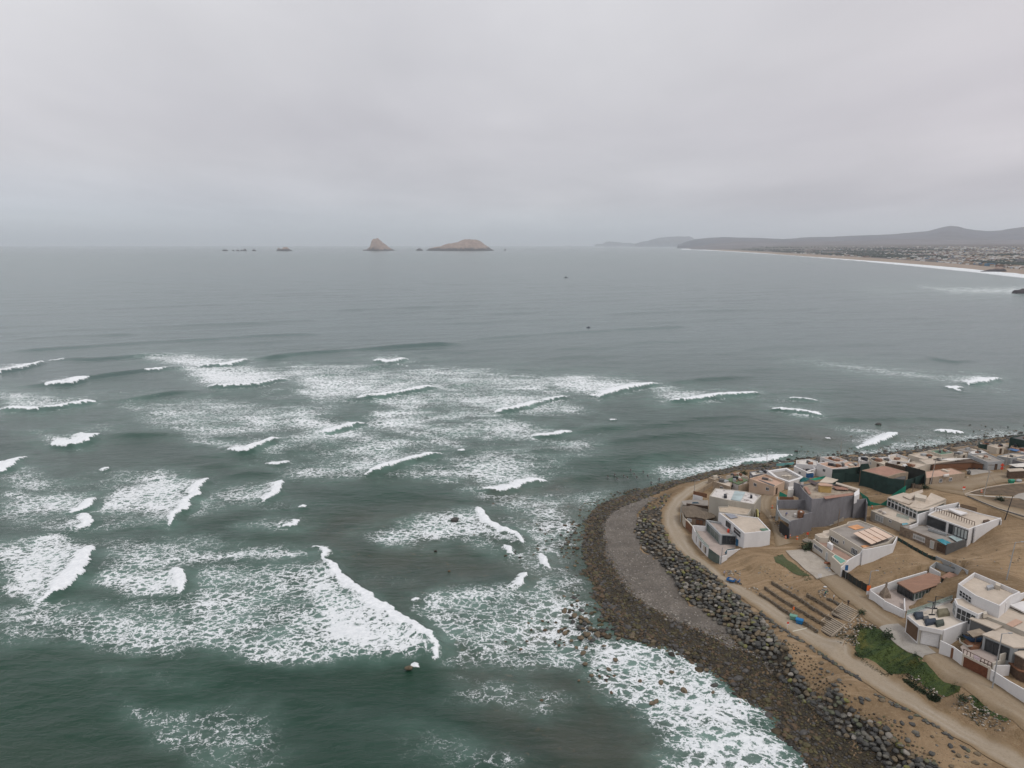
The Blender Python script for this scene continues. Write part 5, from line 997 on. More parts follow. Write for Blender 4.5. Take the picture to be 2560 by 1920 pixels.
# ---- H3: white modern house with grey glass box --------------------------------------------------
hs = House('white modern house with a grey glazed box and curved terrace wall', G_(945,1600)[0]); z4 = lift(G_(1300,1365)[0], G_(1310,1145)[0]); print('H3', z4)
hs.block(G_(928,838, 1160,858, 1270,882, 1515,912, 1697,1106, 1312,1146, 1115,978), z4, W_WHITE, R_SAND, .18, th=.3)
hs.slab(G_(1015,850, 1140,862, 1215,905, 1110,925), z4 + .1, .08, mat('solar_panel', (.20, .21, .24), rough=.3), 'solar_panel'); hs.slab(G_(1535,1075, 1640,1068, 1672,1098, 1580,1112), z4 + .04, .06, R_GTEAL, 'green_patch')
hs.edge(G_(1115,978)[0], G_(1312,1146)[0], z4); Lw = math.dist(hs.A, hs.B); hs.win(0, 0, 1, 2, M_FRAME, G_DARK, uz=(Lw * .22, Lw * .76, z4 - 2.3, z4 - .45))
hs.edge(G_(928,838)[0], G_(1115,978)[0], z4); Lw = math.dist(hs.A, hs.B); hs.win(0, 0, 2, 1, M_DFRAME, G_DARK, uz=(Lw * .62, Lw * .98, z4 - 2.2, z4 - .6))
z5 = z4 - 2.4
hs.block(G_(738,945, 925,972, 1050,1005, 1120,1125, 1195,1178, 952,1162), z5, W_MGREY, R_PAVE, .5, th=.4)
hs.edge(G_(738,945)[0], G_(952,1162)[0], z5); hs.win(*G_(752,1100, 938,1170), 3, 1, W_MGREY, G_GREEN)
ok = hs.on(G_(752,1095)[0]); hs.edge(G_(952,1162)[0], G_(1195,1178)[0], z5); hs.win(*G_(975,1300, 1180,1190), 3, 1, M_DFRAME, G_DARK); hs.win(*G_(1085,1255, 1150,1205), 1, 1, M_DFRAME, G_PALE)
zy = z5 - 2.9
hs.slab(G_(560,1085, 740,1100, 950,1320, 1180,1300, 1290,1368, 1050,1440, 950,1480, 780,1370, 640,1220), zy, .5, R_PAVE, 'terrace')
hs.run(G_(545,1030, 575,1110, 640,1200, 700,1275, 775,1350), W_WHITE, .2, zt=[zy + 1.6, zy + 1.1, zy + .9, zy + .8, zy + .7], name='terrace_wall'); hs.run(G_(545,1025, 738,1040), W_WHITE, .2, zt=[zy + 1.6, zy + 1.6], name='terrace_wall')
for k in range(4):
    a = G_(575,1110, 640,1200, 700,1275, 775,1350); p0, p1 = (a[k % 3], a[k % 3 + 1]); hs.A, hs.B = xy(P(p0, zy + .9)), xy(P(p1, zy + .9)); L = math.dist(hs.A, hs.B)
    if k < 3:
        v_, f_ = hs.panel(L * .12, L * .45, zy - 1.4, zy + .2, .1, .2); shape(v_, f_, 'panel', W_CREAM, hs.e); v_, f_ = hs.panel(L * .55, L * .62, zy - 1.5, zy + .3, .1, .2); shape(v_, f_, 'slot', M_DWOOD, hs.e)
hs.run(G_(590,1090, 655,1190, 715,1262, 785,1330), G_CLEAR, .05, zt=[zy + 1.9, zy + 1.6, zy + 1.5, zy + 1.4], zb=zy + .6, name='glass_balustrade')
hs.run(G_(780,1362, 945,1485), G_GREEN, .06, zt=[zy + .6, zy + .2], name='glass_balustrade'); hs.run(G_(944,1484, 966,1486), W_WHITE, .3, zt=zy + .3, name='pillar')
hs.run(G_(966,1486, 1055,1462), W_WHITE, .22, zt=[zy + .2, zy + .3]); hs.run(G_(1055,1402, 1290,1370), W_WHITE, .22, zt=[zy + 1.1, zy + .6])
hs.slab(G_(1015,1420, 1050,1385, 1120,1372, 1200,1368, 1215,1378, 1070,1400, 1050,1450, 1030,1450), zy + .06, .1, M_POOLD, 'pool'); hs.run(G_(1015,1425, 1045,1382, 1120,1365, 1205,1362), W_CREAM, .15, zt=zy + .15, zb=zy, name='pool_edge')
hs.box(G_(1185,1215, 1255,1255, 1255,1262, 1185,1225), zy, zy + 2.0, G_BLUE, 'blue_screen')
va = House('orange pot on the roof terrace of the grey glazed box', G_(1070,1110)[0], 'pot', 'plant_pot'); tanks(va, G_(1072,1105), z5 - .5, M_RED, .35, 1.0, 'pot')
# ---- H5: cream house with pool box and peach canopy -----------------------------------------------
hs = House('cream house with a small raised green pool and a pale ribbed canopy on its roof', K_(1100,1600)[0]); z6 = lift(K_(775,1400)[0], K_(785,1232)[0]); print('H5', z6)
hs.block(K_(785,1232, 905,1200, 1020,1215, 1060,1290, 1330,1440, 1420,1500, 1290,1560, 1090,1450), z6, W_CREAM, mat('terracotta_deck', (.30, .20, .155), var=.1, fine=.2), .55, th=.3)
hs.edge(K_(785,1232)[0], K_(1090,1450)[0], z6); hs.win(*K_(797,1350, 932,1390), 7, 1, M_FRAME, G_DARK); hs.win(*K_(968,1560, 1012,1440), 1, 1, W_WHITE, G_PALE, 'door', 'leaf'); 
hs.box(K_(1060,1490, 1110,1452, 1290,1558, 1195,1610), z6 - 3.0, z6 + .12, W_CREAM, 'pool_tank'); hs.slab(K_(1090,1485, 1115,1462, 1270,1552, 1200,1588), z6 + .2, .1, M_POOLG, 'pool')
z7 = z6 + 2.5
hs.block(K_(1030,1082, 1290,1000) + B_(180,1035, 310,1012, 520,1092, 735,1200, 640,1275, 450,1322) + K_(1512,1372), z7, W_CREAM, R_GREY, .35)
hs.edge(K_(1030,1082)[0], K_(1520,1378)[0], z7); hs.win(*K_(1050,1240, 1165,1255), 4, 1, M_FRAME, G_DARK); hs.win(*K_(1050,1230, 1165,1225), 4, 1, M_FRAME, G_DARK) if False else None
hs.win(*K_(1232,1300, 1256,1262), 1, 1, M_FRAME, G_DARK); hs.win(*K_(1352,1430, 1448,1400), 4, 1, M_FRAME, G_DARK)
hs.slab(B_(245,1165, 490,1092, 700,1200, 455,1290), z7 + .9, .12, mat('pale_canopy', (.56, .43, .34), var=.06, vs=.15, col2=(.52, .33, .22), c2=(.5, .7)), 'canopy')
for k in range(1, 4):
    a = np.array(B_(245,1165, 490,1092, 700,1200, 455,1290)); p0 = tuple(a[0] + (a[1] - a[0]) * k / 4); p1 = tuple(a[3] + (a[2] - a[3]) * k / 4); hs.run([p0, p1], M_WOOD, .12, zt=z7 + .98, zb=z7 + .86, name='canopy_rib')
hs.block(K_(815,1160, 930,1135, 935,1110, 1040,1090, 1060,1140, 1010,1215, 880,1205), z6 + .9, W_CREAM, R_SAND, .1)
hs.slab(B_(180,1090, 290,1065, 375,1100, 270,1125), z7 - .2, .08, mat('orange_board', (.50, .25, .12), var=.2), 'boards'); hs.slab(B_(330,1310, 400,1300, 480,1325, 380,1345), z7 - .2, .08, mat('orange_board', ()), 'boards')
hs.run(B_(752,1202, 705,1288, 480,1336, 350,1356), W_WHITE, .25, zt=[z7 + .25, z7 + .15, z7 + .1, z7 + .05], name='side_wall'); hs.run(B_(350,1358, 322,1400, 250,1440, 190,1475, 105,1560), W_WHITE, .25, zt=[z7 - .2, z7 - 1.1, z6 + .6, z6 + .2, z6 - .6], name='side_wall')
bx_ = House('white tank box standing on the terracotta terrace', K_(1040,1360)[0], 'box', 'roof_box'); bx_.box(K_(998,1278, 1030,1268, 1088,1305, 1060,1320), z6 - .55, z6 + 1.0, W_WHITE, 'casing')
# ---- H6: folded roof glass house ----------------------------------------------------------------
hs = House('glass-fronted house with folded sandy roof planes and white columns', B_(450,1010)[0]); z8 = lift(B_(445,1010)[0], B_(450,906)[0]); print('H6', z8)
hs.block(B_(450,906, 640,862, 905,960, 985,1020, 880,1065, 790,1050), z8, W_BEIGE, R_SAND, .15); hs.edge(B_(450,906)[0], B_(790,1050)[0], z8); hs.win(*B_(498,1010, 594,985), 3, 1, M_FRAME, G_PALE); hs.win(*B_(655,1035, 690,1022), 2, 1, M_FRAME, G_DARK)
hs.run(B_(440,1010, 640,1100, 782,1150), W_STONE, .3, zt=[z8 - 2.3, z8 - 2.4, z8 - 2.4], name='retaining_wall')
z9 = z8 + 2.9
hs.block(B_(650,752, 830,700, 1120,760, 1300,800, 1140,880, 985,905), z9 - .3, G_GREEN, R_SAND, 0); hs.edge(B_(650,752)[0], B_(985,905)[0], z9 - .3)
for k in range(9):
    L = math.dist(hs.A, hs.B); u = L * k / 8; v_, f_ = hs.panel(u - .08, u + .12, z8 - .1, z9 - .5, .05, .22); shape(v_, f_, 'column', M_FRAME, hs.e)
v_, f_ = hs.panel(0, L, z9 - 1.3, z9 - 1.1, .05, .2); shape(v_, f_, 'transom', M_FRAME, hs.e); hs.win(0, 0, 8, 1, M_FRAME, G_DARK, uz=(.1, L - .1, z8, z9 - 1.3))
hs.slab(B_(640,750, 820,738, 960,790, 885,832), [z9, z9 + .2, z9 + .3, z9], .25, R_SAND); hs.slab(B_(815,735, 1045,660, 1050,690, 900,775), [z9 + .6, z9 + 1.6, z9 + 1.2, z9 + .5], .25, R_SAND)
hs.slab(B_(885,855, 960,780, 1090,770, 1035,885), [z9 - .1, z9 + .8, z9 + .9, z9 - .2], .25, R_SAND); hs.slab(B_(1035,885, 1090,770, 1140,700, 1312,770), [z9 - .2, z9 + .9, z9 + 1.7, z9 + .5], .25, R_SAND)
hs.box(B_(950,715, 985,705, 1092,735, 1080,770, 960,750), z9 + .2, z9 + 1.6, W_CREAM, 'stair_head'); hs.run(B_(1035,890, 1312,772), W_BEIGE, .3, zt=[z9 - .3, z9 + .3]); 
hs.run(B_(745,935, 890,975), G_CLEAR, .05, zt=z8 + 1.0, zb=z8, name='glass_balustrade'); hs.slab(B_(805,1052, 860,1045, 885,1060, 880,1085, 810,1072), z8 + .08, .1, M_POOL, 'pool')
dm = House('two white domed covers on the terrace of the glass-fronted house', B_(570,930)[0], 'cover', 'domed_cover'); tanks(dm, B_(556,908, 602,932), z8 - .1, R_WHITE, .5, .7, 'dome')
# ---- H7: white house with large dark windows -----------------------------------------------------
hs = House('white house with two huge dark windows above a stone-faced terrace', B_(1320,1410)[0]); z10 = lift(B_(1320,1412)[0], B_(1322,1292)[0]); print('H7', z10)
hs.block(B_(785,1082, 880,1062, 1110,1075, 1570,1215, 1555,1243, 1322,1292), z10, W_STONE, R_GREY, .12, th=.3)
hs.edge(B_(785,1082)[0], B_(1322,1292)[0], z10); hs.win(*B_(940,1222, 1072,1215), 4, 1, M_FRAME, G_PALE) if False else hs.win(*B_(935,1215, 1075,1222), 4, 1, M_FRAME, G_PALE)
u0, zz0 = hs.on(B_(935,1200)[0]); u1, _ = hs.on(B_(1075,1240)[0]); hs.win(0, 0, 5, 1, M_FRAME, G_PALE, uz=(u0, u1, z10 - 2.0, z10 - .9)); u0, _ = hs.on(B_(1130,1300)[0]); u1, _ = hs.on(B_(1175,1310)[0]); hs.win(0, 0, 1, 1, W_WHITE, G_PALE, 'door', 'leaf', uz=(u0, u1, z10 - 2.7, z10 - .6)); u0, _ = hs.on(B_(1210,1330)[0]); u1, _ = hs.on(B_(1308,1340)[0]); hs.win(0, 0, 4, 1, M_DWOOD, M_DWOOD, 'gate', 'leaf', uz=(u0, u1, z10 - 2.6, z10 - .5))
hs.run(B_(1322,1290, 1556,1242), W_DGREY, .25, zt=[z10 + .1, z10 + .2], name='side_wall'); hs.slab(B_(1202,1240, 1270,1228, 1372,1275, 1310,1302), z10 + .04, .1, M_POOL, 'pool')
z11 = z10 + 3.3
hs.block(B_(1105,948, 1180,905, 1350,880, 1480,868, 1720,940, 1945,992, 1650,1092, 1578,1122), z11, W_WHITE, R_SAND, .22, th=.3)
hs.edge(B_(1105,948)[0], B_(1578,1122)[0], z11); L = math.dist(hs.A, hs.B)
for n_, (u0, u1, gl, k) in enumerate(((.0, .47, G_DARK, 1), (.535, .65, G_DARK, 1), (.665, .99, G_PALE, 4))): hs.win(0, 0, k, 1, M_DFRAME, gl, uz=(u0 * L, u1 * L, z10 + .25, z11 - .35), bar=.18)
hs.run(B_(1650,1090, 1945,988, 1950,1020), W_WHITE, .3, zt=[z11 + .5, z11 + .6, z11 + .2], name='side_wall'); hs.run(B_(892,1082, 990,1045, 990,950, 1130,905), W_WHITE, .25, zt=[z10 + .8, z10 + .8, z11 - .9, z11 - .5], name='side_wall'); hs.run(B_(1130,880, 1462,812, 1468,850), W_WHITE, .3, zt=[z11 + .7] * 3, name='side_wall')
for (a, b) in ((B_(1180,905)[0], B_(1640,1075)[0]), (B_(1480,868)[0], B_(1662,915)[0])):
    A_w, B_w = Vector(P(a, z11)), Vector(P(b, z11)); V, Fc = [], []
    for k in range(17):
        c = A_w.lerp(B_w, k / 16); b_ = len(V); V += [(c.x + i * .06, c.y + j * .06, z11 + zz) for zz in (-.1, .95) for i, j in ((-1,-1),(1,-1),(1,1),(-1,1))]; Fc += [tuple(b_ + i for i in f) for f in ((0,3,2,1),(4,5,6,7),(0,1,5,4),(1,2,6,5),(2,3,7,6),(3,0,4,7))]
    shape(V, Fc, 'railing', M_DWOOD, hs.e); shape(*wall_mesh([xy(A_w), xy(B_w)], [z11 + 1.03] * 2, .12, z11 + .93), 'rail', M_DWOOD, hs.e)
hs.slab(B_(1340,885, 1370,880, 1562,930, 1480,950), z11 + .5, .4, W_WHITE, 'skylight'); hs.slab(B_(1340,1200, 1400,1190, 1505,1240, 1440,1262), z10 + .3, .06, G_SKY, 'glass_canopy')
hs.box(B_(1740,1015, 1800,1005, 1822,1020, 1760,1035), z11 - .2, z11 + .5, M_DWOOD, 'roof_box'); hs.run(B_(1110,1105, 1320,1170), W_MGREY, .3, zt=z10 + .7, zb=z10, name='terrace_wall')
# ---- H8: white walled house with reed roofs -----------------------------------------------------
hs = House('low white walled house with two reed-mat roofs around a paved patio', C_(600,740)[0]); z12 = lift(C_(590,742)[0], C_(600,652)[0]); print('H8', z12)
hs.slab(C_(450,560, 760,480, 1260,480, 1390,560, 860,770, 600,660), z12 - .7, .4, R_PAVE, 'patio')
hs.run(C_(438,530, 600,645), W_WHITE, .25, zt=[z12 + .2, z12 + .05]); hs.run(C_(600,652, 842,772), W_WHITE, .3, zt=[z12, z12]); hs.run(C_(440,522, 650,450, 750,412, 1092,312), W_WHITE, .25, zt=[z12 + .5, z12 + 1.1, z12 + 1.6, z12 + 1.6])
hs.edge(C_(600,652)[0], C_(842,772)[0], z12); L = math.dist(hs.A, hs.B); v_, f_ = hs.panel(.4, L - .3, z12 - 3.3, z12 - .5, .15, .28); 
V, Fc = [], []
for k in range(7): v_, f_ = hs.panel(.35, L - .25, z12 - 3.4 + k * .42, z12 - 3.4 + k * .42 + .39, .1, .24); b_ = len(V); V += v_; Fc += [tuple(b_ + i for i in q) for q in f_]
shape(V, Fc, 'garage_door', W_WHITE, hs.e)
hs.run(C_(1130,262, 1200,205, 1560,350), W_MGREY, .25, zt=[z12 + 1.6] * 3); hs.run(C_(1130,265, 1250,330), W_WHITE, .25, zt=[z12 + 1.5] * 2)
zR = z12 + 1.9
hs.block(C_(760,448, 1120,345, 1240,380, 1230,455, 945,550), zR - .3, G_GREEN, R_REED, 0); hs.slab(C_(752,440, 1112,330, 1252,372, 1242,462, 940,562), zR, .2, R_REED); hs.edge(C_(760,448)[0], C_(945,550)[0], zR - .3); L = math.dist(hs.A, hs.B); hs.win(0, 0, 4, 1, M_DFRAME, G_DARK, uz=(.1, L - .1, z12 - .6, zR - .7))
hs.edge(C_(945,550)[0], C_(1230,455)[0], zR - .3); L = math.dist(hs.A, hs.B); hs.win(0, 0, 4, 1, M_FRAME, G_GREEN, uz=(.3, L * .6, z12 - .6, zR - .8)); hs.win(0, 0, 1, 1, M_FRAME, G_DARK, 'door', 'leaf', uz=(L * .72, L * .84, z12 - .6, zR - .8))
hs.block(C_(1262,385, 1350,330, 1495,385, 1440,455), zR - .1, G_GREEN, R_REED, 0); hs.slab(C_(1252,378, 1350,320, 1512,378, 1446,466), zR + .2, .2, R_REED)
hs.run(C_(1235,435, 1370,500), W_WHITE, .2, zt=z12 + 1.2, zb=z12 - 1); hs.run(C_(835,625, 842,770), W_WHITE, .2, zt=[z12 + .7, z12 + .3], zb=z12 - 1, name='divider')
hs.run(C_(1390,550, 1200,610), W_WHITE, .2, zt=z12 + .7)
bq = House('grey stone barbecue chimney on the patio of the reed-roofed house', C_(610,610)[0], 'barbecue', 'barbecue'); zb_ = z12 - .7
for n_, r0, r1, a, b_ in (('hearth', .9, .8, 0, .9), ('hood', .75, .22, .9, 2.3), ('flue', .16, .16, 2.3, 3.6)):
    c = P(C_(612,605)[0], zb_); V = [(c[0] + sx * r, c[1] + sy * r, zb_ + zz) for r, zz in ((r0, a), (r1, b_)) for sx, sy in ((-1,-1),(1,-1),(1,1),(-1,1))]
    shape(V, [(0,3,2,1),(4,5,6,7),(0,1,5,4),(1,2,6,5),(2,3,7,6),(3,0,4,7)], n_, W_STONE, bq.e)
# ---- H9: white two-storey house with terrace over garage ---------------------------------------------
hs = House('bright white two-storey house with a roof terrace above its garage', C_(1240,1210)[0]); z13 = lift(C_(1240,1212)[0], C_(1275,1000)[0]) ; print('H9', z13)
z13 = z12 + .3 if z13 > z12 + 2.5 else z13
hs.block(C_(862,822, 1180,718, 1390,650, 1430,845, 1590,870, 1278,998, 1005,942), z13, W_WHITE, mat('pale_tile', (.52, .46, .39), var=.06, vs=.5, fine=.1), .15, th=.2)
hs.edge(C_(862,822)[0], C_(1005,942)[0], z13); L = math.dist(hs.A, hs.B); v_, f_ = hs.panel(.4, L - .2, z13 - 3.6, z13 - .6, .02, .08); shape(v_, f_, 'carport_opening', mat('carport_shade', (.10, .06, .035)), hs.e)
hs.edge(C_(1005,942)[0], C_(1278,998)[0], z13); L = math.dist(hs.A, hs.B); v_, f_ = hs.panel(.1, L, z13 - .75, z13 - .55, .02, .35); shape(v_, f_, 'lintel', W_BEIGE, hs.e)
V, Fc = [], []
for k in range(8): v_, f_ = hs.panel(.5, L - .5, z13 - 3.7 + k * .38, z13 - 3.7 + k * .38 + .35, .05, .16); b_ = len(V); V += v_; Fc += [tuple(b_ + i for i in q) for q in f_]
shape(V, Fc, 'garage_door', W_WHITE, hs.e)
for u in (0.05, L - .35): v_, f_ = hs.panel(u, u + .35, z13 - 4.6, z13 - .1, .02, .4); shape(v_, f_, 'pillar', W_BEIGE, hs.e)
hs.run(C_(1010,940, 1278,995), W_WHITE, .12, zt=z13 + .8, zb=z13 - .1, name='parapet'); hs.run(C_(868,765, 1050,705, 1390,590), G_CLEAR, .05, zt=z13 + 1.5, zb=z13 + .5, name='glass_balustrade'); hs.run(C_(862,805, 1180,700, 1390,625), W_WHITE, .2, zt=z13 + .55, zb=z13 - .5, name='parapet')
z14 = z13 + 3.0
hs.block(C_(1412,628, 1650,598, 1935,722, 1685,812, 1440,695), z14, W_WHITE, R_SAND, .1); hs.edge(C_(1440,695)[0], C_(1685,812)[0], z14); L = math.dist(hs.A, hs.B); hs.win(0, 0, 4, 2, M_FRAME, G_DARK, uz=(.15, L - .3, z13, z14 - .5)); hs.edge(C_(1412,628)[0], C_(1440,695)[0], z14); L = math.dist(hs.A, hs.B); hs.win(0, 0, 2, 2, M_FRAME, G_GREEN, uz=(.1, L - .1, z13, z14 - .5))
z15 = z14 + 2.2
hs.block(C_(1452,458, 1640,326, 2172,552, 2060,602, 1935,712, 1652,592), z15, W_WHITE, R_SAND, .9, th=.25); hs.edge(C_(1452,458)[0], C_(1652,592)[0], z15); L = math.dist(hs.A, hs.B); hs.win(0, 0, 4, 2, M_FRAME, G_DARK, uz=(L * .15, L * .85, z15 - 2.3, z15 - .9))
hs.box(C_(1780,478, 1850,462, 1868,490, 1800,510), z15 - .9, z15 - .3, M_METAL, 'roof_unit'); hs.box(C_(1885,440, 1945,462, 1940,488, 1885,470), z15 - .9, z15 + .1, W_CREAM, 'chimney_box')
for nm, lb, pts, m_, h in (('covered_furniture', 'dark blue covered lounge chair nearest the glass balustrade', (945,770, 1050,762, 1058,815, 975,828), mat('navy_cover', (.035, .045, .06), var=.2), .8), ('covered_furniture', 'small dark covered stool between the lounge chairs', (1042,818, 1112,810, 1122,840, 1060,850), W_DGREY, .5), ('covered_furniture', 'long dark blue covered sofa in the middle of the roof terrace', (1070,850, 1195,835, 1208,872, 1090,898), mat('navy_cover', ()), .8), ('covered_furniture', 'dark grey-green covered armchair at the right of the sofa', (1188,862, 1285,848, 1298,890, 1215,912), mat('moss_cover', (.06, .07, .06), var=.2), .8), ('covered_furniture', 'large olive covered table beside the folded parasols', (1212,735, 1335,722, 1360,775, 1232,795), mat('olive_cover', (.15, .135, .09), var=.2), .9)):
    f_ = House(lb, C_(pts[0], pts[1])[0], 'covered furniture', nm, 'furniture under covers on the roof terrace'); w = [xy(P(p, z13 + h)) for p in C_(*pts)]
    if area(w) < 0: w.reverse()
    w2_ = offset(w, .22); zz = z13 - .15; V = [(*p, zz) for p in offset(w, -.05)] + [(*p, zz + h * .75) for p in w] + [(*p, zz + h) for p in w2_]
    shape(V, [(i, (i + 1) % 4, 4 + (i + 1) % 4, 4 + i) for i in range(4)] + [(4 + i, 4 + (i + 1) % 4, 8 + (i + 1) % 4, 8 + i) for i in range(4)] + [(8, 9, 10, 11)], 'cover', m_, f_.e)
    v_ = [(*p, zz + .01) for p in offset(w, .15)] + [(*p, zz + .1) for p in offset(w, .15)]
for c0, lb in ((C_(1180,745)[0], 'folded dark parasol beside the large olive covered table'), (C_(1150,815)[0], 'folded dark parasol between the covered lounge chairs')):
    f_ = House(lb, c0, 'parasol', 'folded_parasol'); c = P(c0, z13 - .1)
    def bar(nm, x0, y0, z0, x1, y1, z1, r, m_): 
        a, b = Vector((x0, y0, z0)), Vector((x1, y1, z1)); d = (b - a).normalized(); s_ = d.cross(Vector((0, .3, 1)) if abs(d.z) < .9 else Vector((1, 0, 0))).normalized(); t_ = d.cross(s_); V = [tuple(q + s_ * i * r + t_ * j * r) for q in (a, b) for i, j in ((-1,-1),(1,-1),(1,1),(-1,1))]
        shape(V, [(0,3,2,1),(4,5,6,7),(0,1,5,4),(1,2,6,5),(2,3,7,6),(3,0,4,7)], nm, m_, f_.e)
    bar('pole', c[0], c[1], c[2], c[0], c[1], c[2] + 2.9, .06, M_BLACKP); bar('arm', c[0], c[1], c[2] + 2.8, c[0] + 1.9, c[1] + .3, c[2] + 2.5, .05, M_BLACKP); bar('canopy', c[0] - 1.6, c[1], c[2] + 1.7, c[0] + .1, c[1], c[2] + 1.4, .13, W_DGREY); bar('base', c[0] - .6, c[1], c[2] + .05, c[0] + .6, c[1], c[2] + .05, .12, M_BLACKP)
# ---- H10: grey-beige modern house with timber garage door ------------------------------------------------
hs = House('grey-beige modern house with a brown timber garage door and a railed terrace', C_(1500,1400)[0]); z16 = lift(C_(1500,1402)[0], C_(1512,1262)[0]); print('H10', z16)
hs.run(C_(1250,1110, 1400,1182, 1512,1262), W_WHITE, .25, zt=[z16 + .3, z16, z16], name='front_wall'); hs.edge(C_(1250,1110)[0], C_(1512,1262)[0], z16); hs.edge(C_(1400,1182)[0], C_(1512,1262)[0], z16)
hs.A, hs.B = xy(P(C_(1250,1110)[0], z16 + .3)), xy(P(C_(1400,1182)[0], z16)); u0, _ = hs.on(C_(1372,1250)[0]); v_, f_ = hs.panel(u0, u0 + 1.3, z16 - 3.2, z16 - .3, .1, .25); shape(v_, f_, 'door', M_WOOD, hs.e)
hs.slab(C_(1512,1262, 1480,1180, 1750,1000, 2000,1200, 1940,1280, 1850,1400), z16 - .1, .4, R_PAVE, 'terrace'); hs.run(C_(1512,1262, 1832,1422), W_CREAM, .3, zt=[z16, z16], name='front_wall')
hs.A, hs.B = xy(P(C_(1512,1262)[0], z16)), xy(P(C_(1832,1422)[0], z16)); L = math.dist(hs.A, hs.B); V, Fc = [], []
for k in range(9): v_, f_ = hs.panel(.35, L - .4, z16 - 3.5 + k * .345, z16 - 3.5 + k * .345 + .32, .12, .24); b_ = len(V); V += v_; Fc += [tuple(b_ + i for i in q) for q in f_]
shape(V, Fc, 'garage_door', mat('red_brown_timber', (.125, .045, .022), var=.25, vs=2), hs.e)
for k in range(9): u = L * k / 8; v_, f_ = hs.panel(u - .05, u + .05, z16, z16 + .9, -.1, .0); shape(v_, f_, 'baluster', M_DWOOD, hs.e)
v_, f_ = hs.panel(-.1, L, z16 + .88, z16 + .96, -.12, .02); shape(v_, f_, 'handrail', M_DWOOD, hs.e); v_, f_ = hs.panel(L * .38, L * .6, z16 + .1, z16 + .9, .03, .06); shape(v_, f_, 'banner', mat('banner_white', (.55, .45, .47), var=.2, vs=3), hs.e)
hs.run(C_(1285,992, 1600,872), W_WHITE, .25, zt=[z13 + .3, z13 + .6], name='side_wall'); hs.run(C_(1850,1372, 1935,1340, 1940,1272, 2212,1185, 2500,1090), W_BEIGE, .25, zt=[z16 + .4, z16 + .4, z16 + 1.3, z16 + 1.5, z16 + 1.5], name='side_wall')
zq = z16 + 3.1
hs.block(C_(1745,1040, 1990,955, 2250,1090, 2500,1100, 2350,1180, 2090,1185), zq, W_MGREY, R_SAND, 0); hs.edge(C_(1745,1040)[0], C_(2090,1185)[0], zq); L = math.dist(hs.A, hs.B); hs.win(0, 0, 3, 1, M_DFRAME, G_DARK, uz=(.5, L * .9, z16, zq - .6)); hs.edge(C_(2090,1185)[0], C_(2350,1180)[0], zq); hs.win(0, 0, 3, 1, M_DFRAME, G_DARK, uz=(1, 5, zq - 1.4, zq - .5))
hs.block(C_(1600,858, 1690,808, 1965,928, 1875,975), zq + .4, W_DGREY, R_SAND, 0); hs.block(C_(1690,800, 1930,700, 2212,800, 2500,900, 2450,1060, 2212,1010, 2000,920), zq + 1.0, W_BEIGE, R_SAND, .15)
hs.box(C_(1740,782, 1780,775, 1790,800, 1750,808), zq + .8, zq + 1.7, W_CREAM, 'roof_unit'); hs.slab(C_(2050,700, 2200,655, 2400,720, 2350,790, 2212,780), zq + 1.6, .3, W_WHITE, 'upper_roof'); hs.run(C_(2000,680, 2060,610, 2212,560, 2500,480), W_WHITE, .25, zt=zq + 3.0, name='back_wall'); hs.slab(C_(2005,920, 2120,860, 2200,895, 2080,955), zq + 1.05, .1, R_PEACH, 'skylight')
hs.run(C_(1470,1080, 1475,1120, 1560,1170, 1620,1165), M_CONC, .15, zt=z16 + 1.1, zb=z16 + .8, name='planter_edge'); hs.box(C_(1520,1110, 1600,1080, 1740,1120, 1700,1180, 1600,1190), z16 - .1, z16 + .5, M_WOOD, 'timber_deck')
f_ = House('tan square parasol over a blue hammock chair on the railed terrace', C_(1650,1150)[0], 'parasol', 'parasol'); zz = z16 + 2.5; c = P(C_(1665,1025)[0], zz + .5)
co_ = [P(p, zz) for p in C_(1555,1010, 1700,975, 1785,1035, 1625,1075)]; shape(co_ + [c], [(0,1,4),(1,2,4),(2,3,4),(3,0,4)], 'canopy', mat('tan_canvas', (.25, .20, .15)), f_.e).modifiers.new('t', 'SOLIDIFY').thickness = .06; shape(*wall_mesh([(c[0] - .05, c[1]), (c[0] + .05, c[1])], [zz + .4] * 2, .1, z16), 'pole', M_DWOOD, f_.e)
f_ = House('dark blue hammock seat under the tan parasol', C_(1640,1130)[0], 'hammock', 'hammock'); a_ = [P(p, z16 + .9) for p in C_(1510,1045, 1620,1085, 1730,1075, 1720,1110, 1600,1110)]; shape([*a_] + [(x, y, z - .35) for x, y, z in a_], [(0,1,2,3,4), (9,8,7,6,5)] + [(i, (i + 1) % 5, 5 + (i + 1) % 5, 5 + i) for i in range(5)], 'cloth', mat('navy_cloth', (.01, .035, .08)), f_.e)
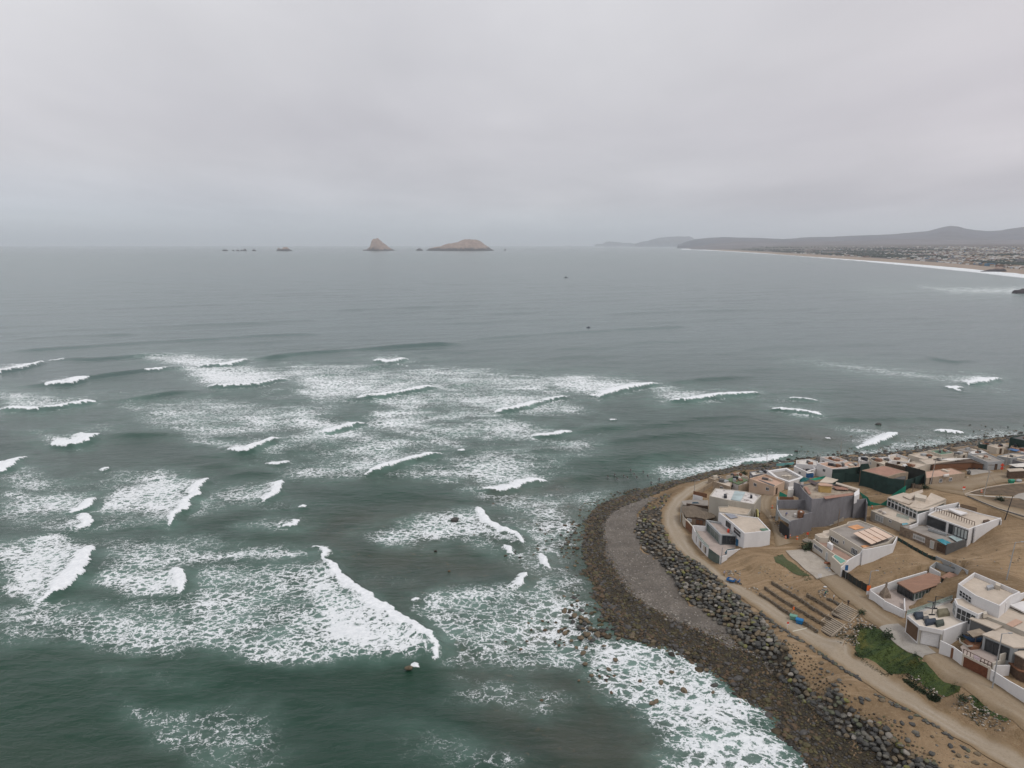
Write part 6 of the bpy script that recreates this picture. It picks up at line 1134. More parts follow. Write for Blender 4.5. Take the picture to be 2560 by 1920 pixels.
# ---- H11: rightmost white walled house ------------------------------------------------------------
hs = House('white walled house with grey doors and a timber deck at the right edge', F_(2000,580)[0]); z17 = lift(F_(2000,582)[0], F_(2010,455)[0]); print('H11', z17)
hs.run(F_(1835,340, 2040,470, 2212,565, 2600,780), W_WHITE, .25, zt=[z17] * 4, name='front_wall'); hs.A, hs.B = xy(P(F_(1835,340)[0], z17)), xy(P(F_(2600,780)[0], z17))
for a, b in ((2012, 2092), (2125, 2225)): u0, _ = hs.on((F_(a, 520)[0])); u1, _ = hs.on(F_(b, 560)[0]); v_, f_ = hs.panel(u0, u1, z17 - 3.2, z17 - .35, .1, .25); shape(v_, f_, 'door', M_BAMBOO, hs.e)
v_, f_ = hs.panel(.6, .9, z17 - 1.6, z17 - 1.0, .1, .2); shape(v_, f_, 'meter_box', M_METAL, hs.e)
hs.run(C_(1845,1400, 2050,1395), W_WHITE, .2, zt=z17 + .3, name='inner_wall'); hs.slab(C_(1850,1450, 2050,1400, 2500,1500, 2500,1750, 2212,1600), z17 - 2.6, .3, R_GREY, 'yard')
hs.block(C_(2050,1370, 2212,1335, 2500,1400, 2500,1560, 2150,1450), z17 + .2, M_DWOOD, M_WOOD, 0, zb=z17 - 2.6); hs.block(C_(2115,1255, 2212,1215, 2600,1250, 2500,1330, 2212,1310), z17 + 2.8, M_DWOOD, R_SAND, 0)
# ================================================================== ROCKS
def rock_base(seed, sub=2, cuts=7, squash=.75):
    r = random.Random(seed); b = bmesh.new(); bmesh.ops.create_icosphere(b, subdivisions=sub, radius=1)
    pl = [(Vector((r.uniform(-1, 1), r.uniform(-1, 1), r.uniform(-.6, 1))).normalized(), r.uniform(.62, .85)) for _ in range(cuts)]
    for v_ in b.verts:
        for n_, d in pl:
            k = v_.co.dot(n_) - d
            if k > 0: v_.co -= n_ * k * .85
        v_.co *= 1 + r.uniform(-.04, .04); v_.co.z *= squash; v_.co.x *= 1.15
    V = np.array([v_.co[:] for v_ in b.verts]); Fc = np.array([[v_.index for v_ in f.verts] for f in b.faces]); b.free(); return V, Fc
RB = [rock_base(i) for i in range(8)]
RC = [('dark grey', mat('dark_basalt', (.058, .057, .054), var=.3, vs=1.6, col2=(.10, .096, .08), c2=(.5, .65), bump=.5, bs=5)), ('mid grey', mat('grey_boulder', (.125, .118, .100), var=.25, vs=1.4, col2=(.07, .066, .058), c2=(.5, .68), bump=.5, bs=5)),
      ('pale grey', mat('pale_boulder', (.235, .215, .185), var=.2, vs=1.4, col2=(.17, .155, .14), c2=(.5, .7), bump=.5, bs=5)), ('brownish', mat('brown_boulder', (.135, .105, .068), var=.25, vs=1.4, col2=(.075, .06, .042), c2=(.5, .65), bump=.5, bs=5)),
      ('yellow-green lichened', mat('lichen_boulder', (.17, .165, .055), var=.3, vs=1.8, col2=(.11, .105, .07), c2=(.48, .6), bump=.5, bs=5)), ('greenish grey', mat('greenish_boulder', (.10, .105, .070), var=.25, vs=1.8, col2=(.08, .08, .065), c2=(.5, .6), bump=.5, bs=5))]
RM = {}
for ci, (cn, cm) in enumerate(RC):
    for bi, (V, Fc) in enumerate(RB):
        me = bpy.data.meshes.new('boulder'); me.from_pydata(V.tolist(), [], Fc.tolist()); me.materials.append(cm); me.update(); me.polygons.foreach_set('use_smooth', [True] * len(Fc)); RM[ci, bi] = me
def boulder(x, y, z, s, ci, label, group, name='boulder', cat='boulder', sq=1.0):
    o = bpy.data.objects.new(name, RM[ci, int(rng.integers(8))]); COL.objects.link(o); o.location = (x, y, z)
    o.rotation_euler = (rng.uniform(-.3, .3), rng.uniform(-.3, .3), rng.uniform(0, 6.28)); o.scale = (s, s * rng.uniform(.75, 1), s * rng.uniform(.75, 1) * sq)
    return tag(o, label, cat, group)
def band(pa, pb, n, lo=0, hi=1, tlo=0, thi=1, mind=0.0, power=1.0, gap=None):
    """scatter points on the ground between two traced edges"""
    a = resample(gw(pa), 400); b = resample(gw(pb), 400); out = []; cell = {}
    tries = 0
    while len(out) < n and tries < n * 25:
        tries += 1; s = rng.uniform(lo, hi); t = tlo + (thi - tlo) * rng.random() ** power; i = min(399, int(s * 399))
        q = a[i] * (1 - t) + b[i] * t; x, y = q[0] + rng.normal(0, .15), q[1] + rng.normal(0, .15)
        if gap and gap(x, y): continue
        if mind:
            cx, cy = int(x / mind), int(y / mind)
            if any((x - u) ** 2 + (y - w) ** 2 < mind * mind for ii in (-1, 0, 1) for jj in (-1, 0, 1) for u, w in cell.get((cx + ii, cy + jj), ())): continue
            cell.setdefault((cx, cy), []).append((x, y))
        out.append((x, y, s, t))
    return out
def rock_stuff(name, items, label, m_list, flat=.8):  # items: (x, y, z, r); one object, a material per stone
    V, Fc, Mi = [], [], []; off = 0
    for k, (x, y, z, r) in enumerate(items):
        bv, bf = RBL[k % len(RBL)]; a = rng.uniform(0, 6.28); c_, s_ = math.cos(a), math.sin(a); q = bv * np.array([r * rng.uniform(.8, 1.25), r * rng.uniform(.7, 1.1), r * flat * rng.uniform(.7, 1.1)])
        V.append(np.stack([q[:, 0] * c_ - q[:, 1] * s_ + x, q[:, 0] * s_ + q[:, 1] * c_ + y, q[:, 2] + z], 1)); Fc.append(bf + off); off += len(bv); Mi.append(np.full(len(bf), rng.integers(len(m_list))))
    o = mesh_obj(name, np.concatenate(V), np.concatenate(Fc), m_list, fm=np.concatenate(Mi), smooth=True)
    return tag(o, label, None, None, 'stuff')
RBL = [rock_base(50 + i, 2, 5, .8) for i in range(4)] 
# riprap bank: the stones that show largest are things, the far rest is one mass
def hpile(x, y, t): return float(H(x, y)) + .25 + .9 * math.sin(math.pi * min(1, max(0, t))) * .55
pts = []
for (lo, hi, n, md, r0, r1) in ((.0, .20, 330, .95, .55, .95), (.20, .52, 420, 1.0, .6, 1.05), (.52, .82, 420, 1.1, .45, .85), (.82, 1.0, 110, 1.3, .35, .7)):
    for x, y, s, t in band(RIP_LO, RIP_HI, n, lo, hi, mind=md): pts.append((x, y, s, t, rng.uniform(r0, r1)))
for x, y, s, t in band(RIP_LO, RIP_HI, 300, 0, .62, mind=.9): pts.append((x, y, s, t, rng.uniform(.45, .8) * -1))
sc_ = []
for x, y, s, t, r in pts:
    z = hpile(x, y, t) + (.45 if r < 0 else 0); r = abs(r); px, py = proj(x, y, z)
    seen = 0 < px < 2560 and py < 1925
    sc_.append((r / math.hypot(x, y) if seen else 0, x, y, z, r, s))
sc_.sort(reverse=True)
GR = 'boulders of the rock bank below the dirt road'
for k, (_, x, y, z, r, s) in enumerate(sc_[:215]):
    p_ = [.25, .33, .08, .17, .04, .13] if s > .25 else [.33, .24, .07, .05, .06, .25]
    ci = int(rng.choice(6, p=p_)); boulder(x, y, z, r * .8, ci, '%s boulder in the rock bank between the shingle and the dirt road' % RC[ci][0], GR)
rest = [q for q in sc_[215:]]
rock_stuff('riprap_rocks', [(x, y, z, r * .9) for _, x, y, z, r, s in rest], 'bank of tumbled grey, brown and greenish rocks edging the road', [m_ for _, m_ in RC] + [RC[1][1], RC[0][1], RC[3][1]] * 3)
# seaweed-covered cobble belt
WETM = [mat('weedy_stone', (.050, .037, .017), var=.35, vs=1.2, bump=.4, rough=.55), mat('olive_weedy_stone', (.070, .060, .026), var=.3, vs=1.2, rough=.55), mat('dark_weedy_stone', (.022, .018, .012), var=.3, vs=1.2, rough=.5), mat('brown_weedy_stone', (.080, .052, .028), var=.3, vs=1.2, rough=.55), mat('grey_wet_stone', (.06, .056, .052), var=.3, vs=1.2, rough=.5)]
it = []
for x, y, s, t in band(SHORE[:18], BELT_IN, 6800, 0, .72, -.12, 1.04, mind=.52): it.append((x, y, float(H(x, y)) + .05, min(1.0, rng.lognormal(-1.2, .38)) * (1.2 if t < .35 else .85)))
for x, y, s, t in band(SHORE[:18], BELT_IN, 2600, .0, .7, .86, 1.4, mind=.55, power=2.2): it.append((x, y, float(H(x, y)) + .05, rng.uniform(.12, .3)))
for x, y, s, t in band(SHORE[:18], BELT_IN, 1400, .70, 1.0, -.25, 1.05, mind=.8): it.append((x, y, float(H(x, y)) + .1, rng.uniform(.35, .75)))
rock_stuff('cobbles', it, 'belt of dark brown weed-covered cobbles along the waterline', WETM)
OLD = D(1310,1372, 1250,1330, 1232,1270, 1228,1205, 1232,1150, 1245,1112, 1290,1078, 1380,1056); a_ = resample([P(p, 0)[:2] for p in OLD], 60); b_ = resample([P(p, 0)[:2] for p in SHORE[6:14]], 60)
it = []
for _ in range(330): i = int(rng.integers(60)); t = rng.uniform(-.5, 1.1); q = a_[i] * (1 - t) + b_[i] * t; it.append((q[0] + rng.normal(0, .4), q[1] + rng.normal(0, .4), rng.uniform(-.2, .12), rng.uniform(.25, .6) * (1.5 if rng.random() < .12 else 1)))
rock_stuff('shallow_rocks', it, 'dark weedy rocks standing in the shallows round the point', WETM)
# rocky fringe of the far side of the point
back = SHORE[16:]; inn = [(x + 3, y + 16) for x, y in back]
it = [(x, y, max(0, float(H(x, y))) + .1, rng.uniform(.35, .9)) for x, y, s, t in band(back, inn, 1500, 0, .8, -.15, 1.0, mind=.9, power=.8)]
rock_stuff('shore_rocks', it, 'fringe of black rocks between the houses and the surf beyond', [RC[0][1], WETM[2], RC[1][1], WETM[4]])
# stones on the shingle
it = [(x, y, float(H(x, y)) + .08, rng.uniform(.08, .2)) for x, y, s, t in band(BELT_IN[2:15], RIP_LO[2:13], 2600, 0, 1, .0, .9, power=1.5)]
rock_stuff('pebbles', it, 'grey shingle scattered over the upper beach', [mat('shingle_a', (.20, .185, .17), var=.2), mat('shingle_b', (.115, .105, .1), var=.2), mat('shingle_c', (.30, .275, .24), var=.2), RC[1][1]])
for p in S_(815,190, 890,215, 935,220, 965,245, 915,275, 780,130, 935,370, 940,405, 1030,465, 965,468, 905,375, 1060,545, 1280,605, 1310,635, 1345,655, 1285,575, 1220,690, 1490,735, 1520,800, 1175,635, 1690,965, 700,270, 735,160, 770,115, 1215,375, 1450,700, 860,215, 1090,560, 1400,720, 1600,830):
    q = ground(p); boulder(q.x, q.y, q.z + .12, rng.uniform(.22, .45), int(rng.choice([2, 2, 2, 1])), 'pale stone lying alone on the grey shingle beach', 'pale stones on the shingle', 'stone', 'stone', .7)
# emergent stones in the surf
EM = [(S_(250,665, 240,715, 300,690, 285,740, 330,720, 235,780, 265,790, 350,790, 290,845, 315,860, 430,850, 440,875, 375,925, 345,905, 150,710, 165,640, 155,440, 200,470, 50,590, 45,425, 80,150, 170,70, 75,90, 680,870, 670,905, 830,880, 845,860, 980,935, 1030,915, 1075,940, 1470,1075, 1690,1270, 1775,1445, 1610,1220), (.55, .95), [3, 3, 0], .42, 'dark brown weedy boulder standing out of the foam off the cobbles'),
      (S_(640,1140, 565,1250, 505,980, 190,1000, 265,1060, 130,920, 920,1385, 1160,1400, 1060,1640, 1110,1620, 290,1185, 60,830, 20,790, 240,885, 300,1000, 1430,1500, 1290,1280, 1640,1120, 1760,1520), (.5, .85), [3], .16, 'reddish brown stone awash in the foam near the cobbles'),
      (D(883,1442), (.75, .85), [3], .3, 'large brown rock with a curl of white water round it'),
      (D(982,1124), (1.6, 1.65), [0], .6, 'biggest dark boulder awash in the breaker off the point')]
for pts_, (r0, r1), cs, up, lb in EM:
    for p in pts_:
        x, y, _ = P(p, .2); boulder(x, y, up - .12, rng.uniform(r0, r1), int(rng.choice(cs)), lb, 'stones standing in the surf', 'sea_rock', 'rock', .75)
it = []
for _ in range(1200):
    p = D(rng.uniform(930, 1330), rng.uniform(1085, 1600))[0]; x, y, _z = P(p, 0)
    if vnoise(np.array([x / 9]), np.array([y / 9]))[0] < .5: continue
    d = p[0] * 2212 / 2560 - np.interp(p[1] * 2212 / 2560, [1040, 1150, 1270, 1372, 1600], [1240, 1200, 1180, 1260, 1560])
    if d > 20 or rng.random() > math.exp(min(0, d) / 70): continue
    it.append((x, y, rng.uniform(-.16, .04), rng.uniform(.25, .5)))
for _ in range(260):
    p = D(rng.uniform(1720, 2330), 0)[0]; col = p[0] * 2212 / 2560; row = np.interp(col, [1700, 1800, 1910, 2003, 2098, 2190, 2330], [1000, 985, 980, 970, 953, 942, 925]) - abs(rng.normal(0, 14)); x, y, _z = P((p[0], row * 2560 / 2212), 0); it.append((x, y, rng.uniform(-.3, -.05), rng.uniform(.25, .5)))
rock_stuff('reef_stones', it, 'brown stones just breaking the surface of the shallows', [WETM[0], WETM[3], RC[3][1], WETM[2]])
for p, r in ((D(1897,917)[0], 1.5), (D(1790,946)[0], 1.0), (D(1720,975)[0], .8)): x, y, _ = P(p, 0); boulder(x, y, .1, r, 0, 'isolated black rock off the row of houses', 'isolated rocks beyond the houses', 'sea_rock', 'rock')
# stones lining the seaward edge of the road, and strewn over the sand
edge = []
for seg, n in ((E_(980,880, 1050,890, 1100,930, 1150,955), 14), (E_(1325,1070, 1370,1100, 1440,1150, 1530,1210, 1600,1260, 1700,1320, 1800,1390), 38), (F_(520,640, 600,680), 5), (F_(665,720, 740,760, 900,820), 14), (F_(960,870, 1010,890), 3), (F_(1060,930, 1120,960, 1200,1000), 7), (F_(1295,1080, 1385,1130), 5), (F_(1520,1240, 1590,1290), 3), (E_(650,600, 700,660, 790,720, 870,770, 990,850), 34)):
    a = resample(gw(seg), n)
    for x, y, z in a: edge.append((x + rng.normal(0, .2), y + rng.normal(0, .2), rng.uniform(.25, .48)))
for x, y, r in edge: boulder(x, y, float(H(x, y)) + .1, r, int(rng.choice([0, 0, 1, 5])), 'dark stone in the broken line along the seaward edge of the road', 'stones lining the road edge', 'edge_stone', 'stone')
for p in F_(810,965, 905,900, 925,975, 960,1070, 985,1105, 1155,1120, 1155,1315, 1365,1230, 1400,1290, 1460,1340, 1555,1350, 1675,1320, 1650,1420, 1770,1440, 1375,1460, 870,1160, 340,680, 340,720, 410,690, 270,680, 575,700, 210,520, 90,470) + E_(700,820, 945,935, 830,980, 1165,1050, 1190,1000, 1240,1020, 1270,1055, 1225,1000, 1350,1190, 1350,1260, 1560,1390, 1480,1320, 1430,1290, 810,770, 890,820):
    q = ground(p); boulder(q.x, q.y, q.z + .12, rng.uniform(.28, .65), int(rng.choice([0, 1, 3, 1])), 'half-buried stone on the open sand between the rock bank and the road', 'stones strewn on the sand', 'stone', 'stone', .8)
# ================================================================== TERRACES, STEPS
M_DRYST = mat('dry_stone', (.21, .165, .115), var=.3, vs=1.2, col2=(.11, .085, .06), c2=(.45, .58), bump=1.2, bs=3, fine=.7)
for k, (seg, h, lb) in enumerate(((E_(640,372, 900,545, 1100,668, 1310,802), .7, 'lowest dry-stone terrace wall beside the dirt road'), (E_(700,302, 900,440, 1100,560, 1380,722), .85, 'second dry-stone terrace wall up from the road'), (E_(775,238, 1050,402, 1260,540, 1460,662), .9, 'longest dry-stone terrace wall in the middle of the slope'), (E_(1180,382, 1360,480, 1550,600), .8, 'short dry-stone terrace wall below the top one'), (E_(1420,432, 1510,470, 1610,532), .6, 'topmost short stone terrace wall near the workers'))):
    a = resample(gw(seg), 60); e = empty('retaining_wall', tuple(a[0]), lb, 'wall', 'stone terrace walls on the slope')
    tz = (5.95, 6.75, 7.55, 8.35, 8.9)[k]; w = [(x + rng.normal(0, .05), y + rng.normal(0, .05)) for x, y in [P(p, tz)[:2] for p in resample(seg, 60)]]; tops = [tz + rng.uniform(-.1, .06) for q in w]
    shape(*wall_mesh(w, tops, .4, tz - 2.2), 'stonework', M_DRYST, e)
    V, Fc, off = [], [], 0
    for i in range(80):
        q = a[int(rng.integers(60))]; r = rng.uniform(.08, .2); bv, bf = RBL[i % 4]; q = w[int(rng.integers(60))]; V.append(bv * r + [q[0] + rng.normal(0, .1), q[1] - .15 + rng.normal(0, .1), tz - rng.uniform(-.05, .7)]); Fc.append(bf + off); off += len(bv)
    shape(np.concatenate(V), np.concatenate(Fc), 'coping_stones', RC[3][1] if k % 2 else RC[1][1], e)
# earth treads behind each wall follow the ground; the wooden stairway
def stairs(label, pa, pb, n, w, m, name='stairway', lift_=.38, cat='stairs'):
    a, b = ground(pa), ground(pb); e = empty(name, tuple(a), label, cat); d = (b - a); dl = d.xy.normalized(); nn = Vector((-dl.y, dl.x)) * w / 2
    for i in range(n):
        c = a + d * (i + .5) / n; zt = max(c.z, float(H(c.x, c.y))) + lift_; hw = d.xy.length / n * .25; u = dl * hw; V = []
        for zz in (zt - .35, zt):
            for s_, t_ in ((-1,-1),(1,-1),(1,1),(-1,1)): V.append((c.x + u.x * s_ + nn.x * t_, c.y + u.y * s_ + nn.y * t_, zz))
        shape(V, [(0,3,2,1),(4,5,6,7),(0,1,5,4),(1,2,6,5),(2,3,7,6),(3,0,4,7)], 'tread', m, e)
    shape(*wall_mesh([tuple(a.xy), tuple(b.xy)], [a.z + .1, b.z + .1], w), 'bed', mat('tread_gap_shade', (.035, .026, .018)), e)  # added slab, coloured dark to stand in for shade between treads
    for t_ in (-1, 1):
        p0 = a.xy + nn * t_ * 1.08; p1 = b.xy + nn * t_ * 1.08; shape(*wall_mesh([tuple(p0), tuple(p1)], [a.z + lift_ + .15, b.z + lift_ + .15], .18), 'stringer', m, e)
    return e
stairs('lower flight of the timber-edged stairway between the terraces and the green slope', E_(1370,840)[0], E_(1530,705)[0], 9, 4.2, mat('pale_tread', (.34, .285, .22), var=.15))
stairs('upper flight of the timber-edged stairway by the workers', E_(1570,685)[0], E_(1700,560)[0], 8, 4.4, mat('pale_tread', ()))
stairs('long slatted steps climbing beside the unfinished grey house', K_(1040,960)[0], K_(1190,890)[0], 10, 4.5, mat('pale_step', (.30, .265, .22)), 'stairway')
stairs('short pale steps left of the cream house with the raised pool', K_(690,1290)[0], K_(760,1255)[0], 7, 2.2, mat('pale_step', ()), 'stairway')
loft('stair_landing', K_(905,1010, 1040,1045), K_(960,980, 1090,1020), 8, 4, M_SLAB, .2, wob=0); loft('stair_landing', K_(1170,880, 1230,910), K_(1230,855, 1330,885), 8, 4, M_SLAB, .2, wob=0)
loft('ramp', E_(1310,810, 1350,850, 1400,870), E_(1300,870, 1320,930, 1410,920), 10, 6, mat('worn_ramp', (.33, .255, .185)), .1)
loft('speed_hump', E_(1015,825, 1180,785), E_(1025,833, 1190,793), 20, 4, mat('pale_paint', (.48, .45, .36)), .16, wob=0)
# ================================================================== GREENERY
def green(name, c1, c2, c3):
    m = bpy.data.materials.new(name); m.use_nodes = True; g = NT(m.node_tree); b = g.n['Principled BSDF']; co = g.new('ShaderNodeNewGeometry').outputs['Position']
    st = g.new('ShaderNodeMapping', {'Vector': co, 'Rotation': (0, 0, R(50)), 'Scale': (.25, 1, .1)}).outputs[0]
    c = g.mix(g.ramp(g.noise(st, .45, 6, .75, .6), .38, .62), c1, c2); c = g.mix(g.ramp(g.noise(co, .13, 5, .75), .52, .7), c, c3); c = g.mix(g.ramp(g.noise(co, 1.6, 5, .8), .5, .7, 0, .6), c, tuple(x * .35 for x in c1))
    g.l.new(c, b.inputs['Base Color']); b.inputs['Roughness'].default_value = .85; g.l.new(g.new('ShaderNodeBump', {'Strength': .9, 'Distance': .4, 'Height': g.noise(co, 2.2, 5, .75)}).outputs[0], b.inputs['Normal']); return m
M_GRASS = green('lush_groundcover', (.020, .044, .007), (.052, .078, .011), (.125, .12, .018)); M_SHRUB = green('dark_shrub', (.018, .036, .014), (.035, .055, .02), (.05, .07, .03)); M_DULL = green('dull_groundcover', (.05, .07, .02), (.075, .08, .03), (.10, .085, .045))
def tufts(name, polys, n, m, label, smin=.25, smax=.6, hgt=.5, thr=.0, ns=.25, kind='stuff', parent=None):
    V, Fc = [], []; k = 0
    while k < n:
        poly = polys[int(rng.integers(len(polys)))]; xs_ = [p[0] for p in poly]; ys_ = [p[1] for p in poly]; p = (rng.uniform(min(xs_), max(xs_)), rng.uniform(min(ys_), max(ys_)))
        if not inside(poly, np.array([p[0]]), np.array([p[1]]))[0]: continue
        k += 1; q = ground(p)
        if thr and vnoise(np.array([q.x * ns]), np.array([q.y * ns]))[0] < thr: continue
        s = rng.uniform(smin, smax)
        for j in range(9):
            a = rng.uniform(0, 6.28); r = s * rng.uniform(.1, .9); h = hgt * rng.uniform(.3, 1) * s; cx, cy = q.x + math.cos(a) * r, q.y + math.sin(a) * r; b_ = len(V); w = s * rng.uniform(.2, .4); a2 = rng.uniform(0, 6.28); ux, uy = math.cos(a2) * w, math.sin(a2) * w
            z = float(H(cx, cy)); V += [(cx - ux, cy - uy, z), (cx + ux, cy + uy, z + h * .3), (cx + ux * .3 + uy * .6, cy + uy * .3 - ux * .6, z + h), (cx - ux * .8 + uy * .4, cy - uy * .8 - ux * .4, z + h * .7)]; Fc.append((b_, b_ + 1, b_ + 2, b_ + 3))
    return tag(mesh_obj(name, V, Fc, m, parent), label, None, None, kind)
GP1 = C_(300,1000, 400,960, 540,985, 640,1050, 1050,1330, 960,1380, 940,1460, 850,1500, 680,1500, 500,1430, 330,1310, 265,1220)
GP2 = F_(965,255, 1090,265, 1300,410, 1480,545, 1465,600, 1320,660, 1100,560, 870,385)
GP3 = F_(1580,640, 1680,655, 1860,790, 2040,925, 1990,945, 1800,860, 1600,740)
GP4 = E_(810,-10, 960,-5, 1060,60, 1160,150, 1250,230, 1180,245, 1090,170, 1000,130, 890,50); GP5 = A_(1540,1440, 1640,1410, 1700,1480, 1800,1540, 1960,1659, 1850,1659, 1700,1580, 1560,1500)
def patch_sheet(name, poly, m):                      # soil-hugging mat under the tufts
    w = [ground(p) for p in poly]; V = []; bmx = bmesh.new(); vs = [bmx.verts.new((q.x, q.y, 0)) for q in w]; f = bmx.faces.new(vs); bmesh.ops.triangulate(bmx, faces=[f])
    for _ in range(5):
        es = [e for e in bmx.edges if e.calc_length() > 1.2]
        if not es: break
        bmesh.ops.subdivide_edges(bmx, edges=es, cuts=1); bmesh.ops.triangulate(bmx, faces=bmx.faces)
    for v_ in bmx.verts: v_.co.z = float(H(v_.co.x, v_.co.y)) + .09
    me = bpy.data.meshes.new(name); bmx.to_mesh(me); bmx.free(); me.materials.append(m); o = bpy.data.objects.new(name, me); COL.objects.link(o); return o
for gp, m_, lb in ((GP1, M_GRASS, 'bright green mat of groundcover on the slope below the concrete road'), (GP2, M_GRASS, 'green streaked groundcover on the slope nearer the camera'), (GP3, M_GRASS, 'thin green strip along the lower edge of the upper road'), (GP5, M_DULL, 'narrow dull green strip beside the concrete driveway')): tag(patch_sheet('groundcover', gp, m_), lb, None, None, 'stuff')
tufts('groundcover_leaves', [GP1, GP1, GP2, GP3], 1500, M_GRASS, 'leafy tufts over the green slopes', .2, .6, .3, .42, .5)
tufts('groundcover_leaves', [GP5, GP4], 350, M_DULL, 'leafy tufts along the strip by the driveway', .2, .45, .3)
tufts('low_shrubs', [C_(250,1230, 330,1300, 500,1430, 700,1510, 640,1540, 420,1420, 260,1300), F_(790,420, 900,490, 1110,620, 1080,630, 900,530), F_(1100,640, 1180,650, 1240,700, 1150,690)], 480, M_SHRUB, 'dark low shrubs along the foot of the green slope', .3, .6, .5)
tufts('weeds', [F_(1390,760, 1600,660, 2040,960, 1900,1060, 1700,990), E_(1450,840, 1560,760, 1760,700, 1760,980, 1600,960), C_(150,950, 300,830, 520,970, 300,1000), F_(870,370, 1100,560, 1300,690, 1120,620, 850,420)], 900, M_SHRUB, 'scattered dark weeds on the stony slopes', .15, .4, .5, .55, .5)
tufts('dry_weeds', [B_(1700,650, 2212,600, 2212,730, 1850,740, 1640,700), B_(1780,760, 2212,830, 2212,900, 1950,850)], 900, M_DULL, 'dull weeds in the fenced beds by the roundabout', .2, .5, .3, .5, .3)
it = []
for poly, n in ((F_(1370,760, 1560,640, 2060,940, 1950,1080, 1700,1010), 330), (E_(1420,870, 1560,760, 1780,700, 1790,1000, 1600,980), 220), (F_(840,400, 1000,420, 1330,680, 1230,720), 160), (C_(150,880, 300,820, 520,950, 440,1000), 90), (E_(860,215, 1050,330, 1150,400, 900,300), 90), (E_(200,100, 420,120, 420,190, 240,170), 60), (E_(1300,340, 1420,330, 1440,430, 1330,430), 60), (E_(440,270, 620,330, 640,430, 480,340), 70)):
    for _ in range(n):
        xs_ = [p[0] for p in poly]; ys_ = [p[1] for p in poly]; p = (rng.uniform(min(xs_), max(xs_)), rng.uniform(min(ys_), max(ys_)))
        if inside(poly, np.array([p[0]]), np.array([p[1]]))[0]: q = ground(p); it.append((q.x, q.y, q.z + .05, rng.uniform(.1, .26)))
rock_stuff('rubble', it, 'pale rubble stones scattered over the planted slopes', [RC[1][1], RC[2][1], RC[3][1], mat('pale_rubble', (.36, .32, .27), var=.2)])
def bush(p, s, label, m=None, name='bush'):
    q = ground(p); e = empty(name, tuple(q), label, 'bush'); V, Fc = [], []
    for j in range(int(70 + 60 * s)):
        d = Vector((rng.normal(), rng.normal(), abs(rng.normal()) * .8)).normalized() * s * rng.uniform(.35, 1.0) * (1 + .3 * rng.normal()); c = q + d; a = rng.uniform(0, 6.28); w = s * .2; ux, uy = math.cos(a) * w, math.sin(a) * w; b_ = len(V); V += [(c.x - ux, c.y - uy, c.z), (c.x + uy * .5, c.y - ux * .5, c.z + w * .4), (c.x + ux, c.y + uy, c.z + w * .6), (c.x - uy * .5, c.y + ux * .5, c.z + w)]; Fc.append((b_, b_ + 1, b_ + 2, b_ + 3))
    shape(V, Fc, 'foliage', m or M_SHRUB, e); shape([(q.x + .05, q.y, q.z - .2), (q.x - .05, q.y, q.z - .2), (q.x, q.y + .06, q.z - .2), (q.x, q.y, q.z + s * .9)], [(0,1,3), (1,2,3), (2,0,3)], 'stem', M_DWOOD, e)
for p, s, lb in ((K_(690,1385)[0], 1.7, 'round dark bush at the left corner of the cream house'), (K_(750,1330)[0], 1.1, 'smaller green bush against the wall of the cream house'), (C_(650,1075)[0], 1.3, 'dark bush breaking out of the green slope by the concrete road'), (C_(960,1290)[0], .6, 'small bush at the lower end of the concrete road'), (C_(1450,1075)[0], 1.1, 'green bush beside the tan parasol terrace'), (F_(1510,695)[0], 1.0, 'round green bush on the stony slope'), (B_(1230,575)[0], .7, 'leftmost small bush along the tan-roofed long house'), (B_(1320,560)[0], .9, 'middle bush along the tan-roofed long house'), (B_(1420,545)[0], .6, 'small low bush right of the middle one along the tan-roofed house'), (B_(1505,530)[0], 1.0, 'largest bush at the corner of the tan-roofed long house'), (B_(1940,790)[0], 1.2, 'low bush in the fenced bed by the roundabout'), (B_(1075,650)[0], 1.2, 'dry bush behind the folded-roof house'), (G_(860,900)[0], 1.4, 'green bush between the thatched house and the white house'), (A_(1190,490)[0], 1.5, 'hedge clump by the surf at the point'), (A_(1450,415)[0], 1.3, 'dark bush on the shore beyond the white-roofed house'), (A_(1700,405)[0], 1.3, 'dark bush on the shore beside the turquoise fence'), (B_(1440,395)[0], 1.8, 'big dark bush in front of the timber pavilion'), (B_(1545,415)[0], 1.0, 'rounded bush right of the parked dark car'), (C_(345,800)[0], .9, 'bush at the top of the timber-edged stairway')): bush(p, s, lb)
# ================================================================== STREET FURNITURE, FENCES, PEOPLE
CUBE = [(0,3,2,1),(4,5,6,7),(0,1,5,4),(1,2,6,5),(2,3,7,6),(3,0,4,7)]
def bx(e, nm, x0, x1, y0, y1, z0, z1, m): return mesh_obj(nm, [(x0,y0,z0),(x1,y0,z0),(x1,y1,z0),(x0,y1,z0),(x0,y0,z1),(x1,y0,z1),(x1,y1,z1),(x0,y1,z1)], CUBE, m, e)
def cyl(e, nm, a, b, r0, r1, m, n=10):
    a, b = Vector(a), Vector(b); d = (b - a).normalized(); s = d.orthogonal().normalized(); t = d.cross(s); V = []
    for q, r in ((a, r0), (b, r1)): V += [tuple(q + (s * math.cos(6.283 * i / n) + t * math.sin(6.283 * i / n)) * r) for i in range(n)]
    return mesh_obj(nm, V, [(i, (i + 1) % n, n + (i + 1) % n, n + i) for i in range(n)] + [tuple(range(n, 2 * n)), tuple(reversed(range(n)))], m, e)
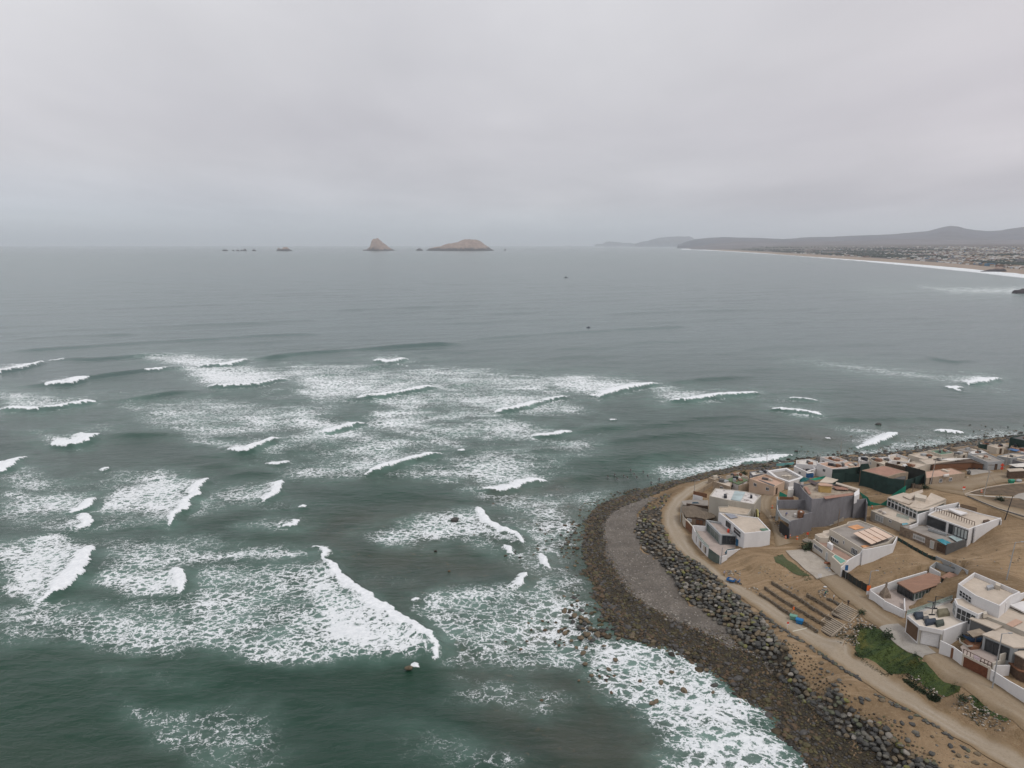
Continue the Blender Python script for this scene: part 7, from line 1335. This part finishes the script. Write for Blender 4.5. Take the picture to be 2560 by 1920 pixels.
def pole(base, top, label, m=None, arm=None, lamp=False, r=.13, name='utility_pole'):
    g0 = ground(base); z = lift(base, top); k = F_PX / math.hypot(g0.y, 80); h = max(1.5, z - g0.z); dx = (top[0] - base[0]) / k
    e = empty(name, tuple(g0), label, 'pole'); cyl(e, 'shaft', (0, 0, -.4), (dx, 0, h), r, r * .6, m or M_CONC)
    if arm: bx(e, 'crossarm', dx - .9, dx + .9, -.06, .06, h - .5, h - .38, M_DWOOD); [cyl(e, 'insulator', (dx + o, 0, h - .38), (dx + o, 0, h - .15), .05, .04, M_METAL, 6) for o in (-.8, 0, .8)]
    if lamp: cyl(e, 'lamp_arm', (dx, 0, h - .1), (dx + 1.1, -.3, h + .25), .05, .04, M_METAL, 6); bx(e, 'lamp_head', dx + .9, dx + 1.6, -.45, -.2, h + .18, h + .32, M_METAL)
    return e
for a in ((B_(1130,610)[0], B_(1165,300)[0], 'tall leaning utility pole left of the tan-roofed long house', None, 1, 0), (B_(1745,740)[0], B_(1785,365)[0], 'tall concrete pole at the corner of the fenced beds', None, 1, 1), (B_(1988,1015)[0], B_(2042,735)[0], 'dark leaning pole behind the white house with huge windows', M_BLACKP, 0, 0), (C_(2008,415)[0], B_(2047,1270)[0], 'thin grey lamp post standing alone on the open sand', M_METAL, 0, 1),
          (A_(1462,400)[0], A_(1450,205)[0], 'lamp post by the surf beyond the houses at the point', None, 0, 1), (A_(618,780)[0], A_(622,560)[0], 'slim pole at the bend of the shore track', None, 0, 1), (G_(362,985)[0], G_(358,690)[0], 'thick pale post beside the curved fence of the thatched house', W_MGREY, 0, 0), (A_(930,1525)[0], A_(938,1330)[0], 'lamp post at the front corner of the white house with the glazed box', M_METAL, 0, 0),
          (K_(1148,1045)[0], K_(1160,790)[0], 'bare pole at the foot of the long slatted steps', M_BAMBOO, 0, 0), (F_(1845,560)[0], C_(1865,1030)[0], 'street lamp in front of the timber garage door', M_METAL, 0, 1), (B_(1195,350)[0], B_(1205,235)[0], 'pole among the sea-front houses right of the wedge wall', None, 1, 0), (B_(1535,400)[0], B_(1550,215)[0], 'pole in front of the timber pavilion', None, 1, 0), (B_(1985,430)[0], B_(2015,180)[0], 'tall pole beside the red diamond signs', None, 1, 0),
          (B_(325,460)[0], B_(322,310)[0], 'pole at the corner of the dark green netting', None, 0, 0), (B_(1660,185)[0], B_(1662,60)[0], 'pole by the shore left of the low dark green shed', None, 0, 0), (B_(85,290)[0], B_(95,105)[0], 'lamp post against the sea left of the cream slit-window house', None, 0, 1), (C_(420,500)[0], C_(430,310)[0], 'lamp post on the sandy lot by the white walled house', M_METAL, 0, 1), (B_(65,1095)[0], B_(72,905)[0], 'thin pale pole behind the cream house with the pool', M_BAMBOO, 0, 0), (B_(925,690)[0], B_(935,590)[0], 'short bent pole in front of the netting fence', M_BAMBOO, 0, 0)):
    pole(a[0], a[1], a[2], a[3], a[4], a[5])
def sign(p, h, label, plates, w=.7, post=None):
    g0 = ground(p); e = empty('road_sign', tuple(g0), label, 'sign'); cyl(e, 'post', (0, 0, -.2), (0, 0, h), .05, .05, post or M_METAL, 8)
    for k, (m, dz, hh, rot) in enumerate(plates):
        if rot: s = w * .6; mesh_obj('plate', [(-s, -.08, h - dz), (0, -.08, h - dz - s), (s, -.08, h - dz), (0, -.08, h - dz + s), (-s, -.04, h - dz), (0, -.04, h - dz - s), (s, -.04, h - dz), (0, -.04, h - dz + s)], [(0,1,2,3),(7,6,5,4),(0,4,5,1),(1,5,6,2),(2,6,7,3),(3,7,4,0)], m, e)
        else: bx(e, 'plate', -w / 2, w / 2, -.1, -.05, h - dz - hh, h - dz, m)
M_ORANGE = mat('orange_plastic', (.62, .13, .03), var=.05)
sign(E_(960,800)[0], 1.9, 'red-topped white post on the seaward side of the dirt road', [(M_RED, 0, .5, 0), (W_WHITE, .5, .25, 0)], .45, W_WHITE); sign(E_(1027,615)[0], 1.7, 'orange marker post just behind the green bin', [(M_ORANGE, 0, .8, 0)], .4)
sign(E_(1328,225)[0], 1.5, 'white square board at the foot of the concrete driveway', [(W_WHITE, 0, .9, 0)], .9); sign(E_(1628,225)[0], 3.8, 'tall blue sign at the start of the black mesh fence', [(M_BLUE, 0, 1.4, 0)], .75); sign(E_(1885,440)[0], 3.2, 'orange sign over a white notice at the corner of the white walled house', [(M_ORANGE, 0, 1.3, 0), (W_WHITE, 1.35, .9, 0)], .9)
sign(B_(1512,700)[0], 2.0, 'red-topped white sign at the start of the fenced beds', [(M_RED, 0, .6, 0), (W_WHITE, .6, .4, 0)], .8); sign(B_(1950,470)[0], 3.2, 'two red diamond signs one above the other by the kiosk', [(M_RED, .5, 0, 1), (M_RED, 1.6, 0, 1)], 1.1); sign(F_(1842,420)[0], 1.2, 'orange plate on the wall end by the timber garage door', [(M_ORANGE, 0, .8, 0)], .5)
sign(K_(700,1210)[0], 1.6, 'faded red warning board below the unfinished grey house', [(M_RED, 0, .7, 0)], .6)
def drum(p, r, h, m, label, nm='barrel'):
    g0 = ground(p); e = empty('safety_barrel', tuple(g0), label, 'barrel', 'orange barrels along the lanes'); cyl(e, 'body', (0, 0, 0), (0, 0, h), r, r * .8, m, 12); cyl(e, 'band', (0, 0, h * .55), (0, 0, h * .75), r * 1.0, r * .98, W_WHITE, 12)
for p, lb in ((K_(380,1225)[0], 'orange barrel at the left of the trio below the unfinished grey house'), (K_(438,1205)[0], 'orange barrel against the corner of the unfinished grey house'), (K_(548,1235)[0], 'orange barrel at the right of the trio below the unfinished grey house'), (K_(180,775)[0], 'orange barrel alone beside the inner lane'), (B_(1720,700)[0], 'orange barrel by the fenced beds'), (B_(460,880)[0], 'orange barrel under the bright green netting')): drum(p, .25, .9, M_ORANGE, lb)
def dumpster(p, m, label, rz):
    g0 = ground(p); e = empty('dumpster', tuple(g0), label, 'bin', 'wheeled refuse bins', rz=rz)
    V = [(-.62,-.42,.25),(.62,-.42,.25),(.62,.42,.25),(-.62,.42,.25),(-.78,-.58,1.15),(.78,-.58,1.15),(.78,.58,1.15),(-.78,.58,1.15)]; mesh_obj('body', V, CUBE, m, e)
    V = []; Fc = []; n = 7
    for i in range(n): a = math.pi * i / (n - 1); V += [(-.82, -math.cos(a) * .6, 1.15 + .28 * math.sin(a)), (.82, -math.cos(a) * .6, 1.15 + .28 * math.sin(a))]
    Fc = [(2 * i, 2 * i + 1, 2 * i + 3, 2 * i + 2) for i in range(n - 1)] + [tuple(2 * i for i in range(n)), tuple(2 * i + 1 for i in reversed(range(n)))]; mesh_obj('lid', V, Fc, m, e)
    for sx in (-.5, .5):
        for sy in (-.35, .35): cyl(e, 'wheel', (sx, sy - .05, .1), (sx, sy + .05, .1), .12, .12, M_BLACKP, 8)
        cyl(e, 'trunnion', (sx * 1.56, 0, 1.0), (sx * 1.8, 0, 1.0), .07, .07, M_METAL, 6)
dumpster(E_(1028,695)[0], mat('green_plastic', (.12, .26, .20), var=.06, rough=.5), 'pale green wheeled bin beside a blue one on the dirt road', -.5); dumpster(E_(1098,740)[0], mat('bin_blue', (.01, .14, .33), var=.05, rough=.5), 'bright blue wheeled bin beside the pale green one', -.55)
dumpster(B_(2062,595)[0], mat('emerald_plastic', (.02, .20, .13), var=.05, rough=.5), 'emerald wheeled bin at the right edge by the fenced beds', .2)
# people ------------------------------------------------------------------------------------------
def person(p, label, shirt, trousers, h=1.68, pose='stand', rz=0.0, at=None, hair=None, r_=1.0):
    g0 = ground(p) if at is None else Vector(at); e = empty('person', tuple(g0), label, 'person', rz=rz); k = h / 1.7
    if pose == 'sit': J_ = dict(pel=(0,0,.55), ch=(0,-.05,.95), nk=(0,-.06,1.12), hd=(0,-.08,1.26), kl=(-.13,-.42,.58), fl=(-.14,-.45,.14), kr=(.13,-.42,.58), fr=(.14,-.45,.14), el=(-.27,-.2,.85), wl=(-.2,-.45,.85), er=(.27,-.2,.85), wr=(.2,-.45,.85))
    elif pose == 'bend': J_ = dict(pel=(0,0,.85), ch=(0,-.32,1.12), nk=(0,-.42,1.2), hd=(0,-.55,1.2), kl=(-.14,-.08,.46), fl=(-.16,.05,.04), kr=(.14,-.04,.46), fr=(.16,.1,.04), el=(-.26,-.42,.85), wl=(-.18,-.5,.6), er=(.26,-.42,.85), wr=(.15,-.5,.6))
    elif pose == 'walk': J_ = dict(pel=(0,0,.90), ch=(0,-.03,1.32), nk=(0,-.03,1.46), hd=(0,-.06,1.6), kl=(-.1,-.2,.5), fl=(-.1,-.28,.05), kr=(.1,.1,.48), fr=(.1,.35,.08), el=(-.27,.1,1.12), wl=(-.26,.02,.86), er=(.27,-.1,1.12), wr=(.26,-.3,.92))
    else: J_ = dict(pel=(0,0,.92), ch=(0,0,1.33), nk=(0,0,1.47), hd=(0,-.02,1.61), kl=(-.11,-.02,.48), fl=(-.13,0,.04), kr=(.11,-.02,.48), fr=(.13,0,.04), el=(-.28,0,1.1), wl=(-.27,-.1,.84), er=(.28,0,1.1), wr=(.27,-.1,.84))
    nm = list(J_); V = [tuple(c * k for c in J_[n]) for n in nm]; ix = {n: i for i, n in enumerate(nm)}
    sh = {s: tuple(J_['ch'][i] * k + o[i] for i in range(3)) for s, o in (('l', (-.19 * k, 0, .04)), ('r', (.19 * k, 0, .04)))}
    hp = {s: (J_['pel'][0] + o, J_['pel'][1] * k, J_['pel'][2] * k - .03) for s, o in (('l', -.1 * k), ('r', .1 * k))}
    hands = []; ed = [('pel', 'ch'), ('ch', 'nk'), ('nk', 'hd')]
    for s in 'lr':
        ix['s' + s] = len(V); V.append(sh[s]); ix['h' + s] = len(V); V.append(hp[s]); w_ = Vector(V[ix['w' + s]]); dd = (w_ - Vector(V[ix['e' + s]])).normalized()
        ix['p' + s] = len(V); V.append(tuple(w_ + dd * .09)); ft = Vector(V[ix['f' + s]]); ix['t' + s] = len(V); V.append((ft.x, ft.y - .17, ft.z)); ed += [('ch', 's' + s), ('s' + s, 'e' + s), ('e' + s, 'w' + s), ('w' + s, 'p' + s), ('pel', 'h' + s), ('h' + s, 'k' + s), ('k' + s, 'f' + s), ('f' + s, 't' + s)]
        side = dd.orthogonal().normalized()
        for q in range(5):                           # four fingers and a thumb
            ix['g%d%s' % (q, s)] = len(V); V.append(tuple(w_ + dd * (.10 if q == 4 else .165 + .01 * (q in (1, 2))) + side * ((q - 1.5) * .022 if q < 4 else .07))); ed.append((('w' if q == 4 else 'p') + s, 'g%d%s' % (q, s)))
    me = bpy.data.meshes.new('person_body'); me.from_pydata(V, [(ix[a], ix[b]) for a, b in ed], []); o = bpy.data.objects.new('body', me); COL.objects.link(o); o.parent = e
    sk = o.modifiers.new('skin', 'SKIN'); rad = dict(pel=.135, ch=.15, nk=.06, hd=.105, kl=.065, kr=.065, fl=.045, fr=.045, el=.045, er=.045, wl=.032, wr=.032, sl=.07, sr=.07, hl=.09, hr=.09, pl=.03, pr=.03, tl=.035, tr=.035)
    for n, i in ix.items(): r = rad.get(n, .011) * k; me.skin_vertices[0].data[i].radius = (r, r * (.8 if n in ('pel', 'ch') else 1))
    me.skin_vertices[0].data[ix['pel']].use_root = True; o.modifiers.new('sub', 'SUBSURF').levels = 1
    dg = bpy.context.evaluated_depsgraph_get(); m2 = bpy.data.meshes.new_from_object(o.evaluated_get(dg)); o.modifiers.clear(); o.data = m2
    for m_ in (shirt, trousers, M_SKIN, hair or M_BLACKP): m2.materials.append(m_)
    pz, nz, hd = V[ix['pel']][2], V[ix['nk']][2], Vector(V[ix['hd']])
    wr_ = [Vector(V[ix[q]]) for q in ('wl', 'wr')]
    for f in m2.polygons:
        c = f.center
        if (c - hd).length < .16 * k: f.material_index = 3 if c.z > hd.z + .03 or c.y > hd.y + .04 else 2
        elif min((c - w).length for w in wr_) < .16: f.material_index = 2
        elif c.z < pz + .02 and pose != 'bend' or (pose == 'bend' and c.z < pz and c.y > -.2): f.material_index = 1
        else: f.material_index = 0
        f.use_smooth = True
    return e
C_WH = mat('white_cotton', (.5, .5, .5), var=.05); C_BK = mat('black_cloth', (.02, .02, .025), var=.1); C_GR = mat('green_vest', (.03, .2, .12), var=.1); C_NV = mat('navy_denim', (.03, .045, .09), var=.1); C_GY = mat('grey_cotton', (.2, .2, .22), var=.1)
person(E_(230,188)[0], 'person in a pale top and dark trousers walking on the road behind the cargo tricycle', mat('lilac_cotton', (.34, .34, .42)), C_BK, 1.6, 'walk', .6)
person(E_(1392,408)[0], 'person in a green vest bending over stones on the top terrace', C_GR, C_NV, 1.65, 'bend', .5); person(E_(1492,468)[0], 'person in a light grey shirt standing on the top terrace', C_WH, C_BK, 1.7, 'stand', .9); person(E_(1660,528)[0], 'person in a dark top by the head of the timber-edged stairway', C_BK, C_BK, 1.6, 'stand', -.4, hair=C_WH)
person(A_(1370,975)[0], 'person in dark clothes at the back door of the white house on the inner lane', C_NV, C_BK, 1.6, 'stand', 1.8)
person(None, 'worker in a blue shirt on the terrace of the unfinished grey house', mat('work_blue', (.02, .05, .25)), C_BK, 1.65, 'bend', .4, at=(*P(K_(382,890)[0], zc - .58)[:2], zc - .58))
for p, lb, c in ((B_(1690,375)[0], 'left one of the two dark-clothed people in front of the timber pavilion', C_BK), (B_(1782,320)[0], 'person in navy standing by the grey block house', C_NV), (B_(1850,330)[0], 'dark-clothed person right of the one in navy by the grey block house', C_BK), (B_(2110,500)[0], 'dark-clothed person inside the kiosk front', C_BK)): person(p, lb, c, C_BK, 1.65, 'stand', rng.uniform(-1, 1))
# cargo tricycle ------------------------------------------------------------------------------------
q = ground(E_(350,270)[0]); tr_ = empty('cargo_tricycle', tuple(q), 'blue motor cargo tricycle with an open load bed parked on the dirt road', 'tricycle', rz=-.62)
M_TRB = mat('tricycle_blue', (.02, .13, .34), var=.05, rough=.4)
bx(tr_, 'load_bed', -1.9, .1, -.62, .62, .55, .65, M_TRB)
for a in ((-1.9, .1, -.64, -.58), (-1.9, .1, .58, .64), (-1.93, -1.87, -.62, .62), (.07, .13, -.62, .62)): bx(tr_, 'bed_side', *a, .65, 1.05, M_TRB)
bx(tr_, 'seat', .25, .8, -.2, .2, .78, .9, M_BLACKP); bx(tr_, 'fuel_tank', .8, 1.2, -.16, .16, .75, 1.0, M_TRB); bx(tr_, 'chassis', -1.8, 1.3, -.1, .1, .42, .55, M_BLACKP)
cyl(tr_, 'fork', (1.25, 0, 1.05), (1.55, 0, .32), .05, .05, M_METAL, 8); cyl(tr_, 'handlebar', (1.2, -.38, 1.1), (1.2, .38, 1.1), .03, .03, M_BLACKP, 6); bx(tr_, 'windshield', 1.25, 1.3, -.4, .4, .8, 1.5, M_TRB); cyl(tr_, 'headlight', (1.3, 0, .95), (1.42, 0, .95), .1, .1, G_PALE, 10)
for x, y in ((-1.2, -.72), (-1.2, .62), (1.55, -.05)):
    w_ = cyl(tr_, 'wheel', (x, y, .3), (x, y + .1, .3), .3, .3, M_BLACKP, 14); r_ = cyl(None, 'rim', (x, y - .01, .3), (x, y + .11, .3), .17, .17, M_METAL, 12); r_.parent = w_
person(None, 'driver in a pale shirt sitting on the blue cargo tricycle', C_GY, C_NV, 1.65, 'sit', -.62 + math.pi / 2, at=(q.x + .45 * math.cos(-.62), q.y + .45 * math.sin(-.62), q.z + .35))
ld = tag(mesh_obj('sack', (rock_base(91, 2, 4, .6)[0] * [.7, .45, .4] + np.array([q.x - .75 * math.cos(-.62), q.y - .75 * math.sin(-.62), q.z + .95])), rock_base(91, 2, 4, .6)[1], mat('sack_cloth', (.30, .27, .24)), smooth=True), 'pale sack lying in the load bed of the blue tricycle', 'sack')
# cars -----------------------------------------------------------------------------------------------
def car(p, m, label, rz):
    g0 = ground(p); e = empty('parked_car', tuple(g0), label, 'car', rz=rz); V = []; Fc = []
    sec = [(-2.1, .35, .75, .80), (-2.0, .3, .95, .84), (-1.2, .3, 1.0, .86), (-.9, .3, 1.5, .72), (.5, .3, 1.55, .72), (1.1, .3, 1.0, .86), (1.9, .3, .85, .84), (2.1, .38, .7, .78)]
    for x, z0, z1, w in sec: V += [(x, -.86, z0), (x, .86, z0), (x, .88, .8), (x, w, z1), (x, -w, z1), (x, -.88, .8)]
    for i in range(len(sec) - 1): Fc += [(6 * i + j, 6 * i + (j + 1) % 6, 6 * i + 6 + (j + 1) % 6, 6 * i + 6 + j) for j in range(6)]
    Fc += [tuple(range(5, -1, -1)), tuple(6 * (len(sec) - 1) + j for j in range(6))]; mesh_obj('body', V, Fc, m, e)
    for s_ in (-1, 1): mesh_obj('side_window', [(-1.05, s_ * .84, 1.05), (.95, s_ * .84, 1.05), (.5, s_ * .745, 1.45), (-.88, s_ * .745, 1.45)], [(0,1,2,3)], G_DARK, e)
    mesh_obj('windscreen', [(1.06, -.78, 1.03), (1.06, .78, 1.03), (.56, .68, 1.5), (.56, -.68, 1.5)], [(0,1,2,3)], G_DARK, e)
    for x in (-1.35, 1.35):
        for y in (-.9, .78): w_ = cyl(e, 'wheel', (x, y, .32), (x, y + .12, .32), .32, .32, M_BLACKP, 14)
    for y in (-.65, .5): bx(e, 'headlight', 2.02, 2.12, y, y + .18, .6, .72, G_PALE)
car(B_(1325,415)[0], mat('dark_blue_paint', (.03, .04, .065), rough=.3, spec=.5), 'dark blue car parked in front of the timber pavilion', -.5); car(B_(1205,410)[0], mat('maroon_paint', (.07, .03, .03), rough=.3, spec=.5), 'dark maroon car parked left of the blue one by the pavilion', -.4)
for i, p in enumerate(B_(1545,430, 1583,432, 1635,434, 1695,436)):
    q = ground(p); e = empty('tyre', tuple(q), 'black tyre half-buried upright in a row before the pavilion yard', 'tyre', 'row of half-buried tyres'); n, m_ = 14, 6; V = []
    for a in range(n):
        for b in range(m_): A1, B1 = 6.283 * a / n, 6.283 * b / m_; V.append(((.38 + .13 * math.cos(B1)) * math.cos(A1), .13 * math.sin(B1), .15 + (.38 + .13 * math.cos(B1)) * math.sin(A1)))
    mesh_obj('rubber_ring', V, [(a * m_ + b, ((a + 1) % n) * m_ + b, ((a + 1) % n) * m_ + (b + 1) % m_, a * m_ + (b + 1) % m_) for a in range(n) for b in range(m_)], M_BLACKP, e, smooth=True)
# fences and walls on the lots -------------------------------------------------------------------------
def fence(label, pts, h, m, name='mesh_fence', posts=True, n=26):
    a = resample(gw(pts), n); e = empty(name, tuple(a[0]), label, 'fence'); w = [(x, y) for x, y, z in a]; shape(*wall_mesh(w, [float(H(*q)) + h * (1 + rng.normal(0, .04)) for q in w], .06), 'mesh_panel', m, e)
    if posts:
        for i in range(0, n, 4): x, y = w[i]; z = float(H(x, y)); shape([(x + sx * .06, y - .1 + sy * .06, z + zz) for zz in (-.2, h + .2) for sx, sy in ((-1,-1),(1,-1),(1,1),(-1,1))], CUBE, 'post', M_DWOOD, e)
fence('black mesh fence sloping down beside the upper road to the white walled house', E_(1555,165, 1640,225, 1760,310, 1895,375), 1.9, M_BNET); fence('low dark green mesh fence across the sandy lot behind the cream pool house', B_(750,1250, 860,1310, 1000,1390, 1190,1480), .9, M_NET, n=32)
fence('timber rail fence on the bank behind the folded-roof house', B_(830,600, 930,640, 1035,670), 1.2, M_BAMBOO, 'rail_fence')
e = House('crumbling grey block wall along the back of the sandy lot', C_(1400,300)[0], 'wall', 'block_wall'); e.run(C_(1190,180, 1375,262, 1560,352), W_MGREY, .22, h=1.0, base=True, name='blockwork')
e = House('low curb and railing around the fenced beds at the roundabout', B_(1700,740)[0], 'kerb', 'kerb'); e.run(B_(1530,728, 1700,800, 1900,880, 2212,970, 2500,1040), R_SAND, .25, h=.25, base=True, name='kerb_stone'); e.run(B_(1530,722, 1620,690, 1800,640, 2000,610, 2212,585, 2500,560), R_SAND, .25, h=.25, base=True, name='kerb_stone')
e.run(B_(1560,745, 1720,815, 1920,895, 2212,985), W_DGREY, .3, h=.35, base=True, name='kerb_stone')
loft('footpath', B_(1520,712, 1800,738, 2100,752, 2350,760), B_(1540,722, 1800,752, 2080,768, 2350,785), 50, 4, M_SLAB, .14, wob=.02); loft('footpath', B_(2090,745, 2150,715, 2250,700), B_(2140,765, 2212,790, 2300,800), 20, 5, M_SLAB2, .16, wob=.05)
loft('bed_soil', B_(1600,700, 1900,625, 2212,600, 2400,590), B_(1640,712, 1900,728, 2212,738, 2400,740), 40, 8, mat('dark_bed_soil', (.105, .075, .048), var=.25, vs=.5), .1); loft('bed_soil', B_(1600,745, 1800,760, 2060,775, 2300,800), B_(1640,765, 1850,845, 2150,930, 2400,990), 40, 8, mat('dark_bed_soil', ()), .1)
loft('concrete_pad', B_(1540,440, 1650,430, 1800,450, 1880,470), B_(1600,500, 1700,510, 1800,500, 1860,490), 20, 8, M_SLAB2, .12)
e = House('turquoise fence on the shore behind the broad white parapets', A_(1680,400)[0], 'fence', 'low_fence'); e.run(A_(1570,395, 1680,388, 1770,378), mat('turquoise_paint', (.18, .42, .42)), .1, h=1.1, base=True, name='panels')
# things lying about --------------------------------------------------------------------------------
def scrap(p, m, label, w, d, h, nm, rz=0.0, cat=None):
    q = ground(p); V, Fc = rock_base(int(rng.integers(1000)), 2, 6, 1); V = V * .6; return tag(mesh_obj(nm, V * [w, d, h] @ np.array([[math.cos(rz), math.sin(rz), 0], [-math.sin(rz), math.cos(rz), 0], [0, 0, 1]]) + [q.x, q.y, q.z + h * .5], Fc, m), label, cat or nm.replace('_', ' '))
scrap(E_(1415,45)[0], mat('brick_red', (.28, .11, .06), var=.2), 'heap of red bricks at the wall of the cream pool house', 1.3, .7, .5, 'brick_heap'); scrap(E_(1425,98)[0], mat('cyan_sheet', (.02, .22, .42)), 'bright blue plastic sheet on the concrete driveway', 1.2, .5, .2, 'plastic_sheet'); scrap(E_(1450,128)[0], C_WH, 'white sack next to the bright blue sheet', .6, .4, .3, 'sack'); scrap(E_(1520,160)[0], mat('cyan_sheet', ()), 'strip of blue sheeting along the wall foot by the black mesh fence', 1.6, .3, .15, 'plastic_sheet')
scrap(E_(1650,572)[0], mat('pale_blue_bag', (.4, .45, .55)), 'white and blue bag dropped on the timber-edged stairway', .5, .3, .3, 'bag'); scrap(E_(1395,318)[0], C_WH, 'white cement bag on the slope above the top terrace', .7, .4, .35, 'cement_bag'); scrap(K_(345,1150)[0], C_WH, 'white rubble bag at the garage mouth of the unfinished grey house', .5, .4, .4, 'bag'); scrap(K_(155,900)[0], R_SAND, 'pale bag at the lane corner of the unfinished grey house', .5, .4, .35, 'bag')
scrap(B_(1580,525)[0], R_SAND, 'square pale slab lying by the tan-roofed long house', 1.2, .9, .12, 'slab'); scrap(B_(2150,575)[0], W_MGREY, 'grey heap of sheet metal beside the emerald bin', 1.5, 1.0, .9, 'scrap_heap'); scrap(B_(1575,490)[0], W_DGREY, 'dark grey concrete block at the end of the tan-roofed long house', 1.0, .7, 1.4, 'concrete_block')
for i, (p, c) in enumerate(zip(B_(1905,345, 1935,335, 1960,350, 1985,340, 2050,345, 2085,350, 1920,355, 2010,330), ['blue', 'white', 'red', 'yellow', 'red', 'blue', 'white', 'cyan'])):
    scrap(p, mat('stall_' + c, dict(blue=(.03, .12, .3), white=(.5, .5, .5), red=(.4, .06, .05), yellow=(.5, .4, .08), cyan=(.1, .4, .45))[c]), '%s crate heaped at the stalls by the plaza, %s in the row' % (c, ['first', 'second', 'third', 'fourth', 'fifth', 'sixth', 'seventh', 'eighth'][i]), .8, .7, .6, 'crate')
# debris and scaffolding at the unfinished house; hollow under its front
it = []
for _ in range(130):
    p = K_(rng.uniform(150, 420), rng.uniform(880, 1200))[0]
    if inside(K_(160,880, 230,900, 330,1110, 420,1190, 330,1200, 240,1080, 180,960), np.array([p[0]]), np.array([p[1]]))[0]: q = ground(p); it.append((q.x, q.y, q.z + .05, rng.uniform(.12, .35)))
rock_stuff('building_debris', it, 'dark and pale building debris at the garage mouth of the unfinished grey house', [M_BLACKP, RC[2][1], W_MGREY, RC[0][1]])
# service wires slung between the poles of the avenue, and balcony clutter
def wire(pa, za, pb, zb, label):
    a = ground(pa) + Vector((0, 0, za)); b = ground(pb) + Vector((0, 0, zb)); e = empty('service_wire', tuple(a), label, 'wire'); n = 14; V = []
    for i in range(n): t = i / (n - 1); q = a.lerp(b, t) - a; z = q.z - 4 * t * (1 - t) * 1.0; V += [(q.x, q.y, z), (q.x, q.y, z + .05), (q.x + .04, q.y, z + .02)]
    mesh_obj('cable', V, [(3 * i + k, 3 * i + (k + 1) % 3, 3 * i + 3 + (k + 1) % 3, 3 * i + 3 + k) for i in range(n - 1) for k in range(3)], M_BLACKP, e)
wire(B_(1130,610)[0], 8, B_(1745,740)[0], 8.5, 'black cable slung from the leaning pole to the pole at the fenced beds'); wire(B_(1745,740)[0], 8.5, B_(1988,1015)[0], 7.5, 'thin black cable from the fenced beds to the dark leaning pole'); wire(B_(1130,610)[0], 8, B_(1535,400)[0], 7, 'thin black cable from the leaning pole to the pole before the pavilion')
tr = []
for poly, n in ((B_(1250,1450, 2212,1300, 2212,1600, 1700,1560), 60), (E_(430,100, 900,60, 1150,200, 900,230), 60), (F_(0,420, 500,650, 1200,1050, 1900,1450, 1500,1470, 600,760), 150), (K_(500,1100, 800,1060, 760,1180, 560,1220), 40), (C_(300,420, 900,330, 1100,200, 700,80), 60), (B_(330,640, 700,740, 640,790, 340,700), 50)):
    for _ in range(n):
        xs_ = [p[0] for p in poly]; ys_ = [p[1] for p in poly]; p = (rng.uniform(min(xs_), max(xs_)), rng.uniform(min(ys_), max(ys_)))
        if inside(poly, np.array([p[0]]), np.array([p[1]]))[0]: q = ground(p); tr.append((q.x, q.y, q.z + .02, rng.uniform(.06, .24)))
rock_stuff('scattered_stones', tr, 'small stones and litter strewn over the bare sandy lots', [RC[1][1], RC[0][1], RC[3][1], RC[2][1], M_BAMBOO])
# surfers waiting off the point, birds on the water ----------------------------------------------------
M_BOARD = mat('surfboard_grey', (.16, .17, .17), rough=.3, var=.02); proto = None
R6 = zone(1300, 880, 1.7556)
for i, p in enumerate(R6(385,548, 415,540, 425,556, 455,545, 470,552, 485,520, 500,538, 512,552, 540,528, 560,545, 575,575, 610,560)):
    x, y, _ = P(p, .15)
    if proto is None:
        proto = person(None, 'surfer in a black wetsuit sitting on a board in the waiting group off the point', C_BK, C_BK, 1.7, 'sit', .3, at=(x, y, -.35)); proto['group'] = 'surfers waiting off the point'; proto['category'] = 'surfer'
        V, Fc = [], []; n = 12
        for z in (.42, .50):
            V += [(.24 * math.sin(6.283 * i / n), .95 * math.cos(6.283 * i / n) - .2, z) for i in range(n)]
        bo = empty('surfboard', (x, y, -.35), 'dull grey surfboard under one of the waiting surfers off the point', 'surfboard', 'surfboards off the point', rz=.3); mesh_obj('deck', V, [tuple(range(n, 2 * n)), tuple(reversed(range(n)))] + [(i, (i + 1) % n, n + (i + 1) % n, n + i) for i in range(n)], M_BOARD, bo); continue
    for src in (proto, bo):
        c = src.copy(); COL.objects.link(c); c.location = (x, y, -.35); c.rotation_euler = (0, 0, .3 + rng.normal(0, .4) if src is proto else rz_)if False else (0, 0, .3)
        for ch in src.children: d = ch.copy(); COL.objects.link(d); d.parent = c
for p, lb, s in ((D(1271,708)[0], 'tiny dark boat alone on the open water beyond the breakers', 2.2), (D(1222,600)[0], 'small dark launch far out on the bay', 7.0)):
    x, y, _ = P(p, 0); e = empty('small_boat', (x, y, .1), lb, 'boat'); w = s
    mesh_obj('hull', [(-w, -w * .25, .5), (-w * .8, -w * .15, -.3), (w * .7, -w * .15, -.3), (w * 1.1, 0, .7), (-w, w * .25, .5), (-w * .8, w * .15, -.3), (w * .7, w * .15, -.3)], [(0,1,2,3), (3,6,5,4), (0,4,5,1), (1,5,6,2), (2,6,3), (0,3,4)], M_HULL, e); bx(e, 'cabin', -w * .2, w * .3, -w * .12, w * .12, .4, .4 + w * .4, M_HULL)
